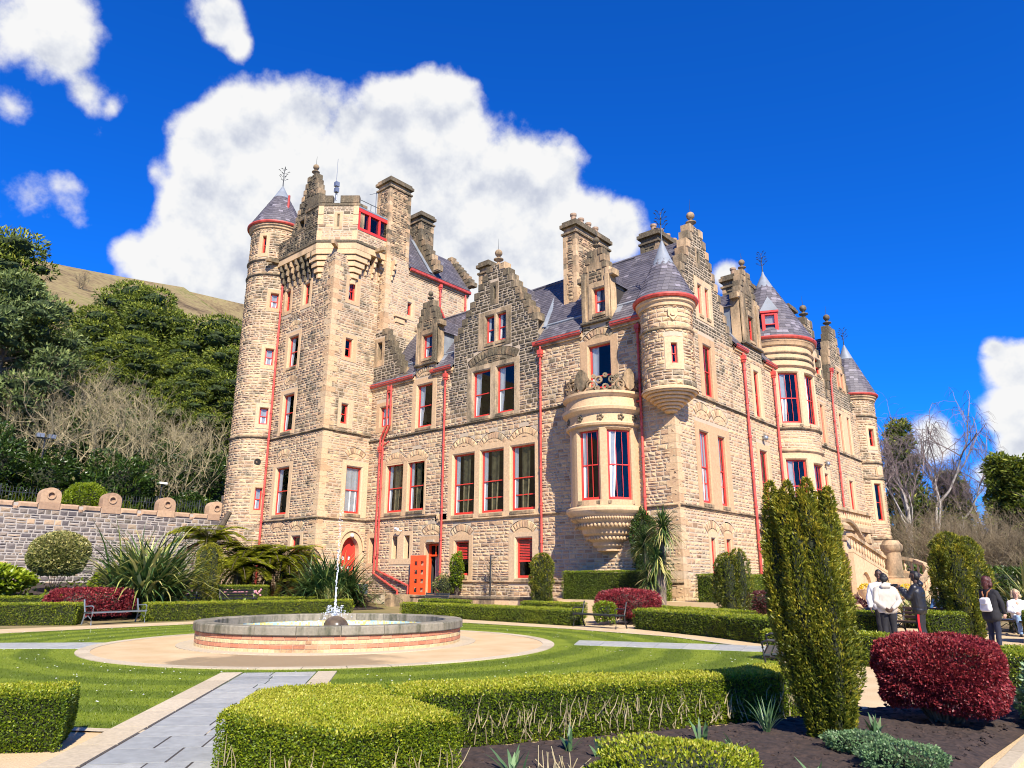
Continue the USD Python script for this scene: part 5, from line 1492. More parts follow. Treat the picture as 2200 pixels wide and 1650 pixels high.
def hedge(label, pg, h, z0=0.0, leaf=0.03, dens=2600, material=L_BOXD, twigs=0, top_tone=.62, side_tone=.38, name='clipped_hedge', cat='hedge', group=None, rough=.03, round_=.06, cull=True, twig_band=.6):
    c = pg.centroid
    t = thing(name, label, cat, (c.x, c.y, z0), group=group)
    core = pg.buffer(-.07, join_style=1)
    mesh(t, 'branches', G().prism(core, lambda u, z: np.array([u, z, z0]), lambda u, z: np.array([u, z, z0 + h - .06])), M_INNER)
    nt = int(pg.area * dens)
    xy = sample_poly(pg, nt)
    d = np.array([pg.exterior.distance(Point(*p)) for p in xy]) if nt < 4000 else shapely.distance(pg.exterior, shapely.points(xy))
    Pt = np.column_stack([xy, z0 + h - np.where(d < round_, (round_ - d) * .6, 0)])
    Pt[:, 2] += fbm(Pt, 4.0) * rough + rg.normal(0, .010, nt) - rg.exponential(.012, nt)
    Nt = np.tile([0, 0, 1.0], (nt, 1))
    L = pg.exterior.length
    ns = int(L * h * dens)
    s = rg.random(ns) * L
    pts = shapely.line_interpolate_point(pg.exterior, s)
    p2 = shapely.line_interpolate_point(pg.exterior, np.minimum(s + .01, L))
    a = shapely.get_coordinates(pts); b = shapely.get_coordinates(p2)
    e = unit(b - a); nrm = np.column_stack([e[:, 1], -e[:, 0]])
    if not pg.exterior.is_ccw:
        nrm = -nrm
    if cull:
        keep = ((EYE[:2] - a) * nrm).sum(1) > -.6
        a, nrm = a[keep], nrm[keep]
        ns = len(a)
    zz = z0 + rg.random(ns) * h
    Ps = np.column_stack([a, zz])
    o = fbm(Ps, 4.0, 3.1) * rough - np.abs(rg.normal(0, .018, ns)) + .0
    o -= np.clip((zz - z0 - h + round_) / round_, 0, 1) ** 2 * round_ * .5
    o -= np.clip(.12 - (zz - z0), 0, 1) * .35
    Ps[:, :2] += nrm * o[:, None]
    Ns = np.column_stack([nrm, np.zeros(ns)])
    P, N = np.vstack([Pt, Ps]), np.vstack([Nt, Ns])
    patch = fbm(P, 2.2, 9.0) * .16
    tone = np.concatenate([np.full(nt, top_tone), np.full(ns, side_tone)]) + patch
    geo, tn = leaves(P, N, leaf, leaf * .6, tone=tone)
    mesh(t, 'foliage', geo, material, tone=tn, kind='stuff')
    if twigs:
        g = G()
        for k in rg.choice(ns, twigs):
            p = Ps[k] + np.append(nrm[k] * .03, 0)
            p[2] = z0 + rg.uniform(.02, h * twig_band)
            q = p + np.array([rg.normal(0, .05), rg.normal(0, .05), rg.uniform(.10, .26)])
            g.tube([p, (p + q) / 2 + rg.normal(0, .012, 3), q], [.006, .005, .002], 3, cap=False)
        mesh(t, 'twigs', g, M_TWIG, kind='stuff')
    return t


def blob_leaves(centers, radii, n, squash=(1, 1, 1), shell=.25):
    """Points over a union of balls, kept where no other ball covers them."""
    C, R = np.array(centers, float), np.array(radii, float)
    w = R ** 2
    k = rg.choice(len(C), n, p=w / w.sum())
    d = unit(rg.normal(0, 1, (n, 3)))
    r = R[k] * (1 - rg.random(n) ** 2 * shell)
    P = C[k] + d * r[:, None] * np.array(squash)
    ok = np.ones(n, bool)
    for c, rr in zip(C, R):
        q = (P - c) / (np.array(squash) * rr)
        ok &= (q ** 2).sum(1) > (.72) ** 2
    return P[ok], d[ok]


def straps(base, az, el, length, width, droop, seg=6, tone=None, twist=0.0):
    """Long strap leaves: n blades of seg quads each."""
    n = len(az)
    base = np.broadcast_to(np.asarray(base, float), (n, 3))
    p = base.copy()
    side = np.stack([-np.sin(az), np.cos(az), np.zeros(n)], 1)
    rows = []
    for i in range(seg + 1):
        f = i / seg
        w = width * np.maximum(.06, np.minimum(1, .55 + f * 1.4) * (1 - f ** 2.2))
        rows += [p - side * w[:, None] / 2, p + side * w[:, None] / 2]
        e = el - droop * (f + .5 / seg) ** 1.3
        p = p + np.stack([np.cos(e) * np.cos(az), np.cos(e) * np.sin(az), np.sin(e)], 1) * (length / seg)[:, None]
    v = np.stack(rows, 1)
    m = 2 * (seg + 1)
    q = np.array([[2 * i, 2 * i + 1, 2 * i + 3, 2 * i + 2] for i in range(seg)])
    Q = (q[None] + (np.arange(n) * m)[:, None, None]).reshape(-1, 4)
    x = rg.random(n) * .9 if tone is None else np.clip(tone, 0, 1)
    tn = np.repeat(np.stack([x, rg.random(n), rg.random(n)], 1), m, 0)
    return (v.reshape(-1, 3), [Q]), tn


def terrain(x, y):
    x, y = np.asarray(x, float), np.asarray(y, float)
    z = np.clip((-31.5 - x) * .075, 0, 1.35)
    hi = x < -49.7
    dist = -49.7 - x
    bank = 4.7 + np.clip(dist - 4, 0, 80) * .30
    far = np.clip(dist - 40, 0, 400) * .30
    r = np.hypot(x, y)
    z = np.where(hi, bank + far, z)
    return z


def flatpoly(name, pg, z, material, label=None, kind='structure'):
    return mesh('/World', name, G().poly(pg, lambda u, v: np.array([u, v, z])), material, kind=kind, label=label)


# --- ground materials
def gravel_mat(name, c0, c1, wet=None):
    n = {'g': ('geometry', {}), 'a': ('noise_texture', {'scale': 1.2, 'detail': 6.0}), 'b': ('voronoi_texture', {'scale': 55.0}), 'c': ('noise_texture', {'scale': 90.0, 'detail': 3.0}),
         'r': ('rgb_ramp', {'ramp': [(.3, c0), (.7, c1)]}), 'mr': ('map_range', {'from_min': 0, 'from_max': 1, 'to_min': .75, 'to_max': 1.2}), 'm': ('vector_math', {'math_type': 'scale'}),
         'bp': ('bump', {'strength': .6, 'distance': .008}), 'p': ('principled_bsdf', {'roughness': .9, 'specular_ior_level': .2})}
    L = [('g.position', 'a.vector'), ('g.position', 'b.vector'), ('g.position', 'c.vector'), ('a.fac', 'r.fac'), ('c.fac', 'mr.value'), ('r.color', 'm.vector1'), ('mr.result', 'm.scale'),
         ('m.vector', 'p.base_color'), ('b.distance', 'bp.height'), ('bp.normal', 'p.normal')]
    if wet:
        n.update({'d': ('vector_math', {'math_type': 'distance', 'vector2': wet}), 'w': ('map_range', {'range_type': 'smoothstep', 'from_min': 1.2, 'from_max': 3.2, 'to_min': 1, 'to_max': 0}), 'wn': ('noise_texture', {'scale': 1.6, 'detail': 5.0}),
                  'wa': ('math', {'math_type': 'multiply_add', 'value2': 1.6, 'value3': -.8}), 'ws': ('math', {'math_type': 'add'}), 'wt': ('map_range', {'range_type': 'smoothstep', 'from_min': .3, 'from_max': .8, 'to_min': 0, 'to_max': .8}),
                  'mx': ('mix_color', {'blend_type': 'mix', 'b': tuple(c * .38 for c in c1)}), 'rr': ('map_range', {'from_min': 0, 'from_max': 1, 'to_min': .9, 'to_max': .35})})
        L = [x for x in L if x != ('m.vector', 'p.base_color')] + [('g.position', 'd.vector1'), ('d.value', 'w.value'), ('g.position', 'wn.vector'), ('wn.fac', 'wa.value1'), ('wa.value', 'ws.value1'), ('w.result', 'ws.value2'),
             ('ws.value', 'wt.value'), ('wt.result', 'mx.fac'), ('m.vector', 'mx.a'), ('mx.result', 'p.base_color'), ('wt.result', 'rr.value'), ('rr.result', 'p.roughness')]
    return mat(name, n, L)


WET = (-13.6, 8.6, 0.0)
M_GRAVEL = gravel_mat('bound_gravel', (0.50, 0.365, 0.20), (0.60, 0.46, 0.275))
M_PAD = gravel_mat('fountain_gravel', (0.50, 0.355, 0.185), (0.60, 0.45, 0.26), wet=WET)
M_SOIL = plain('dark_soil', (0.045, 0.028, 0.020), rough=.95, var=.35, scale=14, bump=.03, bscale=28)
M_EARTH = plain('rough_ground', (0.11, 0.10, 0.045), rough=.95, var=.3, scale=.4)
M_KERB = toned('pale_kerbstone', [(0, (0.42, 0.35, 0.235)), (1, (0.53, 0.45, 0.31))], [(.3, (.2, .17, .12)), (.7, (.3, .25, .18))], grain=22, bump=.004)
M_FLAG = toned('grey_flagstone', [(0, (0.24, 0.255, 0.245)), (.5, (0.31, 0.325, 0.31)), (1, (0.38, 0.385, 0.345))], [(.3, (.10, .11, .12)), (.7, (.18, .19, .19))], rough=.6, grain=7, bump=.004, wscale=1.3)
M_BRICK = toned('buff_brick', [(0, (0.42, 0.16, 0.085)), (.3, (0.52, 0.23, 0.13)), (.5, (0.50, 0.36, 0.18)), (1, (0.60, 0.46, 0.25))], [(.3, (.16, .06, .03)), (.7, (.28, .13, .07))], grain=20, bump=.003)
M_COPING = toned('weathered_coping', [(0, (0.22, 0.20, 0.15)), (1, (0.32, 0.28, 0.20))], [(.3, (.05, .055, .035)), (.7, (.13, .12, .07))], grain=16, bump=.012, streak=.15, wscale=5)
M_WALLST = toned('whinstone_rubble', [(0, (0.10, 0.085, 0.085)), (.4, (0.165, 0.14, 0.125)), (.75, (0.25, 0.20, 0.155)), (.93, (0.33, 0.25, 0.17)), (1, (0.48, 0.33, 0.20))], LICHEN, grain=12, bump=.02)
M_WALLMORT = plain('pale_pointing', (0.40, 0.36, 0.31), rough=.9, var=.08)
M_MERLON = toned('brown_sandstone', [(0, (0.34, 0.22, 0.14)), (1, (0.46, 0.31, 0.19))], LICHEN, grain=7, bump=.01)


def lawn_mat():
    cx, cy = -17.0, 12.2
    n = {'g': ('geometry', {}), 'd': ('vector_math', {'math_type': 'distance', 'vector2': (cx, cy, 0)}), 'nz': ('noise_texture', {'scale': .5, 'detail': 2.0}), 'f': ('math', {'math_type': 'multiply_add', 'value2': .5, 'value3': 0.0}),
         'ad': ('math', {'math_type': 'add'}), 's': ('math', {'math_type': 'multiply', 'value2': 5.2}), 'sn': ('math', {'math_type': 'sine'}), 'mr': ('map_range', {'range_type': 'smoothstep', 'from_min': -.45, 'from_max': .45, 'to_min': .30, 'to_max': .70}),
         'n2': ('noise_texture', {'scale': 38.0, 'detail': 5.0, 'roughness': .7}), 'n3': ('noise_texture', {'scale': 1.3, 'detail': 5.0}), 'a2': ('math', {'math_type': 'multiply_add', 'value2': .9, 'value3': -.45}), 'a3': ('math', {'math_type': 'multiply_add', 'value2': .8, 'value3': -.4}),
         'x1': ('math', {'math_type': 'add'}), 'x2': ('math', {'math_type': 'add', 'use_clamp': True}),
         'r': ('rgb_ramp', {'ramp': [(0, (0.06, 0.095, 0.005)), (.5, (0.125, 0.175, 0.009)), (1, (0.23, 0.28, 0.02))]}), 'bp': ('bump', {'strength': .9, 'distance': .02}), 'p': ('principled_bsdf', {'roughness': .75, 'specular_ior_level': .25})}
    L = [('g.position', 'd.vector1'), ('g.position', 'nz.vector'), ('nz.fac', 'f.value1'), ('d.value', 'ad.value1'), ('f.value', 'ad.value2'), ('ad.value', 's.value1'), ('s.value', 'sn.value1'), ('sn.value', 'mr.value'),
         ('g.position', 'n2.vector'), ('g.position', 'n3.vector'), ('n2.fac', 'a2.value1'), ('n3.fac', 'a3.value1'), ('mr.result', 'x1.value1'), ('a2.value', 'x1.value2'), ('x1.value', 'x2.value1'), ('a3.value', 'x2.value2'), ('x2.value', 'r.fac'),
         ('r.color', 'p.base_color'), ('n2.fac', 'bp.height'), ('bp.normal', 'p.normal')]
    return mat('mown_lawn', n, L)


M_LAWN = lawn_mat()
# --- ground, hillside, gravel, lawn
xs = np.concatenate([[-900, -600], np.arange(-400, -50.5, 12), [-50.05, -49.6], np.arange(-48, 12, 4), [40, 120, 300, 900]])
ys = np.concatenate([[-600, -200], np.arange(-60, 130, 8), [200, 400, 900]])
XX, YY = np.meshgrid(xs, ys, indexing='ij')
R_ = np.hypot(XX, YY); AZ = np.degrees(np.arctan2(XX, YY))
ZZ = np.where((XX > -31.6), -.02, terrain(XX, YY) - .02)
lim = np.clip(1.6 + R_ * math.tan(math.radians(20.6)) * np.clip((-AZ - 47) / 13, 0, 1), 6, 200)
hillz = 4.7 + np.clip(-53 - XX, 0, 60) * .36 + np.clip(-113 - XX, 0, 220) * .53
hillz += 2.5 * np.sin(XX * .045 + YY * .03) * np.clip((-60 - XX) / 60, 0, 1)
ZZ = np.where(XX < -49.6, np.minimum(hillz, np.maximum(lim, 4.7)), ZZ)
ZZ = np.where((XX < -49.6) & (AZ > -45), np.minimum(ZZ, 9), ZZ)
ii, jj = np.meshgrid(np.arange(len(xs) - 1), np.arange(len(ys) - 1), indexing='ij')
n_ = len(ys)
gq = np.stack([ii * n_ + jj, (ii + 1) * n_ + jj, (ii + 1) * n_ + jj + 1, ii * n_ + jj + 1], -1).reshape(-1, 4)
hill_nodes = {'g': ('geometry', {}), 'n': ('noise_texture', {'scale': .035, 'detail': 8.0, 'roughness': .65}), 'n2': ('noise_texture', {'scale': .5, 'detail': 6.0}), 'a': ('math', {'math_type': 'multiply_add', 'value2': .5, 'value3': -.25}), 's': ('math', {'math_type': 'add'}),
              'r': ('rgb_ramp', {'ramp': [(.30, (.07, .05, .03)), (.42, (.17, .125, .065)), (.55, (.24, .19, .09)), (.68, (.13, .13, .04)), (.8, (.20, .19, .06))]}), 'p': ('principled_bsdf', {'roughness': .95, 'specular_ior_level': .1})}
M_HILL = mat('hillside_heath', hill_nodes, [('g.position', 'n.vector'), ('g.position', 'n2.vector'), ('n2.fac', 'a.value1'), ('n.fac', 's.value1'), ('a.value', 's.value2'), ('s.value', 'r.fac'), ('r.color', 'p.base_color')])
mesh('/World', 'ground', (np.stack([XX, YY, ZZ], -1).reshape(-1, 3), [gq]), M_HILL, kind='structure', label='rough ground and brown heath hillside rising behind the trees')
gravel = Polygon([(-31.4, -6), (-31.4, 29.5), (-4, 29.5), (2.5, 60), (6, 60), (6, -6)])
flatpoly('gravel_path', gravel, -.008, M_GRAVEL, 'pale sandy gravel paths round the garden')
LAWN = Polygon([(-26.9, 7.3), (-25.9, 4.8), (-22.5, 1.8), (-17, 0.2), (-12.5, 1.5), (-9.55, 3.35), (-8.2, 4.2), (-7.2, 6.2), (-6.2, 8.4), (-5.7, 10.6), (-5.6, 13.2), (-6.2, 15.5), (-7.06, 17), (-8.09, 18.1), (-8.67, 18.64), (-11.3, 20.1), (-16, 20.95), (-20.7, 21.1), (-24.6, 19.6), (-26.8, 16.6), (-27.4, 13.5), (-27.2, 10.0)])
LAWN = LAWN.buffer(.8, join_style=1).buffer(-.8, join_style=1)
edge_ring = LAWN.buffer(.16).difference(LAWN)
mesh('/World', 'lawn_edging', G().poly(edge_ring, lambda u, v: np.array([u, v, .010])), M_KERB, kind='structure', label='thin pale stone edging round the lawn')
flatpoly('lawn', LAWN, -.002, M_LAWN, 'striped mown lawn round the fountain')
FC = (-17.15, 12.38)
RC, RO, RI = (-16.72, 12.06), 5.82, 5.52
flatpoly('fountain_terrace', Point(*RC).buffer(RI + .02, 48), .004, M_PAD, 'round gravel terrace, wet on one side, under the fountain')


def slab_piece(parent, pg, z0, z1, material, name, tone, bev=.006):
    mesh(parent, name, G().prism(pg, lambda u, v: np.array([u, v, z0]), lambda u, v: np.array([u, v, z1]), tone), material)


ringk = sub('/World', 'stone_ring') if False else thing('stone_ring', 'ring of curved pale kerbstones round the fountain terrace', 'kerb', (*RC, 0), kind='structure')
for i in range(44):
    a0, a1 = 2 * PI * i / 44 + .0012, 2 * PI * (i + 1) / 44 - .0012
    t_ = np.linspace(a0, a1, 5)
    pg = Polygon([(RC[0] + RO * math.cos(t), RC[1] + RO * math.sin(t)) for t in t_] + [(RC[0] + RI * math.cos(t), RC[1] + RI * math.sin(t)) for t in t_[::-1]])
    slab_piece(ringk, pg, -.05, .014, M_KERB, 'kerbstone', (rg.random(), .1, 0))
# flagged path in front and the two side paths
fa, fb = np.array([.756, -.654]), np.array([.654, .756])
path = thing('flagged_path', 'grey flagstone path between pale kerbs from the fountain', 'path', (-10, 4.9, 0), kind='structure')
mesh(path, 'bed', G().poly(Polygon([fa * s + fb * t for s, t in ((-12.4, -3.12), (0, -3.12), (0, -1.14), (-12.4, -1.14))]).difference(Point(*RC).buffer(RI)), lambda u, v: np.array([u, v, .0085])), plain('path_bedding', (.06, .05, .04)))
cut = Point(*RC).buffer(RO + .01)
s = -14.2
while s < 0:
    L = rg.uniform(.42, .62)
    xs_ = [-2.74]
    while xs_[-1] < -1.48:
        w = rg.uniform(.38, .75)
        xs_.append(-1.48 if xs_[-1] + w > -1.75 else xs_[-1] + w)
    for a, b in zip(xs_[:-1], xs_[1:]):
        e = .011
        pg = Polygon([fa * p + fb * q for p, q in ((s + e, a + e), (s + L - e, a + e), (s + L - e, b - e), (s + e, b - e))]).difference(cut)
        if pg.area > .02 and pg.geom_type == 'Polygon':
            wetf = max(0, .9 - Point(WET[0], WET[1]).distance(pg) * .5)
            slab_piece(path, pg, -.03, .0115 + rg.uniform(0, .003), M_FLAG, 'flagstone', (rg.random(), -.05 + wetf + rg.normal(0, .12), 0))
    s += L
for t0, t1 in ((-3.12, -2.76), (-1.46, -1.13)):
    s = -14.2
    while s < 0:
        L = rg.uniform(.8, 1.15)
        pg = Polygon([fa * p + fb * q for p, q in ((s + .008, t0), (s + L - .008, t0), (s + L - .008, t1), (s + .008, t1))]).difference(cut)
        if pg.area > .02 and pg.geom_type == 'Polygon':
            slab_piece(path, pg, -.05, .022, M_KERB, 'kerbstone', (rg.random(), .05, 0))
        s += L
for nm, up, lo in (('right', [(-12.4, 17.1), (-8.67, 18.64), (-7.24, 18.95), (-2.5, 19.9)], [(-11.7, 15.9), (-6.75, 17.57), (-2.5, 18.6)]), ('left', [(-20.2, 8.95), (-22.87, 6.26), (-27.6, 1.4)], [(-19.3, 7.4), (-21.07, 5.79), (-26.2, .2)])):
    pt = thing('flagged_path', 'pale flagstone path leading off towards the ' + ('benches and the visitors' if nm == 'right' else 'side hedge by the old wall'), 'path', (*up[0], 0), kind='structure')
    U, Lw = shapely.LineString(up), shapely.LineString(lo)
    n_ = int(U.length / .7)
    for i in range(n_):
        A_, B_ = [np.array(U.interpolate(f, True).coords[0]) for f in (i / n_ + .004 / n_, (i + .985) / n_)]
        D_, E_ = [np.array(Lw.interpolate(f, True).coords[0]) for f in (i / n_ + .004 / n_, (i + .985) / n_)]
        m = int(rg.integers(2, 4))
        for k in range(m):
            f0, f1 = k / m + .006, (k + 1) / m - .006
            pg = Polygon([A_ + (D_ - A_) * f0, B_ + (E_ - B_) * f0, B_ + (E_ - B_) * f1, A_ + (D_ - A_) * f1]).difference(cut)
            if pg.area > .01 and pg.geom_type == 'Polygon':
                slab_piece(pt, pg, -.03, .010 + rg.uniform(0, .004), M_FLAG, 'flagstone', (rg.uniform(.5, 1), -.2, 0))

# --- fountain
ft = thing('fountain', 'round brick fountain basin with a mossy stone rim and one water jet', 'fountain', (*FC, 0))
RF, HB = 3.43, .37
mesh(ft, 'foundation', G().lathe([(RF + .42, .0), (RF + .42, .022), (RF - .05, .022)], FC, 64, tone=(.5, .1, 0)), M_KERB)
mesh(ft, 'wall_core', G().lathe([(RF - .012, 0), (RF - .012, HB + .01), (RF - .4, HB + .01), (RF - .4, .05)], FC, 72), M_MORTAR)
BV, BT = [], []
for row in range(4):
    head = row % 2 == 0
    n_ = 158 if head else 79
    for i in range(n_):
        a0 = 2 * PI * (i + (.25 if row == 3 else 0)) / n_; a1 = a0 + 2 * PI / n_
        g_ = .005 / RF
        z0_, z1_ = .004 + row * .093, .004 + row * .093 + .083
        a0, a1 = a0 + g_, a1 - g_
        r0, r1 = RF - .06, RF + rg.uniform(-.002, .005)
        c_ = .006
        pts = []
        for r, e in ((r0, 0), (r1 - c_, 0), (r1, c_)):
            for a, z in ((a0 + e / RF, z0_ + e), (a1 - e / RF, z0_ + e), (a1 - e / RF, z1_ - e), (a0 + e / RF, z1_ - e)):
                pts.append((FC[0] + r * math.cos(a), FC[1] + r * math.sin(a), z))
        BV.append(pts)
        am = (a0 + a1) / 2
        stain = .55 * math.exp(-((am - (2 * PI - .82)) / .35) ** 2)
        BT.append(((rg.uniform(.5, 1) if head else rg.uniform(0, .38)), stain - .1 + rg.normal(0, .08), 0))
BRICK_F = np.array([[8, 9, 10, 11]] + [[a + i, a + (i + 1) % 4, a + 4 + (i + 1) % 4, a + 4 + i] for a in (0, 4) for i in range(4)])
pieces(ft, 'brick', 'brickwork', np.array(BV), BRICK_F, np.repeat(np.array(BT)[:, None, :], 12, 1), M_BRICK, 300)
for i in range(22):
    a0, a1 = 2 * PI * i / 22 + .002, 2 * PI * (i + 1) / 22 - .002
    prof = [(RF - .42, HB + .02), (RF + .045, HB + .012), (RF + .06, HB + .03), (RF + .06, HB + .185), (RF + .04, HB + .21), (RF - .40, HB + .21), (RF - .42, HB + .19), (RF - .42, HB + .02)]
    g = G().lathe(prof, FC, 8, a0, a1, (rg.random(), .45 + rg.normal(0, .1), 0))
    for a in (a0, a1):
        v = [(FC[0] + r * math.cos(a), FC[1] + r * math.sin(a), z) for r, z in prof[:-1]]
        g.add(v, [[0, k, k + 1] for k in range(1, 6)], (.5, .4, 0))
    mesh(ft, 'coping_stone', g, M_COPING)
mos = {'g': ('geometry', {}), 'v': ('voronoi_texture', {'scale': 3.2}), 'n': ('noise_texture', {'scale': 1.6, 'detail': 3.0}), 'w': ('voronoi_texture', {'scale': 16.0, 'metric': 'chebychev', 'randomness': .25}), 'sx': ('separate_xyz', {}), 'ad': ('math', {'math_type': 'multiply_add', 'value2': .55}),
       'r': ('rgb_ramp', {'ramp': [(0, (.62, .52, .16)), (.55, (.60, .50, .14)), (.60, (.55, .58, .40)), (.70, (.30, .48, .50)), (.86, (.42, .55, .48)), (1, (.64, .54, .18))]}), 'p': ('principled_bsdf', {'roughness': .35})}
M_MOSAIC = mat('basin_mosaic', mos, [('g.position', 'v.vector'), ('g.position', 'n.vector'), ('g.position', 'w.vector'), ('w.color', 'sx.vector'), ('sx.x', 'ad.value1'), ('n.fac', 'ad.value3'), ('ad.value', 'r.fac'), ('r.color', 'p.base_color')])
mesh(ft, 'mosaic_floor', G().lathe([(RF - .41, .40), (RF - .415, .10), (.6, .09), (0.0, .09)], FC, 56), M_MOSAIC)
wat = {'t': ('transparent_bsdf', {'color': (.92, .97, .96)}), 'gl': ('glossy_bsdf', {'color': (1, 1, 1), 'roughness': .03}), 'fr': ('fresnel', {'IOR': 1.33}), 'm': ('mix_closure', {}), 'g': ('geometry', {}), 'n': ('noise_texture', {'scale': 9.0, 'detail': 3.0}), 'b': ('bump', {'strength': .25, 'distance': .02})}
M_WATER = mat('clear_water', wat, [('g.position', 'n.vector'), ('n.fac', 'b.height'), ('b.normal', 'gl.normal'), ('b.normal', 'fr.normal'), ('fr.fac', 'm.fac'), ('t.BSDF', 'm.closure1'), ('gl.BSDF', 'm.closure2')], surface='m.closure')
mesh(ft, 'water', G().lathe([(RF - .42, .15), (0.0, .15)], FC, 48), M_WATER)
JP = np.array([-17.0, 12.3])
M_WETROCK = plain('wet_brown_rock', (.13, .095, .055), rough=.25, var=.3, scale=6)
noz = trimesh.creation.cylinder(.13, .5); noz.apply_translation((*JP, .32))
mesh(ft, 'nozzle', noz, M_COPING)
rk = trimesh.creation.icosphere(3, .30); rk.apply_scale([1.05, .9, .8]); rk.vertices += meshkit.noise(rk.vertices * 3)[:, None] * .03 if np.ndim(meshkit.noise(rk.vertices * 3)) == 1 else 0
rk.apply_translation((FC[0] + 2.15, FC[1] - 1.5, .52))
mesh(ft, 'boulder', (rk.vertices, rk.faces), M_WETROCK, smooth=True)
M_SPRAY = mat('white_water', {'p': ('principled_bsdf', {'base_color': (.85, .9, .95), 'roughness': .25, 'transmission_weight': .35, 'ior': 1.33})}, [])
jv = []
drop = trimesh.creation.icosphere(0, 1.0)
g = G()
for k in range(430):
    h = rg.random() ** 1.5 * 3.5
    rr = .010 + .02 * rg.random() + .02 * (h / 3.6) ** 2
    a = rg.random() * 2 * PI
    off = rg.normal(0, .010 + .035 * (h / 3.6) ** 2, 2)
    s_ = rg.uniform(.006, .018) * (1 - h / 4.6)
    g.add(drop.vertices * [s_, s_, s_ * rg.uniform(1, 3.2)] + [JP[0] + off[0], JP[1] + off[1], .6 + h], drop.faces)
g.tube([(*JP, .55), (*JP, .8), (*JP, 1.3)], [.016, .012, .003], 8)
for k in range(260):
    a = rg.random() * 2 * PI; f = rg.random(); R1 = .22 + .28 * rg.random()
    h = (.22 + .2 * rg.random()) * 4 * f * (1 - f)
    s_ = rg.uniform(.007, .017)
    g.add(drop.vertices * s_ + [JP[0] + R1 * f * math.cos(a), JP[1] + R1 * f * math.sin(a), .52 + h], drop.faces)
mesh(ft, 'water_jet', g, M_SPRAY, kind='stuff')
# --- grass and daisies
def in_lawn(n, near=True):
    p = sample_poly(LAWN.difference(Point(*RC).buffer(RO + .1)), n)
    t = p @ fb
    ok = ~((t > -3.2) & (t < -1.05) & (p @ fa > -14))
    for a, b in (((-12.5, 16.5), (-2.5, 19.2)), ((-19.9, 8.1), (-27, .8))):
        ok &= shapely.distance(shapely.LineString([a, b]), shapely.points(p)) > .95
    return p[ok]
p = in_lawn(230000)
d_ = np.hypot(p[:, 0], p[:, 1])
p = p[rg.random(len(p)) < np.clip(9.5 / d_, 0, 1) ** 2.0]
n_ = len(p)
ang = rg.random(n_) * 2 * PI
h_ = rg.uniform(.014, .034, n_)
b_ = np.column_stack([p, np.full(n_, -.002)])
sd = np.column_stack([np.cos(ang), np.sin(ang), 0 * ang]) * .006
rad = np.hypot(p[:, 0] + 17.0, p[:, 1] - 12.2)
tn = np.clip(0.5 + .20 * np.sin(5.2 * (rad + .25)) + rg.normal(0, .18, n_), 0, 1)
v = np.stack([b_ - sd, b_ + sd, b_ + np.column_stack([rg.normal(0, .012, n_), rg.normal(0, .012, n_), h_])], 1).reshape(-1, 3)
mesh('/World', 'grass', (v, [np.arange(3 * n_).reshape(-1, 3)]), L_GRASS, tone=np.repeat(np.stack([tn, rg.random(n_), tn], 1), 3, 0), kind='stuff', label='short mown grass blades of the lawn')
p = in_lawn(420)
cl = p[rg.choice(len(p), 240)] + rg.normal(0, .25, (240, 2)) * rg.integers(0, 2, (240, 1))
p = np.vstack([p[:160], cl])
g = G()
for x, y in p:
    a = np.arange(8) * PI / 4
    r_ = rg.uniform(.011, .018)
    v = np.column_stack([x + r_ * np.cos(a), y + r_ * np.sin(a), np.full(8, .042)])
    g.add(np.vstack([v, [x, y, .048]]), [[8, i, (i + 1) % 8] for i in range(8)])
mesh('/World', 'daisies', g, M_WHITEPAINT, kind='stuff', label='tiny white daisies scattered over the lawn')

# ================================================================ planting, walls, furniture
CX = np.array
def ground_z(x, y):
    r, az = math.hypot(x, y), math.degrees(math.atan2(x, y))
    if x >= -31.5:
        return 0.0
    if x > -49.6:
        return float(np.clip((-31.5 - x) * .075, 0, 1.35))
    h = 4.7 + np.clip(-53 - x, 0, 60) * .36 + np.clip(-113 - x, 0, 220) * .46 + 2.5 * math.sin(x * .045 + y * .03) * np.clip((-60 - x) / 60, 0, 1)
    return float(h)


# --- castle terrace and steps
tz = .70
terr = Polygon([(-34.0, 29.6), (-8, 29.6), (-8, 64), (-16.0, 64), (-16.0, 31.3), (-34.0, 31.3)])
mesh('/World', 'castle_terrace', G().prism(terr, lambda u, v: np.array([u, v, -.05]), lambda u, v: np.array([u, v, tz])), M_GRAVEL, kind='structure', label='raised gravel terrace along the foot of the castle')
tw = thing('terrace_wall', 'low mossy stone retaining wall in front of the castle basement windows', 'wall', (-28.5, 29.5, 0))
x = -33.6
while x < -22.6:
    w = rg.uniform(.7, 1.3)
    mesh(tw, 'wall_block', G().fbox(Plane((0, 29.6, 0), (1, 0, 0), (0, -1, 0)), x + .006, x + w - .006, 0, tz - .08, -.3, .10 + rg.uniform(-.01, .02), (rg.random(), .6 + rg.normal(0, .2), 0), bev=.02), M_ASHLAR)
    x += w
mesh(tw, 'coping', G().fbox(Plane((0, 29.6, 0), (1, 0, 0), (0, -1, 0)), -33.6, -22.6, tz - .08, tz + .06, -.35, .16, (.3, .8, 0), bev=.03), M_ASHLAR)
st = thing('garden_steps', 'short flight of pale stone steps up to the castle side door', 'steps', (-35.0, 28.6, 0))
for k in range(4):
    mesh(st, 'step', G().box(-35.9, -34.1, 28.1 + k * .38, 28.1 + (k + 1) * .38 + .05, 0, .18 * (k + 1), (.6, .15, 0)), M_KERB)
for x0 in (-36.5, -34.0):
    mesh(st, 'cheek_wall', G().box(x0, x0 + .5, 28.0, 29.7, -.05, .78, (.4, .7, 0)), M_ASHLAR)
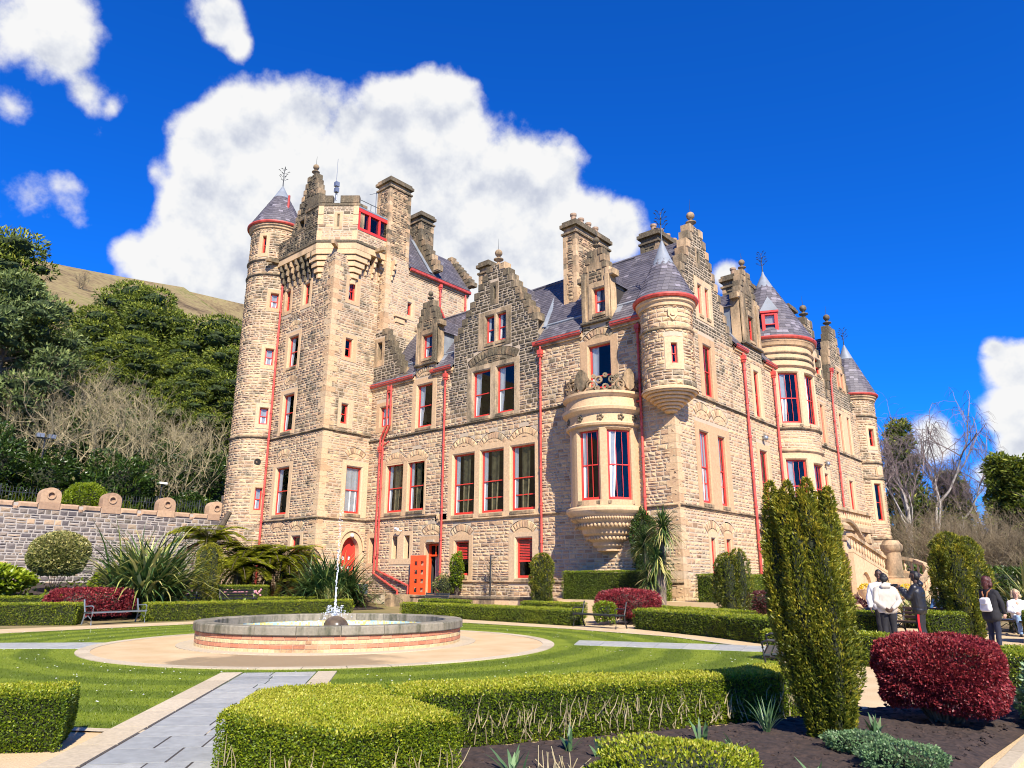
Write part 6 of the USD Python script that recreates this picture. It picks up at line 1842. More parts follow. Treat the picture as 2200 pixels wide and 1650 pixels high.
mesh('/World', 'tower_apron', G().prism(Polygon([(-50, 29.6), (-36.4, 29.6), (-36.4, 31.1), (-40, 31.1), (-40, 27.0), (-48, 27.0)]), lambda u, v: np.array([u, v, -.05]), lambda u, v: np.array([u, v, .62])), M_EARTH, kind='structure', label='earth bank at the foot of the tower')

# --- old garden wall on the left with rounded merlons
WX = -49.5
gw = thing('garden_wall', 'tall rubble garden wall with rounded ring-carved merlons, joined to the stair turret', 'wall', (WX, 12, 1.2))
WF = Plane((WX, 0, 0), (0, 1, 0), (1, 0, 0))
mesh(gw, 'wall_core', G().box(WX - .6, WX, -14, 25.7, .6, 5.9), M_WALLMORT)
wst = ([], [])
rng = np.random.default_rng(11)
lay(WF, sbox(4.0, .9, 25.6, 5.62), lambda u, z: -.1 + .35 * (z > 5.0), heights=(.13, .2, .26, .3, .34), lw=(1.1, 2.6), rough=.9, store=wst, gap=.014)
emit_stones(gw, 'stone', 'stonework', wst, 300, M_WALLST)
k0 = 14.85
for k in range(-3, 4):
    y = k0 + 3.47 * k
    if y > 25.6:
        continue
    hd_ = Polygon([(-.56, 0), (.56, 0)] + [(.56 * math.cos(t), .42 + .46 * math.sin(t)) for t in np.linspace(0, PI, 14)]).difference(Point(0, .42).buffer(.24))
    m = sub(gw, 'merlon')
    mesh(m, 'merlon_stone', G().prism(hd_, lambda u, z: WF(y + u, 6.02 + z, -.62), lambda u, z: WF(y + u, 6.02 + z, .04), (rng.random(), .1, 0)), M_MERLON)
    rr = Point(0, 0).buffer(.24).difference(Point(0, 0).buffer(.17))
    mesh(m, 'ring', G().prism(rr, lambda u, z: WF(y + u, 6.44 + z, -.3), lambda u, z: WF(y + u, 6.44 + z, .10), (.7, 0, 0)).prism(Point(0, 0).buffer(.17), lambda u, z: WF(y + u, 6.44 + z, -.4), lambda u, z: WF(y + u, 6.44 + z, -.05), (.5, .2, 0)), M_MERLON)
    mesh(gw, 'block', G().fbox(WF, y - .56, y + .56, 5.58, 6.02, -.62, .05, (rng.random(), .1, 0), bev=.02), M_MERLON)
    for a, b in ((y - 1.62, y - .58), (y + .58, y + 1.62)):
        mesh(gw, 'coping', G().fbox(WF, a, b, 5.60, 5.98, -.65, .10, (rng.random(), .2, 0), bev=.10), M_MERLON)
    mesh(gw, 'low_coping', G().fbox(WF, y + 1.63, y + 1.85, 5.5, 5.72, -.65, .06, (rng.random(), .3, 0), bev=.05), M_MERLON)
sw = thing('stepped_buttress', 'grey stepped rubble buttress between garden wall and stair turret', 'wall', (-49.3, 25.8, 1))
SB = Plane((0, 25.55, 0), (1, 0, 0), (0, -1, 0))
for k in range(6):
    x0, zt = -50.6 + k * .3, 6.1 + k * .42
    mesh(sw, 'stone_step', G().box(x0, -49.0, 25.6 + .01 * k, 27.2, 1 if k == 0 else zt - .43, zt, (.4, .5, 0)), M_WALLST)
bst = ([], [])
lay(SB, sbox(-50.6, 1.0, -48.9, 6.1), lambda u, z: .2, store=bst)
lay(Plane((-49.0, 0, 0), (0, 1, 0), (1, 0, 0)), sbox(25.6, 1.0, 27.0, 8.1), lambda u, z: .2, store=bst)
emit_stones(sw, 'stone', 'stonework', bst, 60, M_WALLST)

# --- spiked iron railing above the wall
rail = thing('iron_railing', 'dark spiked iron railing on the bank above the garden wall', 'railing', (-52.2, 12, 4.8))
for a, b in ((0, 26),):
    mesh(rail, 'rail', G().bar((-52.2, a, 5.15), (-52.2, b, 5.15), .04, .04), M_IRON)
    mesh(rail, 'rail', G().bar((-52.2, a, 6.75), (-52.2, b, 6.75), .04, .04), M_IRON)
for k in range(145):
    y = .2 + k * .178
    mesh(rail, 'bar', G().tube([(-52.2, y, 4.9), (-52.2, y, 6.95), (-52.2, y, 7.12)], [.017, .017, .002], 4), M_IRON)
for k in range(9):
    mesh(rail, 'post', G().tube([(-52.2, .5 + k * 3.1, 4.7), (-52.2, .5 + k * 3.1, 7.2)], .05, 6), M_IRON)

# --- hedges
W_ = lambda a, b, w, side=1: (lambda d, n: Polygon([a, b, b + n * w, a + n * w]))((b - a), side * CX([-(b - a)[1], (b - a)[0]]) / np.linalg.norm(b - a))
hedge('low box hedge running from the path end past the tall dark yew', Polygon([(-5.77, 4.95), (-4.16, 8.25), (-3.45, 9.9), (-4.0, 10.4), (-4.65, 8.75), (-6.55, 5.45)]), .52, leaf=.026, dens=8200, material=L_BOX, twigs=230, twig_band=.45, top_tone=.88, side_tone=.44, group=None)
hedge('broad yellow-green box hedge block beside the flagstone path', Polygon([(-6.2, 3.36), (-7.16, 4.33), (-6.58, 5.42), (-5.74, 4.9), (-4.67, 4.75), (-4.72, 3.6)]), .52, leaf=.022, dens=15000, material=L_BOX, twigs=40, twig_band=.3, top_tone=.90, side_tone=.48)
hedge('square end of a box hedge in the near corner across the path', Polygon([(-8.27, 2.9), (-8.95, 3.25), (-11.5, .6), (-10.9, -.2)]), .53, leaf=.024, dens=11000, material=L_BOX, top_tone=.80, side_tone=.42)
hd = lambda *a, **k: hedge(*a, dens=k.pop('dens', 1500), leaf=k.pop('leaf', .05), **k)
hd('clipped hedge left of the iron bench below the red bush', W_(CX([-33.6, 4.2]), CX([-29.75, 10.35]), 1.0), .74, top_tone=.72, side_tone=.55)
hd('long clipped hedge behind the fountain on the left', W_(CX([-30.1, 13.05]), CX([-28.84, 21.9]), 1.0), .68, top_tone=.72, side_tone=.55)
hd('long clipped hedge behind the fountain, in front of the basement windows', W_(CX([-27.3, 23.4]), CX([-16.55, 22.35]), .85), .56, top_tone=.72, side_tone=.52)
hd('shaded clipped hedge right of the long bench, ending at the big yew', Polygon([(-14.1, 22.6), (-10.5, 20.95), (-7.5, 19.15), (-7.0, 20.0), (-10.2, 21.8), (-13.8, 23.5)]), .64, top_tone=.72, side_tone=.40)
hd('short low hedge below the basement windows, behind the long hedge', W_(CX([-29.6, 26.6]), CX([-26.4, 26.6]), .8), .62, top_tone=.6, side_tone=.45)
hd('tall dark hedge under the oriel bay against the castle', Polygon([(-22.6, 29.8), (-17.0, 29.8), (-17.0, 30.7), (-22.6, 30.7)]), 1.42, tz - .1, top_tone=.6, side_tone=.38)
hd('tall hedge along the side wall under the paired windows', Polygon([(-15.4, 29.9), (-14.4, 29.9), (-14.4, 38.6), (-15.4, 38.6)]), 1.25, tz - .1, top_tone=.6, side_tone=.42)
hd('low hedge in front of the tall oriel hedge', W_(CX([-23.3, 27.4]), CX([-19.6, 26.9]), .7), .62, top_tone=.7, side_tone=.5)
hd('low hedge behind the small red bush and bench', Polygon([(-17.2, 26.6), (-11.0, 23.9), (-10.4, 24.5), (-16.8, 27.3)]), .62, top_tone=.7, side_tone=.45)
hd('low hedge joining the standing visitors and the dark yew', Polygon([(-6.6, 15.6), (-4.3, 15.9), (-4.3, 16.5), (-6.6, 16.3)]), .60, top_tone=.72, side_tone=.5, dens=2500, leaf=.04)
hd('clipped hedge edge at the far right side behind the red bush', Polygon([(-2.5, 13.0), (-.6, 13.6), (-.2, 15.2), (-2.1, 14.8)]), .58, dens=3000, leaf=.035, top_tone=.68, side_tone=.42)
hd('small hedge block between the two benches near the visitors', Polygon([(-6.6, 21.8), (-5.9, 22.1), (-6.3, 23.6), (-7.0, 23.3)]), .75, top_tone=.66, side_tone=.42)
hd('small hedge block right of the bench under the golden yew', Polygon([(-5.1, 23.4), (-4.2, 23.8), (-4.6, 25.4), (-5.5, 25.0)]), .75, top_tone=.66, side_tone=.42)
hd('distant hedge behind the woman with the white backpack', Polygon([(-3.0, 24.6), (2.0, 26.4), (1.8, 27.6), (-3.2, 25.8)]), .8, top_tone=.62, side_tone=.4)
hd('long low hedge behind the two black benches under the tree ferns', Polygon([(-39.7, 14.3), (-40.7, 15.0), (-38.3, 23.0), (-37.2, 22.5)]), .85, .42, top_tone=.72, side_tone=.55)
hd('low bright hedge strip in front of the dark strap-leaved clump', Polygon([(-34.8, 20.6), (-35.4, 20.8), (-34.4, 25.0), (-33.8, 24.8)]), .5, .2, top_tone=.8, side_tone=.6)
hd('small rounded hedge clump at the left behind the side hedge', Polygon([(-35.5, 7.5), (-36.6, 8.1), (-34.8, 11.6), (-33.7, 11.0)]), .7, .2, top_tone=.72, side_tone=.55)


# --- planted bed at the foot of the garden wall
gx, gy = np.meshgrid(np.arange(-49.5, -31.6, .9), np.arange(-2, 27.5, .9), indexing='ij')
gz_ = np.vectorize(ground_z)(gx, gy) + .015 + .03 * np.sin(gx * 5) * np.sin(gy * 4)
nn_ = gx.shape[1]
ia, ja = np.meshgrid(np.arange(gx.shape[0] - 1), np.arange(nn_ - 1), indexing='ij')
mesh('/World', 'planting_bed', (np.stack([gx, gy, gz_], -1).reshape(-1, 3), [np.stack([ia * nn_ + ja, (ia + 1) * nn_ + ja, (ia + 1) * nn_ + ja + 1, ia * nn_ + ja + 1], -1).reshape(-1, 4)]), M_SOIL, kind='structure', label='dark soil of the sloping bed below the garden wall')
n = 5200
q_ = np.column_stack([rg.uniform(-49, -33, n), rg.uniform(1, 26, n)])
ok_ = fbm(np.column_stack([q_, 0 * q_[:, 0]]), .7, 5.0) > -.1
q_ = q_[ok_]
P = np.column_stack([q_, np.vectorize(ground_z)(q_[:, 0], q_[:, 1]) + rg.exponential(.12, len(q_))])
geo, tn = leaves(P, np.tile([.4, -.2, .7], (len(P), 1)), .20, .12, tone=.35)
mesh('/World', 'ground_cover', geo, L_LIME, tone=tn, kind='stuff', label='low green ground cover in the bed below the garden wall')


# --- columnar yews
def yew(label, x, y, z0, h, w, n, cols, material=L_YEW, leaf=.05, tone=.5, lean=(0, 0), lump=1.0, name='columnar_yew', group=None, taper=.55):
    t = thing(name, label, 'yew', (x, y, z0), group=group)
    P, N, TT = [], [], []
    core = G()
    for (dx, dy, r, hh) in cols:
        m = int(n * r * hh / sum(c[2] * c[3] for c in cols))
        f = rg.random(m) ** .9
        zz = f * hh * h
        prof = np.where(f < .55, taper + (1 - taper) * (f / .55) ** .34, np.sqrt(np.clip(1 - ((f - .55) / .45) ** 4.5, .02, 1)))
        a = rg.random(m) * 2 * PI
        rad = r * w * prof * (1 + lump * (.13 * np.sin(a * 3 + zz / h * 9 + dx * 7) + .11 * np.sin(zz / h * 23 + a * 2 + dy * 9) + .09 * np.sin(zz / h * 41 - a * 3))) * (1 - rg.random(m) ** 2 * .22)
        spread = .5 + .5 * np.clip(f * 2.6, 0, 1)
        cx, cy = x + dx * w * spread + lean[0] * f + .10 * w * np.sin(zz / h * 7 + dx * 9), y + dy * w * spread + lean[1] * f + .10 * w * np.sin(zz / h * 8 + dy * 9)
        p = np.column_stack([cx + rad * np.cos(a), cy + rad * np.sin(a), z0 + zz])
        nn = np.column_stack([np.cos(a), np.sin(a), .3 + f * 0])
        # cut what lies deep inside another column
        ok = np.ones(m, bool)
        for (ex, ey, er, eh) in cols:
            if (ex, ey) == (dx, dy):
                continue
            sx = .5 + .5 * np.clip(zz / (eh * h) * 2.6, 0, 1)
            ff = zz / (eh * h)
            pr = np.where(ff < .55, taper + (1 - taper) * (np.clip(ff, 0, 1) / .55) ** .34, np.sqrt(np.clip(1 - ((np.clip(ff, 0, 1) - .55) / .45) ** 4.5, .02, 1))) * (ff < 1)
            ok &= np.hypot(p[:, 0] - x - ex * w * sx - lean[0] * ff, p[:, 1] - y - ey * w * sx - lean[1] * ff) > er * w * pr * .66
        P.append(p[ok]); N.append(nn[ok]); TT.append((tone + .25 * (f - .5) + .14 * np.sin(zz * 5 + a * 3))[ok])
        fs = np.linspace(0, 1, 9)
        pr = np.where(fs < .55, taper + (1 - taper) * (fs / .55) ** .34, np.sqrt(np.clip(1 - ((fs - .55) / .45) ** 4.5, .02, 1)))
        for i in range(8):
            c0 = (x + dx * w * (.5 + .5 * min(1, fs[i] * 2.6)) + lean[0] * fs[i], y + dy * w * (.5 + .5 * min(1, fs[i] * 2.6)) + lean[1] * fs[i])
            core.lathe([(r * w * pr[i] * .62, z0 + fs[i] * hh * h * .97), (r * w * pr[i + 1] * .62, z0 + fs[i + 1] * hh * h * .97)], c0, 9)
    mesh(t, 'branches', core, M_INNER)
    geo, tn = leaves(np.vstack(P), np.vstack(N), leaf, leaf * .34, up=.75, spread=.55, tone=np.concatenate(TT))
    mesh(t, 'foliage', geo, material, tone=tn, kind='stuff')
    return t


five = [(-.62, -.15, .46, 1.0), (-.28, -.42, .50, .975), (.10, -.12, .56, .955), (.36, -.45, .46, .965), (.62, .10, .46, .985), (.3, .5, .5, .95), (-.4, .45, .5, .97), (.05, -.66, .40, .90), (.62, -.45, .38, .87), (-.66, -.5, .36, .85), (-.75, -.3, .2, 1.04), (-.1, -.5, .2, 1.03), (.5, -.3, .2, 1.04), (.8, -.1, .2, 1.0), (.2, -.6, .18, .99)]
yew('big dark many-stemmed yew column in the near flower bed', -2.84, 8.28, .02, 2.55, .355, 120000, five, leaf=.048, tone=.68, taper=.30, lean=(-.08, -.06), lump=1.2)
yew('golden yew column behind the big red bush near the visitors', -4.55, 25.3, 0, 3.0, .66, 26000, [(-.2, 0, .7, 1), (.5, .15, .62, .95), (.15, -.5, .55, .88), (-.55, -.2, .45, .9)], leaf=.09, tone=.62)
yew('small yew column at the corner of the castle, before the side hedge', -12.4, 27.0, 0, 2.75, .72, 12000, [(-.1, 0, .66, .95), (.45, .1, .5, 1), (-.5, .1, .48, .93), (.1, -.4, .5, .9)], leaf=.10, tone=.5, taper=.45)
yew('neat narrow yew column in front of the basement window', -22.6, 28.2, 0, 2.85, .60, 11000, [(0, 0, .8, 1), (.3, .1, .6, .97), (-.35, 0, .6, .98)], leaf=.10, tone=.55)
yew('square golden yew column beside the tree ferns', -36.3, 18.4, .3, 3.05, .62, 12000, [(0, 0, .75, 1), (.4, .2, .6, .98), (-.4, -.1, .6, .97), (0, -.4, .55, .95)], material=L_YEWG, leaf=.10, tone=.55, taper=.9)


# --- barberries and round bushes
def bush(label, c, rad, z0, n, material, leaf=.05, tone=.5, name='barberry_bush', cat='shrub', stems=12, lift=.25, boxy=3.5, twig=M_BARK, group=None, up=.3, lw=.6, lumps=.10, spread=.75):
    t = thing(name, label, cat, (c[0], c[1], z0), group=group)
    d = unit(rg.normal(0, 1, (n, 3)))
    s = (np.abs(d) ** boxy).sum(1) ** (-1 / boxy)
    P = d * s[:, None]
    keep = P[:, 2] > -.92
    P, d = P[keep], d[keep]
    k = 1 + lumps * fbm(P, 3.2, c[0]) - rg.random(len(P)) ** 2 * .16
    cz = z0 + lift + rad[2]
    Q = P * k[:, None] * np.array(rad) + [c[0], c[1], cz]
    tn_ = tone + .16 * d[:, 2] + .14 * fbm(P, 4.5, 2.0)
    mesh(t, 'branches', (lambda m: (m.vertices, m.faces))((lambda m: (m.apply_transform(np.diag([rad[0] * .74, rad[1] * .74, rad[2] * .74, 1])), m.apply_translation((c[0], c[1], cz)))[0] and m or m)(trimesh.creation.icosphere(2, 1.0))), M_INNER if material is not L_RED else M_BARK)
    geo, tn = leaves(Q, d, leaf, leaf * lw, up=up, spread=spread, tone=tn_)
    mesh(t, 'foliage', geo, material, tone=tn, kind='stuff')
    if stems:
        g = G()
        for i in range(stems):
            a = rg.random() * 2 * PI
            r_ = rg.random() ** .5 * .8
            g.tube([(c[0] + rg.normal(0, .08), c[1] + rg.normal(0, .08), z0 - .02), (c[0] + r_ * rad[0] * .4 * math.cos(a), c[1] + r_ * rad[1] * .4 * math.sin(a), z0 + lift * .6), (c[0] + r_ * rad[0] * .9 * math.cos(a), c[1] + r_ * rad[1] * .9 * math.sin(a), z0 + lift + rad[2] * .6)], [.022, .017, .008], 5)
        mesh(t, 'stems', g, twig, kind='stuff')
    return t


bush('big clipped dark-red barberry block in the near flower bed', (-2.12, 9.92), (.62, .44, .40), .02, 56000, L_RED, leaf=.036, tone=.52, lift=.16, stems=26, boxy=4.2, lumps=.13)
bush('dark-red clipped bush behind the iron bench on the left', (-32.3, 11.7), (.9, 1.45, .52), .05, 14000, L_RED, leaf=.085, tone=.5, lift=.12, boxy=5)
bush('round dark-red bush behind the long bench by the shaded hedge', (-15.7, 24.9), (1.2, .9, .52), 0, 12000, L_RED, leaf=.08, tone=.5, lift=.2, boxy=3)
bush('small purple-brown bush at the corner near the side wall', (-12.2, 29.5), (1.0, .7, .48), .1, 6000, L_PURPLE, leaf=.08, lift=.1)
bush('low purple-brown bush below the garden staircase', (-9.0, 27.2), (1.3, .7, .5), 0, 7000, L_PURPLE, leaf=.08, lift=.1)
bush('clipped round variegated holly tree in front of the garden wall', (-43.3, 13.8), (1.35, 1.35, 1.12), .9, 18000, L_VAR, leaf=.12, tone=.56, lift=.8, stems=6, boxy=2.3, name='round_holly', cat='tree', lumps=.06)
bush('round yellow-green shrub on the bank above the garden wall', (-51.2, 17.3), (1.0, 1.25, 1.1), 5.0, 9000, L_LIME, leaf=.11, tone=.42, lift=.3, name='round_shrub', boxy=2.2, lumps=.18)
bush('lime-green large-leaved plant at the far left below the wall', (-41.5, 9.6), (1.6, 2.4, .75), .75, 3600, L_LIME, leaf=.24, tone=.55, lift=0, name='leafy_shrub', lw=.8, stems=0, boxy=2.2, lumps=.25)
bush('lime-green leafy plant right of the round holly', (-42.0, 16.4), (1.0, 1.2, .62), .8, 2200, L_LIME, leaf=.20, tone=.55, lift=0, name='leafy_shrub', lw=.8, stems=0, boxy=2.2, lumps=.25)
bush('small bright yellow plant at the foot of the leafy plants', (-40.2, 15.6), (.6, .9, .3), .65, 1200, L_LIME, leaf=.14, tone=.85, lift=0, name='leafy_shrub', stems=0, lumps=.2)
bush('small green spurge plant beside the iron bench on the right', (-15.9, 23.6), (.35, .35, .35), 0, 900, L_LIME, leaf=.10, tone=.35, lift=.1, name='leafy_shrub', stems=0)
bush('dusty ivy bush climbing the corner behind the cordyline', (-18.3, 30.55), (.6, .35, 1.5), 1.8, 5000, L_DARK, leaf=.10, tone=.5, lift=0, name='ivy_shrub', stems=0, boxy=2.2, lumps=.3)
bush('upright leafy climber in front of the louvred basement window', (-30.3, 30.1), (.35, .35, 1.0), .75, 2600, L_LIME, leaf=.10, tone=.3, lift=.35, name='upright_shrub', boxy=2, lumps=.35)
bush('straggly grey-green bush at the foot of the red drainpipe', (-31.2, 30.0), (.75, .4, .55), .7, 1500, L_VAR, leaf=.09, tone=.35, lift=.05, name='upright_shrub', boxy=2, lumps=.35)
# small-leaved yellow-green clumps in the near bed
bush('low yellow-green clump at the front edge of the flower bed', (-3.05, 5.45), (.68, .52, .18), .04, 9000, L_BOX, leaf=.030, tone=.62, lift=0, name='low_clump', boxy=2.2, lumps=.3, stems=0, up=.8)
bush('grey-green creeping clump on the soil below the yew', (-2.42, 7.75), (.30, .22, .10), .03, 3800, L_TULIP, leaf=.024, tone=.5, lift=0, name='ground_clump', boxy=2.2, lumps=.3, stems=0, lw=.8)
bush('grey-green creeping clump nearest the path edge', (-1.93, 7.3), (.33, .3, .12), .03, 4600, L_TULIP, leaf=.024, tone=.45, lift=0, name='ground_clump', boxy=2.2, lumps=.3, stems=0, lw=.8)
bush('green leafy clump at the right edge beside the big red bush', (-1.05, 10.9), (.42, .75, .30), .03, 3600, L_TULIP, leaf=.075, tone=.5, lift=0, name='leafy_clump', boxy=2.4, lumps=.3, stems=0, lw=.6)


# --- strap-leaved plants
def flax(label, x, y, z0, n, length, material=L_STRAP, width=.10, name='flax_clump', cat='plant', el=(35, 88), droop=(.4, 1.6), pale=.12, spread=.35, group=None, dry=0):
    t = thing(name, label, cat, (x, y, z0), group=group)
    az = rg.random(n) * 2 * PI
    e = np.radians(rg.uniform(*el, n))
    L = length * rg.uniform(.55, 1.05, n)
    b = np.column_stack([x + rg.normal(0, spread, n), y + rg.normal(0, spread, n), np.full(n, z0)])
    tn_ = np.where(rg.random(n) < pale, rg.uniform(.8, .95, n), rg.uniform(0, .75, n))
    geo, tn = straps(b, az, e, L, np.full(n, width) * rg.uniform(.7, 1.2, n), rg.uniform(*droop, n), tone=tn_)
    mesh(t, 'leaves', geo, material, tone=tn, kind='stuff')
    return t


flax('large striped flax clump leaning by the iron bench on the left', -33.5, 14.3, .25, 760, 4.4, pale=.34, width=.15, spread=.5, el=(45, 89), droop=(.7, 2.0))
flax('broad dark-green strap-leaved clump below the arched tower door', -35.2, 25.2, .2, 1150, 3.6, width=.13, pale=.02, droop=(.5, 2.1), spread=.55)
flax('small silvery grass clump in front of the dark strap-leaved plant', -33.0, 23.6, .1, 240, 1.5, material=L_VAR, width=.05, spread=.2, el=(50, 89))
flax('pale striped flax clump behind the woman with the backpack', -3.2, 30.0, 0, 260, 2.6, material=L_VAR, width=.12, spread=.4)
flax('pale striped flax clump behind the golden yew', -6.9, 30.5, 0, 150, 2.0, material=L_VAR, width=.11, spread=.35)


def cordyline(label, x, y, z0, heads, group=None):
    t = thing('cabbage_palm', label, 'palm', (x, y, z0), group=group)
    g = G()
    V, Q, TN, k = [], [], [], 0
    for dx, dy, h, L, n in heads:
        g.tube([(x + dx * .2, y + dy * .2, z0), (x + dx * .7, y + dy * .7, z0 + h * .5), (x + dx, y + dy, z0 + h)], [.16, .13, .10], 8)
        az = rg.random(n) * 2 * PI
        e = np.radians(rg.uniform(-35, 88, n))
        tn_ = np.where((e < .1) & (rg.random(n) < .5), rg.uniform(.8, 1.0, n), rg.uniform(.1, .78, n))
        b = np.column_stack([np.full(n, x + dx), np.full(n, y + dy), z0 + h + rg.uniform(-.45, .1, n)])
        (v, [q]), tn = straps(b, az, e, L * rg.uniform(.7, 1.1, n), np.full(n, .055), rg.uniform(.5, 1.5, n), tone=tn_)
        V.append(v); Q.append(q + k); TN.append(tn); k += len(v)
    mesh(t, 'trunk', g, M_BARKP)
    mesh(t, 'leaves', (np.vstack(V), [np.vstack(Q)]), L_STRAP, tone=np.vstack(TN), kind='stuff')


cordyline('multi-headed cabbage palm at the castle corner below the turret', -16.1, 28.1, .1, [(.3, -.1, 3.7, 1.25, 330), (-.75, .1, 3.1, 1.1, 260), (.1, -.3, 2.4, 1.15, 280), (-.35, -.25, 1.5, 1.05, 240)])


def treefern(label, x, y, z0, h, n=26, L=2.2, lean=(0, 0), group=None):
    t = thing('tree_fern', label, 'tree fern', (x, y, z0), group=group)
    top = np.array([x + lean[0], y + lean[1], z0 + h])
    mesh(t, 'trunk', G().tube([(x, y, z0), (x + lean[0] * .5, y + lean[1] * .5, z0 + h * .5), top], [.22, .20, .17], 9), M_BARK)
    V, TN = [], []
    rach = G()
    for i in range(n):
        az = 2 * PI * i / n + rg.uniform(-.12, .12)
        e0 = math.radians(rg.uniform(15, 60)) if i % 5 else math.radians(rg.uniform(-40, 0))
        brown = 1.0 if (i % 5 == 0 and rg.random() < .6) else 0
        p = top.copy(); pts = [p.copy()]
        for k in range(12):
            e = e0 - 1.5 * (k / 12) ** 1.2
            p = p + L * rg.uniform(.95, 1.05) / 12 * np.array([math.cos(e) * math.cos(az), math.cos(e) * math.sin(az), math.sin(e)])
            pts.append(p.copy())
        pts = np.array(pts)
        rach.tube(pts[::3], .02, 3, cap=False)
        side = np.array([-math.sin(az), math.cos(az), 0])
        for k in np.linspace(.06, .98, 34):
            q = np.array([np.interp(k, np.linspace(0, 1, 13), pts[:, j]) for j in range(3)])
            wl = .62 * math.sin(PI * min(1, k * .85 + .12)) ** .8
            fw = np.array([math.cos(az), math.sin(az), -.1]) * .10
            for s in (-1, 1):
                tip = q + side * s * wl + fw * 1.2 - np.array([0, 0, .10 * wl + rg.uniform(0, .05)])
                V.append([q, (q + tip) / 2 + fw * .8 + [0, 0, .02], tip, (q + tip) / 2 - fw * .6])
                TN.append((1.0 if brown else rg.uniform(.1, .85), rg.random(), 0))
    mesh(t, 'stalks', rach, M_BARK, kind='stuff')
    n_ = len(V)
    mesh(t, 'fronds', (np.array(V).reshape(-1, 3), [np.arange(4 * n_).reshape(n_, 4)]), L_FERN, tone=np.repeat(np.array(TN), 4, 0), kind='stuff')


treefern('tallest tree fern beside the garden wall end', -42.6, 21.4, .85, 3.0, 40, 2.5)
treefern('tree fern under the tower next to the leaning old trunk', -41.4, 23.6, .8, 2.0, 40, 2.6)
treefern('tree fern in front of the ground-floor tower window', -40.6, 25.4, .75, 1.9, 40, 2.6)
treefern('low young tree fern at the right end of the fern bed', -39.3, 25.9, .7, .7, 18, 1.4)
treefern('shaded tree fern deep in the fern bed', -43.2, 24.2, .9, 1.6, 30, 2.2)
treefern('spreading tree fern nearest the hedge, left of the tower corner', -40.2, 22.2, .7, 1.5, 38, 2.3)
treefern('spreading tree fern between the square yew and the tower', -40.6, 24.4, .7, 1.9, 36, 2.4)
ot = thing('old_fern_stump', 'mossy old leaning trunk sticking up out of the tree ferns', 'trunk', (-43.2, 21.5, .85))
mesh(ot, 'trunk', G().tube([(-43.6, 21.1, .85), (-43.1, 21.7, 3.2), (-42.4, 22.5, 5.6)], [.26, .24, .15], 8), M_BARK)
bs = thing('bare_sapling', 'bare brown sapling on a dark stake against the castle wall', 'sapling', (-27.9, 30.3, tz))
g = G().tube([(-27.9, 30.3, tz), (-27.88, 30.3, 2.9)], .045, 6)
mesh(bs, 'stake', g, M_BLACK)
g = G()
for k in range(40):
    a = rg.uniform(-1, 1); z = rg.uniform(.8, 2.6)
    g.tube([(-27.9, 30.3, z), (-27.9 + a * .5, 30.3 + rg.uniform(-.1, .3), z + .35), (-27.9 + a * 1.3, 30.3 + rg.uniform(-.1, .3), z + rg.uniform(-.3, .4))], [.014, .009, .003], 3, cap=False)
mesh(bs, 'twigs', g, M_TWIGB, kind='stuff')


# --- flower bed soil, bulbs, stakes of dead stems
soilp = Polygon([(-5.74, 4.9), (-4.67, 4.75), (-4.5, 3.9), (-1.2, 2.0), (-1.5, 6.4), (-1.52, 8.4), (-1.42, 10.2), (-.2, 12.6), (-2.2, 13.2), (-3.4, 10.0), (-4.1, 8.2)])
v2 = sample_poly(soilp, 5200)
v2 = np.vstack([v2, np.array([soilp.exterior.interpolate(s).coords[0] for s in np.arange(0, soilp.exterior.length, .12)])])
from scipy.spatial import Delaunay
tri = Delaunay(v2).simplices
cen = v2[tri].mean(1)
tri = tri[shapely.contains_xy(soilp, cen[:, 0], cen[:, 1])]
de = shapely.distance(soilp.exterior, shapely.points(v2))
zz = .004 + np.minimum(.06, de * .25) + rg.uniform(-.012, .016, len(v2)) * np.clip(de * 8, 0, 1)
mesh('/World', 'flower_bed_soil', (np.column_stack([v2, zz]), [tri]), M_SOIL, kind='structure', label='dark crumbly soil of the near flower bed')
g = G()
clod = trimesh.creation.icosphere(1, 1.0)
for p in sample_poly(soilp.buffer(-.1), 1500):
    s_ = rg.uniform(.006, .026)
    g.add(clod.vertices * [s_, s_, s_ * .7] * rg.uniform(.75, 1.25, (len(clod.vertices), 1)) + [*p, .062], clod.faces)
mesh('/World', 'soil_clods', g, M_SOIL, kind='stuff', label='loose clods and chips of dark soil')
eg = thing('path_edging', 'pale stone edging between flower bed and path at the near right', 'kerb', (-1.35, 9.0, 0), kind='structure')
a, b = CX([-1.42, 6.2]), CX([-1.36, 10.6])
for k in range(5):
    p, q = a + (b - a) * (k / 5 + .002), a + (b - a) * ((k + 1) / 5 - .002)
    slab_piece(eg, Polygon([p, q, q + [.12, 0], p + [.12, 0]]), -.05, .045, M_KERB, 'edging_stone', (rg.random(), .25, 0))
def bulbs(label, spots, n=9, L=.24, name='tulip_shoots', w=.045):
    for lab, (x, y) in zip(label, spots):
        t = thing(name, lab, 'plant', (x, y, .06))
        az = rg.random(n) * 2 * PI
        geo, tn = straps(np.column_stack([x + rg.normal(0, .02, n), y + rg.normal(0, .02, n), np.full(n, .055)]), az, np.radians(rg.uniform(45, 88, n)), L * rg.uniform(.6, 1.1, n), np.full(n, w), rg.uniform(.1, 1.0, n), seg=5)
        mesh(t, 'leaves', geo, L_TULIP, tone=tn)
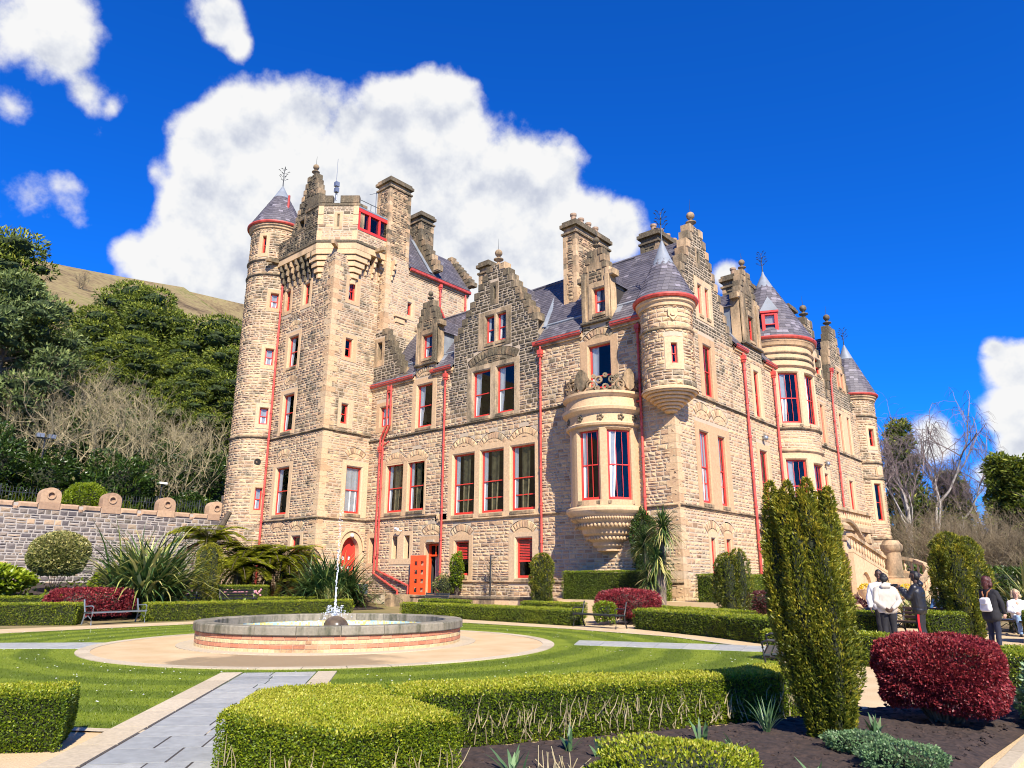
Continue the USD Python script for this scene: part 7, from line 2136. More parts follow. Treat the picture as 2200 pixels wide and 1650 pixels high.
bulbs(['large tulip shoots near the hedge block, nearest the path', 'tulip shoots just right of the largest shoots', 'tulip shoots standing before the middle of the hedge', 'leafy tulip shoots left of the yellow-green clump', 'small tulip shoots at the shaded end of the hedge', 'pair of tulip shoots left of the yew trunk', 'broad grey-green shoots below the yew near the frame edge', 'thin shoots on the bare soil right of the yew', 'tulip shoots behind the yellow-green clump'],
      [(-4.35, 5.0), (-4.05, 4.75), (-4.45, 5.95), (-4.1, 5.95), (-3.75, 7.2), (-3.28, 6.9), (-2.35, 6.35), (-2.55, 8.75), (-3.55, 6.35)])
bulbs(['upright iris leaves in the hedge shadow beside the yew'], [(-3.42, 8.05)], 40, .42, 'iris_clump', .018)
ds_ = thing('dry_stalk_clump', 'bundle of dry pale dead stems at the foot of the hedge', 'dead stems', (-4.0, 5.3, .05))
for k in range(26):
    x, y = -4.0 + rg.normal(0, .12), 5.2 + rg.normal(0, .14)
    mesh(ds_, 'stem', G().tube([(x, y, .05), (x + rg.normal(0, .05), y + rg.normal(0, .05), rg.uniform(.1, .26))], [.006, .004], 4), M_TWIG)

# ================================================================ trees
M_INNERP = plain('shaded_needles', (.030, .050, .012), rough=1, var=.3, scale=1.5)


def pine_proto(label, loc, h, material, seed, crown=(.42, 1.0), rad=.24, pads=95, per=430, tuft=.36, conical=False, name='pine_tree', bark=None):
    global rg
    keep, rg = rg, np.random.default_rng(seed)
    t = thing(name, label, 'tree', loc)
    x, y, z = loc
    g = G()
    bend = rg.normal(0, .03, 2) * h
    top = np.array([x + bend[0], y + bend[1], z + h * .97])
    tk = [np.array([x, y, z - .5]), np.array([x + bend[0] * .3, y + bend[1] * .3, z + h * .4]), top]
    g.tube(tk, [h * .022, h * .017, h * .004], 8)
    C, R = [], []
    for k in range(pads):
        f = crown[0] + (crown[1] - crown[0]) * (k + rg.random()) / pads
        if conical:
            rr = rad * h * (1 - (f - crown[0]) / (crown[1] - crown[0])) * .98 + .02 * h
        else:
            q = (f - crown[0]) / (crown[1] - crown[0])
            rr = rad * h * (math.sin(PI * min(1, q * .8 + .2)) ** .6)
        a = rg.random() * 2 * PI + k * 2.4
        d = rr * rg.uniform(.35, 1.0)
        c = np.array([x + bend[0] * f + d * math.cos(a), y + bend[1] * f + d * math.sin(a), z + f * h - (.10 * d if conical else -.06 * d)])
        C.append(c); R.append(h * (.055 if conical else rg.uniform(.060, .110)))
        b = np.array([x + bend[0] * f, y + bend[1] * f, z + f * h - d * .35])
        g.tube([b, (b + c) / 2 - [0, 0, .03 * d], c], [h * .005, h * .0035, h * .0015], 5, cap=False)
    n = pads * per
    P, N = blob_leaves(C, R, n, (1, 1, .55), .45)
    ic = trimesh.creation.icosphere(1, 1.0)
    cg_ = G()
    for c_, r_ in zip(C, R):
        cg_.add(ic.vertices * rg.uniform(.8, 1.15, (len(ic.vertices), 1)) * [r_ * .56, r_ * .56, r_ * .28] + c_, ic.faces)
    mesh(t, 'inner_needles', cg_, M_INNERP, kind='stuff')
    mesh(t, 'trunk', g, bark or M_BARKP)
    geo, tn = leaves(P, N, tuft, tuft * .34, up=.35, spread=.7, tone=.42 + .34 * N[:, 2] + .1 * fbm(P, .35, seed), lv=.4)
    mesh(t, 'crown', geo, material, tone=tn, kind='stuff')
    rg = keep
    return t


def put(px_loc):
    x, y, zt = px_loc
    return x, y, ground_z(x, y)


pp = [((-66.4, 14.7, 30.0), 'tall dark pine at the far left edge of the wood'), ((-77.1, 27.9, 33.6), 'broad dark pine rising highest in the middle of the wood'), ((-74.3, 29.8, 32.2), 'dark pine just right of the highest pine'),
      ((-71.2, 31.9, 31.4), 'pine near the tower with its top level with the moor'), ((-68.0, 33.0, 31.0), 'pine half hidden behind the stair turret'), ((-74.1, 24.4, 30.2), 'dark pine left of the highest pine'), ((-63.4, 30.6, 23.5), 'lower pine beside the stair turret'),
      ((-70.0, 23.6, 25.5), 'mid-height pine below the gap in the wood'), ((-66.0, 28.6, 25.0), 'mid-height pine standing before the pale pine trunk'), ((-72.5, 21.0, 24.5), 'pine below the moor gap, right of the grey-green conifer'), ((-67.5, 19.2, 21.0), 'low pine among the bare shrubs on the left'), ((-69.5, 26.4, 27.0), 'full dark pine in the centre of the wood'), ((-65.5, 32.4, 26.5), 'pine with drooping boughs touching the turret edge')]
protos = []
for i, sd in enumerate((3, 4, 5)):
    x, y, zt = pp[i][0]
    gz = ground_z(x, y)
    protos.append((pine_proto(pp[i][1], (x, y, gz), zt - gz - 2.2, L_PINE, sd, (.20, 1.0), .25 if i else .30), zt - gz))
for i in range(3, len(pp)):
    (x, y, zt), lab = pp[i]
    gz = ground_z(x, y)
    src, hh = protos[i % 3]
    s_ = (zt - gz - 2.0) / hh
    copy(src, (x, y, gz), rg.uniform(0, 6.28), lab, (s_ * 1.1, s_ * 1.1, s_))
x, y = -61.5, 13.7
pine_proto('paler grey-green conifer standing before the tall left pine', (x, y, ground_z(x, y)), 23.2 - ground_z(x, y), L_PINE2, 9, (.20, 1.0), .30)
x, y = -66.9, 30.3
dt_ = thing('bare_pine', 'pale leaning bare pine trunk showing between the pines', 'trunk', (x, y, ground_z(x, y)))
mesh(dt_, 'trunk', G().tube([(x, y - .6, ground_z(x, y)), (x + .1, y + .2, 15), (x + .3, y + 1.2, 22.0)], [.42, .36, .22], 8), M_BARKP)
# dark evergreens under the pines
src = None
eg_ = [(-56.5, 12.5, 5.2, 'dark glossy evergreen shrub at the far left below the pines'), (-57.0, 16.3, 4.0, 'dark evergreen shrub behind the tall lamp post'), (-55.5, 20.4, 4.6, 'dark evergreen shrub behind the yellow-green bank shrub'), (-58.5, 24.5, 5.0, 'dark evergreen shrub in the middle of the bank'), (-54.6, 25.6, 2.6, 'lighter evergreen shrub behind the railing near the turret'), (-59.0, 28.4, 5.0, 'dark evergreen shrub near the stair turret'), (-60.5, 9.5, 7.5, 'large dark evergreen at the left frame edge'), (-62.0, 19.0, 7.0, 'tall dark evergreen behind the pale bare shrubs'), (-61.5, 23.5, 6.5, 'tall dark evergreen in the shade below the broad pine')]
for x, y, h, lab in eg_:
    gz = ground_z(x, y)
    if src is None:
        src = bush(lab, (x, y), (2.3, 2.3, h * .5), gz - .3, 9000, L_DARK, leaf=.26, tone=.42, lift=0, name='evergreen_shrub', boxy=2.2, lumps=.4, stems=6, lw=.5)
        h0 = h
    else:
        copy(src, (x, y, gz - .3), rg.uniform(0, 6.28), lab, (1.1, 1.1, h / h0))


def bare_proto(label, loc, h, seed, stems=8, spread=.35, twig_mat=M_TWIG, droop=0.0, name='bare_tree', trunk_r=.09, depth=4, split=3, single=False, cat='tree'):
    r = np.random.default_rng(seed)
    t = thing(name, label, cat, loc)
    big, small = G(), G()
    o = np.array(loc, float)

    def grow(p, d, L, rad, lvl):
        pts = [p]
        q, dd = p.copy(), d.copy()
        n = 3 if lvl < 3 else 2
        for k in range(n):
            dd = unit(dd + r.normal(0, .13, 3) + np.array([0, 0, (.10 if lvl < depth - 1 else .02) - droop * (lvl >= depth - 1)]))
            q = q + dd * L / n
            pts.append(q.copy())
        (big if lvl < 2 else small).tube(pts, np.linspace(rad, rad * .6, len(pts)), 5 if lvl < 2 else 3, cap=False)
        if lvl >= depth:
            return
        m = split + (1 if lvl >= 1 else 0) + (1 if lvl >= depth - 1 else 0)
        for k in range(m):
            f = r.uniform(.35, 1.0) if k else 1.0
            i = min(len(pts) - 2, int(f * (len(pts) - 1)))
            b = pts[i] + (pts[i + 1] - pts[i]) * (f * (len(pts) - 1) - i if k else 1)
            a = r.normal(0, .55, 3)
            nd = unit(dd + a + np.array([0, 0, .12 - droop * .8 * (lvl >= depth - 2)]))
            grow(b, nd, L * r.uniform(.50, .78), rad * .55, lvl + 1)

    for k in range(1 if single else stems):
        a = r.random() * 2 * PI
        s_ = 0 if single else spread
        d = unit(np.array([math.cos(a) * s_, math.sin(a) * s_, 1.0]) + r.normal(0, .08, 3))
        b = o + (0 if single else 1) * np.array([math.cos(a), math.sin(a), 0]) * r.uniform(0, .5)
        grow(b - [0, 0, .2], d, h * (.42 if not single else .45), trunk_r, 0)
    mesh(t, 'trunk', big, M_BIRCH if single else twig_mat)
    mesh(t, 'crown', small, twig_mat, kind='stuff')
    return t


bl = [(-58.2, 18.6, 9.2, 'pale many-stemmed bare tree in the middle of the bank'), (-57.6, 15.4, 8.0, 'pale bare shrub left of the middle bare tree'), (-57.8, 23.6, 8.4, 'pale bare shrub leaning right, nearer the turret'),
      (-60.5, 16.8, 10.4, 'tall bare shrub behind the lamp post'), (-61.5, 21.0, 9.6, 'bare tree high in the middle below the pines'), (-59.5, 25.6, 8.4, 'bare shrub below the pale pine trunk'), (-57.2, 26.9, 7.2, 'bare shrub closest to the stair turret'), (-62.5, 24.0, 10.4, 'thin bare tree before the mid-height pine'), (-65.0, 18.5, 12.0, 'bare birch with brown haze of twigs high on the left'), (-56.2, 20.9, 6.4, 'low bare shrub behind the yellow-green bank shrub'), (-61.0, 28.9, 8.8, 'bare shrub in the gap by the turret wall'), (-63.0, 15.0, 10.4, 'bare shrub in front of the grey-green conifer'), (-55.0, 24.2, 5.2, 'thin bare bush just behind the iron railing')]
bp = []
for i in range(3):
    x, y, h, lab = bl[i]
    bp.append((bare_proto(lab, (x, y, ground_z(x, y)), h, 31 + i, stems=11, spread=.42, trunk_r=.085, depth=4, split=2), h))
for i in range(3, len(bl)):
    x, y, h, lab = bl[i]
    s_, h0 = bp[i % 3]
    copy(s_, (x, y, ground_z(x, y)), rg.uniform(0, 6.28), lab, (h / h0,) * 3)
# undergrowth on the bank
n = 26000
ux, uy = rg.uniform(-78, -50.3, n), rg.uniform(2, 40, n)
uz = np.array([ground_z(a, b) for a, b in zip(ux, uy)])
P = np.column_stack([ux, uy, uz + rg.exponential(.45, n)])
geo, tn = leaves(P, np.tile([.6, -.2, .5], (n, 1)), .34, .16, up=.3, spread=.8, tone=.40 + .3 * fbm(P, .25, 4.0))
mesh('/World', 'undergrowth', geo, leafmat('bramble_leaf', [(0, (.02, .035, .008)), (.5, (.06, .08, .015)), (.8, (.15, .13, .04)), (1, (.20, .13, .05))]), tone=tn, kind='stuff', label='tangled brown-green undergrowth covering the wooded bank')
n = 9000
ux, uy = rg.uniform(-52.0, -49.9, n), rg.uniform(4, 26, n)
P = np.column_stack([ux, uy, 4.75 + rg.exponential(.45, n)])
geo, tn = straps(P, rg.random(n) * 6.28, np.radians(rg.uniform(40, 88, n)), rg.uniform(.3, .9, n), np.full(n, .03), rg.uniform(.2, 1, n), seg=2)
mesh('/World', 'bank_grass', geo, L_LIME, tone=tn * [.6, 1, 1], kind='stuff', label='rough grass behind the garden wall below the railing')
# far crest trees
for i, (x, y, lab) in enumerate(((-232, 58, 'tiny dark tree on the crest of the moor left of the pines'), (-226, 66, 'second tiny tree on the moor crest'))):
    bare_proto(lab, (x, y, 84 + i * -1.5), 8, 70 + i, stems=5, twig_mat=M_TWIGB, name='crest_tree', depth=3)

# --- trees on the right
rb = [(-15.2, 76.5, 19.4, 'tall bare birch with drooping purple twigs right of the far turret'), (-17.2, 74.5, 18.0, 'bare birch close against the far turret'), (-13.9, 79.5, 16.0, 'bare birch with arching twigs, right of the tallest birch'), (-12.2, 80.0, 13.2, 'smaller bare birch at the right of the birches'), (-16.2, 70.5, 14.5, 'pale-trunked bare tree beside the far turret base')]
x, y, h, lab = rb[0]
b0 = bare_proto(lab, (x, y, 0), h, 52, single=True, twig_mat=M_PURPTWIG, droop=.55, trunk_r=.22, depth=5, split=3, name='bare_birch')
x, y, h2, lab = rb[1]
b1 = bare_proto(lab, (x, y, 0), h2, 57, single=True, twig_mat=M_PURPTWIG, droop=.5, trunk_r=.22, depth=5, split=3, name='bare_birch')
for k in range(2, len(rb)):
    x, y, hh, lab = rb[k]
    s_, h0 = ((b0, h), (b1, h2))[k % 2]
    copy(s_, (x, y, 0), rg.uniform(0, 6.28), lab, (hh / h0,) * 3)
br = [(-12.8, 68.0, 8.4, 'brown twiggy thicket behind the staircase'), (-11.0, 66.0, 7.6, 'brown twiggy thicket left of the golden yew'), (-9.6, 68.5, 8.2, 'brown twiggy thicket behind the golden yew'), (-8.0, 69.0, 8.6, 'brown twiggy thicket in front of the twin conifers'), (-6.6, 66.0, 7.0, 'brown twiggy thicket at the right edge'), (-14.4, 66.5, 9.0, 'olive twiggy thicket right of the far turret base')]
for i, (x, y, h, lab) in enumerate(br):
    if i < 2:
        bp.append((bare_proto(lab, (x, y, 0), h, 61 + i, stems=13, spread=.75, trunk_r=.06, twig_mat=M_TWIGB, name='bare_thicket', depth=4, split=3), h))
    else:
        s_, h0 = bp[3 + i % 2]
        copy(s_, (x, y, 0), rg.uniform(0, 6.28), lab, (h / h0 * 1.15, h / h0 * 1.15, h / h0))
c1 = pine_proto('dark pointed conifer, left one of the twin conifers at the right edge', (-9.1, 72.2, 0), 11.7, L_PINE, 81, (.06, 1.0), .21, 110, 170, .38, True, 'conifer', M_BARK)
copy(c1, (-8.0, 72.4, 0), 1.3, 'dark pointed conifer, right one of the twin conifers', (1.1, 1.1, .97))
copy(c1, (-6.7, 71.6, 0), 2.6, 'dark conifer cut by the right frame edge', (1.25, 1.25, .95))
copy(c1, (-17.4, 78.0, 0), .6, 'dark conifer behind the birches beside the far turret', (1.3, 1.3, 1.42))
copy(c1, (-14.6, 82.0, 0), 4.6, 'lower dark conifer among the birches', (1.3, 1.3, 1.0))
n = 26000
ux, uy = rg.uniform(-34, 40, n), rg.uniform(84, 110, n)
P = np.column_stack([ux, uy, rg.random(n) ** 1.3 * (5.5 + 1.8 * np.sin(ux * .7) + 1.2 * np.sin(ux * 1.9 + 2))])
geo, tn = leaves(P, np.tile([.2, -.8, .3], (n, 1)), .9, .45, spread=.8, tone=.4 + .3 * fbm(P, .3, 1.0))
mesh('/World', 'woodland', geo, leafmat('far_wood_leaf', [(0, (.02, .03, .01)), (.5, (.075, .075, .025)), (1, (.17, .14, .07))]), tone=tn, kind='stuff', label='far-off brownish woodland behind the garden')
bush('low dark shrub mass behind the visitors and the staircase', (-9.0, 58.0), (5.5, 2.0, 1.2), 0, 9000, L_DARK, leaf=.22, tone=.45, lift=0, name='evergreen_shrub', boxy=2.5, lumps=.4, stems=0)

# ================================================================ garden staircase
sc = thing('garden_staircase', 'ornate stone staircase with balustrades curling down from the castle side', 'staircase', (-13, 44, 0))
PL = lambda p, d: Plane((*p, 0), (*d, 0), (d[1], -d[0], 0))


def balustrade(p0, p1, z0, z1, h=.95, step=.30, parent=sc, thick=.16):
    p0, p1 = np.array(p0, float), np.array(p1, float)
    L = np.linalg.norm(p1 - p0)
    n = max(1, int(L / step))
    P = lambda f, z: np.array([*(p0 + (p1 - p0) * f), z0 + (z1 - z0) * f + z])
    mesh(parent, 'handrail', G().bar(P(0, h - .08), P(1, h - .08), thick * 1.7, .16, tone=(.5, .5, 0)), M_ASHLAR)
    mesh(parent, 'base_rail', G().bar(P(0, .08), P(1, .08), thick * 1.5, .16, tone=(.5, .3, 0)), M_ASHLAR)
    for k in range(n):
        c = P((k + .5) / n, 0)
        prof = [(.055, .14), (.055, .2), (.035, .24), (.075, .40), (.06, .5), (.032, .62), (.032, .7), (.06, .76), (.06, h - .14)]
        mesh(parent, 'baluster', G().lathe([(r, c[2] + z) for r, z in prof], (c[0], c[1]), 8, tone=(.55, .25, 0)), M_ASHLAR)


mesh(sc, 'landing_wall', G().box(-16.4, -12.6, 40.2, 46.6, 0, 4.28, (.6, .1, 0)), M_CREAM)
mesh(sc, 'landing_slab', G().box(-16.4, -12.35, 39.95, 46.9, 4.28, 4.5, (.4, .55, 0)), M_ASHLAR)
balustrade((-16.3, 40.05), (-12.5, 40.05), 4.5, 4.5)
balustrade((-12.5, 40.2), (-12.5, 46.8), 4.5, 4.5)
# doorway and pilasters in the landing's side
mesh(sc, 'archway', G().poly(Polygon([(-15.6, .7)] + [(-14.9 + .7 * math.cos(t), 3.0 + .7 * math.sin(t)) for t in np.linspace(PI, 0, 12)] + [(-14.2, .7)]), lambda u, z: np.array([u, 40.17, z])), M_SLOT)
for y in (41.0, 43.4, 45.6):
    mesh(sc, 'pilaster', G().box(-12.6, -12.4, y, y + .45, 0, 4.25, (.6, .2, 0)).box(-12.62, -12.3, y - .08, y + .53, 3.7, 3.95, (.5, .5, 0)), M_ASHLAR)
# lower flight with sloping parapet
for k in range(14):
    f = k / 14
    mesh(sc, 'step', G().box(-12.9, -11.65, 39.6 + f * 5.4, 40.0 + f * 5.4, 0, 2.9 - f * .95, (.5, .3, 0)), M_ASHLAR)
fl = Polygon([(39.3, 0), (45.2, 0), (45.2, 2.0), (39.3, 3.0)])
for yc in (41.0, 43.3):
    hh = 3.0 - (yc - 39.3) * .17 - .95
    fl = fl.difference(Polygon([(yc - .8, -.1)] + [(yc + .8 * math.cos(t), hh - .5 + .8 * math.sin(t)) for t in np.linspace(PI, 0, 10)] + [(yc + .8, -.1)]))
mesh(sc, 'stair_side', G().prism(fl, lambda u, z: np.array([-11.75, u, z]), lambda u, z: np.array([-11.5, u, z]), (.6, .15, 0)), M_ASHLAR)
mesh(sc, 'dark_arches', G().box(-12.2, -11.9, 40.1, 44.3, 0, 2.0), M_SLOT)
balustrade((-11.6, 39.3), (-11.6, 45.1), 3.0, 2.0, step=.42)
sg = G()
for k in range(24):
    t = k / 23
    f = lambda t: (-11.9, 38.9 + t * 4.0, 4.5 + .5 * math.sin(PI * (1 - t)) - .9 * t)
    sg.bar(f(t), f(t + .06), .22, .14, tone=(.5, .5, 0))
mesh(sc, 'scroll_rail', sg, M_ASHLAR)
NP_ = (-11.25, 45.5)
mesh(sc, 'newel_column', G().lathe([(.60, 0), (.60, .8), (.48, .9), (.48, 1.7), (.54, 1.8), (.46, 1.9), (.43, 3.15), (.54, 3.26), (.58, 3.4), (.58, 3.55), (.48, 3.65), (.40, 3.8), (0, 3.85)], NP_, 20, tone=(.35, .5, 0)), M_ASHLAR, smooth=35)
cv = [(-11.0, 46.1, 2.05), (-10.3, 46.1, 1.9), (-9.65, 45.5, 1.65), (-9.3, 44.5, 1.35), (-9.25, 43.4, 1.05), (-9.4, 42.3, .72), (-9.65, 41.2, .40), (-9.9, 40.3, .12)]
for p, q in zip(cv[:-1], cv[1:]):
    balustrade(p[:2], q[:2], p[2], q[2], .9, .34)
    a, b = np.array(p[:2]), np.array(q[:2])
    v = [(*a, 0), (*b, 0), (*b, q[2] + .05), (*a, p[2] + .05)]
    n_ = np.array([(b - a)[1], -(b - a)[0]]); n_ = n_ / np.linalg.norm(n_) * .22
    w_ = [(c[0] + n_[0], c[1] + n_[1], c[2]) for c in v]
    mesh(sc, 'curved_wall', G().add(v + w_, [[0, 1, 2, 3], [5, 4, 7, 6], [3, 2, 6, 7]], (.5, .35, 0)), M_ASHLAR)
for k in range(9):
    y0 = 45.2 - k * .42
    mesh(sc, 'step', G().box(-11.4, -9.5 - .02 * k, y0 - .45, y0, 0, 1.75 - k * .18, (.5, .3, 0)), M_ASHLAR)


def urn(label, x, y):
    t = thing('flower_urn', label, 'urn', (x, y, 0))
    mesh(t, 'pedestal', G().box(x - .3, x + .3, y - .3, y + .3, 0, .55, (.5, .3, 0)).box(x - .36, x + .36, y - .36, y + .36, .55, .65, (.5, .4, 0)), M_ASHLAR)
    mesh(t, 'bowl', G().lathe([(.16, .65), (.12, .72), (.16, .78), (.33, .95), (.36, 1.15), (.40, 1.2), (.3, 1.2), (.2, 1.05)], (x, y), 16, tone=(.4, .4, 0)), M_ASHLAR, smooth=40)
    d = unit(rg.normal(0, 1, (160, 3))); d[:, 2] = np.abs(d[:, 2])
    geo, tn = leaves(np.array([x, y, 1.18]) + d * [.3, .3, .25], d, .09, .07, tone=.5)
    mesh(t, 'flowers', geo, leafmat(f'yellow_petal', [(0, (.10, .18, .02)), (.4, (.75, .52, .01)), (1, (.85, .62, .02))]) if not urn.m else urn.m, tone=tn, kind='stuff')
    urn.m = urn.m or UsdShade.Material.Get(stage, '/World/Looks/yellow_petal')


urn.m = None
urn('stone urn of yellow flowers left of the visitors', -11.0, 38.9)
urn('stone urn of yellow flowers right of the pale-jacketed visitor', -9.6, 40.6)

# ================================================================ furniture
M_BENCHG = plain('dark_green_bench_paint', (.035, .05, .05), rough=.45)
M_IRONW = plain('grey_cast_iron', (.22, .25, .27), rough=.4, metal=.4)


def bench(label, loc, rotz, ironm=M_BLACK, slatm=M_BLACK, L=1.75, back=True):
    t = thing('garden_bench', label, 'bench', loc, rotz)
    for z, y in ((.44, -.20), (.45, -.07), (.445, .06), (.43, .18)):
        mesh(t, 'seat_slat', G().box(-L / 2, L / 2, y - .05, y + .05, z - .015, z + .015), slatm, world=False)
    for z, y in ((.56, .255), (.68, .285), (.80, .315)) if back else ():
        mesh(t, 'back_slat', G().bar((-L / 2, y, z), (L / 2, y, z), .03, .085, up=(0, -.25, 1)), slatm, world=False)
    for x in (-L / 2 + .04, L / 2 - .04):
        g = G()
        g.tube([(x, -.25, 0), (x, -.22, .2), (x, -.25, .42), (x, -.27, .62), (x, -.18, .66), (x, .20, .64)], .024, 6)
        g.tube([(x, .32, 0), (x, .24, .2), (x, .20, .42), (x, .27, .62), (x, .34, .88)], .026, 6)
        g.tube([(x, -.25, .41), (x, .20, .41)], .022, 6).tube([(x, -.2, .2), (x, 0, .32), (x, .22, .2)], .014, 5)
        mesh(t, 'iron_end', g, ironm, world=False)
    mesh(t, 'front_rail', G().bar((-L / 2, -.25, .43), (L / 2, -.25, .43), .03, .05), ironm, world=False)
    return t


bench('grey cast-iron bench in the gap of the left hedge', (-29.75, 11.7, 0), PI / 2 + .22, M_IRONW, M_BENCHG, 2.2, False)
bench('long dark bench in the hedge gap before the round red bush', (-15.3, 22.3, 0), -.15, M_BLACK, M_BENCHG, 2.1, False)
bench('black bench with flowers behind it left of the square yew', (-36.0, 17.0, .3), PI / 2 - .2)
bench('black bench right of the square yew', (-35.4, 19.7, .25), PI / 2 - .2)
bench('dark grey bench at the open side door', (-30.6, 28.6, .05), -.05, M_BLACK, plain('slate_grey_paint', (.05, .06, .07), rough=.5), 2.0)
bench('dark bench hidden behind the big red bush and the yew', (-5.2, 13.1, 0), PI / 2 + PI + .35, M_BLACK, M_BENCHG)
bench('dark bench piled with coats beside the pale-jacketed visitor', (-6.9, 23.2, 0), .55, M_BLACK, M_BENCHG)
bench('brown slatted bench behind the visitor in the black puffer jacket', (-5.6, 24.9, 0), -.35, M_BLACK, plain('brown_bench_wood', (.13, .075, .05), rough=.6), 1.5)
bench('blue-green bench with a seated visitor beside the golden yew', (-6.0, 29.6, 0), -.6, M_BLACK, plain('blue_green_bench_paint', (.06, .16, .16), rough=.5), 1.4)
bench('bench with the fair-haired seated visitor at the right edge', (-3.55, 27.9, 0), -.9, M_BLACK, plain('pale_blue_bench_paint', (.30, .40, .50), rough=.5), 1.5)


def cloth_heap(name, label, cat, loc, size, material):
    m = trimesh.creation.icosphere(3, 1.0)
    v = np.array(m.vertices)
    v = v * (1 + .25 * fbm(v, 3.0, loc[0])[:, None]) * size
    v[:, 2] = np.maximum(v[:, 2], -size[2] * .6)
    p = thing(name, label, cat, loc)
    mesh(p, 'cloth', (v + np.array(loc), m.faces), material, smooth=True)


cloth_heap('coat_heap', 'navy coat thrown over the end of the bench', 'coat', (-6.35, 23.55, .68), np.array([.42, .22, .30]), plain('navy_cloth', (.02, .035, .09), rough=.9))
cloth_heap('purple_bag', 'purple bag hanging in front of the bench seat', 'bag', (-6.15, 23.2, .42), np.array([.13, .12, .2]), plain('purple_cloth', (.09, .06, .22), rough=.8))
cloth_heap('tan_bag', 'small tan bag on top of the bench back', 'bag', (-6.9, 23.4, .86), np.array([.14, .1, .10]), plain('tan_leather', (.42, .26, .12), rough=.7))
lb = thing('litter_bin', 'small slate-blue litter bin at the steps below the drainpipes', 'bin', (-37.0, 28.6, .1))
mesh(lb, 'bin_body', G().box(-37.25, -36.75, 28.4, 28.9, .35, 1.35), plain('slate_blue_metal', (.10, .14, .18), rough=.5))
mesh(lb, 'bin_post', G().tube([(-37.0, 28.65, 0), (-37.0, 28.65, .4)], .05, 6), M_IRON)
for lab, (x, y, z1), hd_ in (('tall dark lamp post with a pair of floodlights on the wooded bank', (-55.8, 15.8, 10.9), 1), ('thin lamp post with white lamp near the stair turret', (-53.3, 22.9, 8.2), 0)):
    t = thing('lamp_post', lab, 'lamp post', (x, y, 4.9))
    mesh(t, 'post', G().tube([(x, y, 4.7), (x, y, 6.0), (x, y, z1)], [.11, .07, .05], 8), M_IRON)
    if hd_:
        for s in (-1, 1):
            mesh(t, 'lamp_head', G().box(x - .15, x + .25, y + s * .35 - .22, y + s * .35 + .22, z1 - .05, z1 + .22), M_GREYMETAL)
        mesh(t, 'cross_arm', G().bar((x, y - .5, z1 - .08), (x, y + .5, z1 - .08), .06, .06), M_IRON)
    else:
        mesh(t, 'lamp_head', G().box(x - .25, x + .25, y - .28, y + .28, z1, z1 + .14), M_WHITEPAINT)
p = np.array([-54.8, 18.3])
t = thing('lantern', 'dark old-fashioned lantern top behind the yellow-green bank shrub', 'lantern', (*p, 5))
mesh(t, 'lantern_head', G().lathe([(.12, 7.0), (.24, 7.5), (.3, 7.55), (.12, 7.8), (.04, 8.0), (0, 8.05)], p, 6), M_IRON)
mesh(t, 'post', G().tube([(*p, 4.8), (*p, 7.0)], .06, 6), M_IRON)
fl_ = G()
for k in range(60):
    m = trimesh.creation.icosphere(0, .06)
    fl_.add(m.vertices + [-36.6 + rg.normal(0, .2), rg.uniform(16.2, 21.8), .95 + rg.normal(0, .06)], m.faces)
mesh('/World', 'pink_flowers', fl_, plain('pink_petal', (.70, .30, .34), rough=.8, var=.25, scale=9), kind='stuff', label='pale pink flowers along the bed behind the black benches')
sp = thing('spotlight', 'small round white garden spotlight before the purple bush', 'spotlight', (-12.9, 28.9, 0))
mesh(sp, 'lamp_head', G().tube([(-12.9, 28.9, .55), (-12.78, 28.78, .58)], [.12, .14], 14), M_WHITEPAINT)
mesh(sp, 'stake', G().tube([(-12.9, 28.95, 0), (-12.9, 28.95, .5)], .03, 6), M_IRON)

# ================================================================ people
import manifold3d as m3


def ball(p, r):
    return m3.Manifold.sphere(float(r), 14).translate([float(x) for x in p])


def chain(*pts):
    """Tapered limb through (point, radius) joints."""
    out = []
    for (p, r), (q, s) in zip(pts[:-1], pts[1:]):
        out.append(m3.Manifold.batch_hull([ball(p, r), ball(q, s)]))
    return out


def fuse(parts, edge=.03, iters=8):
    m = m3.Manifold.batch_boolean(parts, m3.OpType.Add).refine_to_length(edge)
    k = m.to_mesh()
    t = trimesh.Trimesh(np.array(k.vert_properties[:, :3]), np.array(k.tri_verts), process=True)
    trimesh.smoothing.filter_taubin(t, iterations=iters)
    return t


V3 = lambda *a: np.array(a, float)


def hand(w, f, up, s=1.0):
    """Palm, four unequal bent fingers and a thumb: wrist w, pointing f, back of the hand up."""
    f = unit(V3(*f)); up = unit(V3(*up) - f * np.dot(V3(*up), f)); sd = np.cross(f, up)
    parts = [m3.Manifold.batch_hull([ball(w, .026), ball(w + f * .075 + sd * .030, .016), ball(w + f * .075 - sd * .030, .016)])]
    for k, L in enumerate((.066, .078, .072, .055)):
        b = w + f * .08 + sd * (.033 - .022 * k)
        m_ = b + f * L * .5 - up * .010
        parts += chain((b, .0105), (m_, .0095), (m_ + f * L * .35 - up * .024, .008))
    b = w + f * .03 + sd * .03
    parts += chain((b, .013), (b + f * .03 + sd * .03, .0115), (b + f * .065 + sd * .032 - up * .012, .009))
    return parts


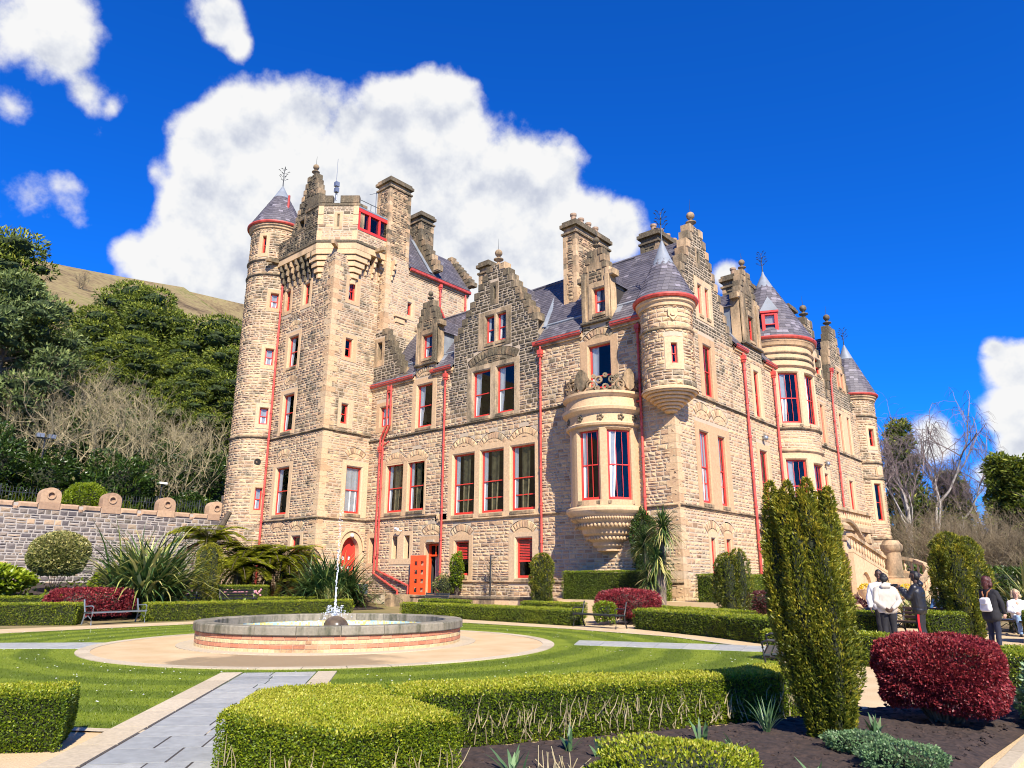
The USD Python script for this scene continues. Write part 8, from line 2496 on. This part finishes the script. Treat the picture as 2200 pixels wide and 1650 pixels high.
def person(label, loc, face_dir, skin, hair, jacket, trousers, shoes, h=1.72, arms=None, seated=False, hair_len=.0, hood=False, look=None, stripe=None, puffer=False, jl=.74, bulk=1.0, scale=1.0):
    t = thing('person', label, 'person', loc)
    R_ = np.array([[math.cos(face_dir), -math.sin(face_dir), 0], [math.sin(face_dir), math.cos(face_dir), 0], [0, 0, 1]])
    # local frame: +x forward, +y to the person's left
    k = h / 1.72
    W = lambda tm: (lambda: (tm.vertices * k @ R_.T + np.array(loc), tm.faces))()
    hip = V3(0, 0, .90) if not seated else V3(-.02, 0, .52)
    ch = hip + V3(.02, 0, .42); nk = hip + V3(.0, 0, .57); hc = hip + V3(.03, 0, .745)
    arms = arms or {1: (V3(.05, .28, -.27), V3(.12, .26, -.50)), -1: (V3(.05, -.28, -.27), V3(.12, -.26, -.50))}
    sh = {s: ch + V3(0, s * .185, .05) for s in (1, -1)}
    el = {s: sh[s] + arms[s][0] - V3(0, s * .185, 0) for s in (1, -1)}
    wr = {s: sh[s] + arms[s][1] - V3(0, s * .185, 0) for s in (1, -1)}
    if seated:
        kn = {s: hip + V3(.42, s * .10, .03) for s in (1, -1)}; an = {s: V3(.44, s * .10, .08) for s in (1, -1)}
    else:
        kn = {s: V3(.02, s * .10, .48) for s in (1, -1)}; an = {s: V3(-.02, s * .11, .08) for s in (1, -1)}
    hp = {s: hip + V3(0, s * .09, 0) for s in (1, -1)}
    skinp = []
    skinp += chain((nk + V3(0, 0, -.06), .06), (hc + V3(-.01, 0, -.06), .058)) + chain((hip, .10), (ch, .12))
    head = [m3.Manifold.batch_hull([ball(hc + V3(-.015, 0, .03), .088), ball(hc + V3(.03, 0, .045), .072), ball(hc + V3(.045, 0, -.075), .040), ball(hc + V3(.0, 0, -.05), .062)])]
    head += chain((hc + V3(.095, 0, .015), .010), (hc + V3(.112, 0, -.022), .015))
    head += [m3.Manifold.batch_hull([ball(hc + V3(-.01, s * .088, .015), .012), ball(hc + V3(-.005, s * .086, -.022), .010)]) for s in (1, -1)]
    skinp += head
    for s in (1, -1):
        skinp += chain((sh[s], .05), (el[s], .036), (wr[s], .027))
        f = wr[s] - el[s]
        skinp += hand(wr[s], f, (0, s, .3))
        skinp += chain((hp[s], .07), (kn[s], .05), (an[s], .035))
    body = fuse(skinp, .018, 4)
    mesh(t, 'body', W(body), skin, smooth=True)
    b = bulk
    jk = [m3.Manifold.batch_hull([ball(hip + V3(.0, s * .085 * b, .02 + (.0 if not seated else .04)), .125 * b) for s in (1, -1)] + [ball(ch + V3(.0, s * .13, -.05), .125 * b) for s in (1, -1)]),
          m3.Manifold.batch_hull([ball(ch + V3(.0, s * .13, -.05), .125 * b) for s in (1, -1)] + [ball(sh[s] + V3(0, -s * .02, .0), .085) for s in (1, -1)] + [ball(nk + V3(-.01, 0, -.03), .075)])]
    if jl > .8:
        jk.append(m3.Manifold.batch_hull([ball(hip + V3(0, s * .09, .02), .13 * b) for s in (1, -1)] + [ball(hip + V3(0, s * .10, -.14), .135 * b) for s in (1, -1)]))
    for s in (1, -1):
        if puffer:
            for (p, r), (q, w_) in zip(((sh[s], .088), (el[s], .075)), ((el[s], .075), (wr[s], .058))):
                for i in range(4):
                    c = p + (q - p) * (i + .5) / 4
                    jk.append(ball(c, (r + (w_ - r) * i / 4) * 1.03))
        jk += chain((sh[s], .080 * b), (el[s], .064 * b), (wr[s] - unit(wr[s] - el[s]) * .02, .046 * b))
    if puffer:
        for i in range(5):
            z = -.05 + i * .105
            jk.append(m3.Manifold.batch_hull([ball(hip + V3(.01, s * .10, z), .128 * b) for s in (1, -1)]))
    if hood:
        jk.append(m3.Manifold.batch_hull([ball(nk + V3(-.085, s * .07, -.01), .055) for s in (1, -1)] + [ball(nk + V3(-.06, 0, .04), .055)]))
    jm = fuse(jk, .024, 4 if puffer else 8)
    jm.vertices += jm.vertex_normals * (fbm(jm.vertices * [1, 1, .7], 17.0, loc[0]) * (.006 if puffer else .011))[:, None]
    mesh(t, 'jacket', W(jm), jacket, smooth=True)
    tr = [m3.Manifold.batch_hull([ball(hp[s] + V3(0, 0, .03), .115) for s in (1, -1)])]
    for s in (1, -1):
        tr += chain((hp[s] + V3(0, 0, -.0), .105), (kn[s], .074), (an[s] + V3(0, 0, .02), .058))
    tm_ = fuse(tr, .028, 7)
    tm_.vertices += tm_.vertex_normals * (fbm(tm_.vertices, 19.0, loc[1]) * .007)[:, None]
    mesh(t, 'trousers', W(tm_), trousers, smooth=True)
    for s in (1, -1):
        mesh(t, 'shoe', W(fuse(chain((an[s] + V3(-.02, 0, -.045), .042), (an[s] + V3(.15, 0, -.05), .034)), .02, 4)), shoes, smooth=True)
        if stripe is not None:
            L = [kn[s] + V3(.0, s * .078, 0), hp[s] + V3(0, s * .112, -.04), an[s] + V3(0, s * .062, .05)]
            g = G()
            for a_, c_ in ((L[1], L[0]), (L[0], L[2])):
                g.bar(a_, c_, .045, .012, up=(0, s, 0))
            v, f, _n = g.arrays()
            mesh(t, 'side_stripe', (v * k @ R_.T + np.array(loc), f), stripe)
    hr = [m3.Manifold.batch_hull([ball(hc + V3(-.035, 0, .045), .088), ball(hc + V3(.02, 0, .075), .070)]), m3.Manifold.batch_hull([ball(hc + V3(-.05, s * .03, .0), .072) for s in (1, -1)] + [ball(hc + V3(-.06, 0, -.05 - hair_len), .055 + hair_len * .25)])]
    if hair_len > .05:
        hr += [m3.Manifold.batch_hull([ball(hc + V3(-.01, s * .078, .06), .045), ball(hc + V3(-.03, s * .10, -.09), .05)]) for s in (1, -1)] + [m3.Manifold.batch_hull([ball(hc + V3(-.06, 0, .06), .10), ball(hc + V3(-.08, 0, -.08), .085)])]
    hm = fuse(hr, .02, 3)
    hm.vertices += hm.vertex_normals * (fbm(hm.vertices, 45.0, 2.0) * (.006 if hair_len < .05 else .014))[:, None]
    mesh(t, 'hair', W(hm), hair, smooth=True)
    fg = G()
    for s in (1, -1):
        m_ = trimesh.creation.icosphere(1, .010); fg.add(m_.vertices + hc + V3(.098, s * .030, .02), m_.faces)
    v, f, _n = fg.arrays()
    mesh(t, 'eyes', (v * k @ R_.T + np.array(loc), f), M_BLACK)
    v, f, _n = G().tube([hc + V3(.088, -.022, -.062), hc + V3(.094, 0, -.064), hc + V3(.088, .022, -.062)], .006, 5).arrays()
    mesh(t, 'mouth', (v * k @ R_.T + np.array(loc), f), M_LIPS)
    return t, (lambda p: np.array(p) * k @ R_.T + np.array(loc)), dict(hip=hip, ch=ch, nk=nk, hc=hc, wr=wr, el=el)


M_LIPS = plain('lips', (.30, .10, .08), rough=.6)
S_DARK = plain('dark_brown_skin', (.085, .045, .028), rough=.5, var=.05)
S_PALE = plain('fair_skin', (.52, .31, .22), rough=.55, var=.05)
H_BLACK = plain('black_hair', (.010, .009, .009), rough=.6)
H_RED = plain('auburn_hair', (.075, .016, .013), rough=.55, var=.3, scale=30)
H_FAIR = plain('fair_hair', (.50, .38, .22), rough=.6, var=.25, scale=30)
C_STONE = plain('stone_coloured_cloth', (.47, .42, .345), rough=.85, var=.06)
C_WHITE = plain('white_cloth', (.62, .61, .60), rough=.85, var=.04)
C_BLACKP = plain('black_puffer_cloth', (.014, .014, .017), rough=.4, var=.1)
C_BLACK = plain('black_cloth', (.012, .012, .015), rough=.85)
C_NAVY = plain('dark_navy_cloth', (.012, .016, .035), rough=.8)
C_STRIPE = plain('red_stripe_cloth', (.70, .02, .03), rough=.7)
C_BLUE = plain('blue_anorak_cloth', (.03, .09, .20), rough=.6)
C_JEANS = plain('pale_blue_denim', (.22, .33, .50), rough=.85)
C_SHOE = plain('dark_shoe', (.03, .03, .03), rough=.6)
TO_CAM = lambda x, y: math.atan2(-y, -x)
behind = {1: (V3(-.10, .27, -.26), V3(-.20, .10, -.42)), -1: (V3(-.10, -.27, -.26), V3(-.20, -.08, -.44))}
x, y = -5.37, 20.6
person('visitor in a pale hooded jacket with hands clasped behind the back', (x, y, 0), TO_CAM(x, y) + PI + .25, S_DARK, H_BLACK, C_STONE, C_BLACK, C_SHOE, 1.74, behind, hood=True, bulk=1.12)
x, y = -5.78, 21.75
person('man in a white top standing beyond the pale-jacketed visitor, facing the garden', (x, y, 0), TO_CAM(x, y) - .1, S_DARK, H_BLACK, C_WHITE, C_BLACK, C_SHOE, 1.84, bulk=1.15)
x, y = -4.88, 21.7
ph = {1: (V3(.14, .24, -.24), V3(.36, .10, -.02)), -1: (V3(.16, -.22, -.22), V3(.37, -.06, -.02))}
tt, Wp, J = person('visitor in a black puffer jacket holding up a camera, red stripe on trousers', (x, y, 0), TO_CAM(x, y) - PI / 2 - .25, S_DARK, H_BLACK, C_BLACKP, C_BLACK, C_SHOE, 1.80, ph, puffer=True, hood=True, stripe=C_STRIPE, bulk=1.15, jl=.74)
cp = Wp((J['wr'][1] + J['wr'][-1]) / 2 + V3(.10, 0, .07))
cam_t = thing('hand_camera', 'small black camera held up by the visitor in the puffer jacket', 'camera', cp)
mesh(cam_t, 'camera_body', G().box(cp[0] - .05, cp[0] + .05, cp[1] - .05, cp[1] + .05, cp[2] - .045, cp[2] + .045), M_BLACK)
dv = Wp((1, 0, 0)) - Wp((0, 0, 0)); dv = dv / np.linalg.norm(dv)
mesh(cam_t, 'lens', G().tube([cp, cp + dv * .13], [.04, .036], 12), M_BLACK)
x, y = -3.42, 22.4
tt, Wp, J = person('auburn-haired woman in a long black coat seen from behind', (x, y, 0), TO_CAM(x, y) + PI - .75, S_PALE, H_RED, C_BLACK, C_NAVY, C_SHOE, 1.66, None, hair_len=.10, jl=.9, bulk=1.05)
bc = Wp(J['ch'] + V3(-.20, 0, -.20))
bpk = thing('backpack', 'small white backpack with brown straps on the auburn-haired woman', 'backpack', bc)
q = fuse([m3.Manifold.batch_hull([ball(J['ch'] + V3(-.17, s * .10, -.36), .07) for s in (1, -1)] + [ball(J['ch'] + V3(-.16, s * .08, -.12), .055) for s in (1, -1)])], .03, 5)
mesh(bpk, 'bag', (np.array([Wp(v) for v in q.vertices]), q.faces), C_WHITE, smooth=True)
q = fuse([m3.Manifold.batch_hull([ball(J['ch'] + V3(-.205, s * .085, -.13), .045) for s in (1, -1)] + [ball(J['ch'] + V3(-.235, s * .07, -.22), .02) for s in (1, -1)])], .03, 3)
mesh(bpk, 'flap', (np.array([Wp(v) for v in q.vertices]), q.faces), C_WHITE, smooth=True)
g = G()
for s in (1, -1):
    g.tube([Wp(J['ch'] + V3(-.15, s * .03, -.10)), Wp(J['ch'] + V3(-.14, s * .08, .06)), Wp(J['ch'] + V3(-.02, s * .12, .155))], .017, 6)
mesh(bpk, 'straps', g, plain('brown_strap', (.28, .11, .045), rough=.6))
lap = {1: (V3(.10, .25, -.25), V3(.32, .12, -.30)), -1: (V3(.10, -.25, -.25), V3(.32, -.12, -.30))}
x, y = -6.0, 29.6
person('seated visitor in a blue anorak on the blue-green bench', (x, y, 0), -PI / 2 - .6 + .1, S_PALE, plain('grey_hair', (.35, .32, .29), rough=.7), C_BLUE, C_NAVY, C_SHOE, 1.72, lap, seated=True)
x, y = -3.55, 27.9
person('fair-haired seated visitor in a white jacket and pale jeans at the right edge', (x, y, 0), -PI / 2 - .9 + 1.2, S_PALE, H_FAIR, C_WHITE, C_JEANS, C_SHOE, 1.68, lap, seated=True, hair_len=.06)
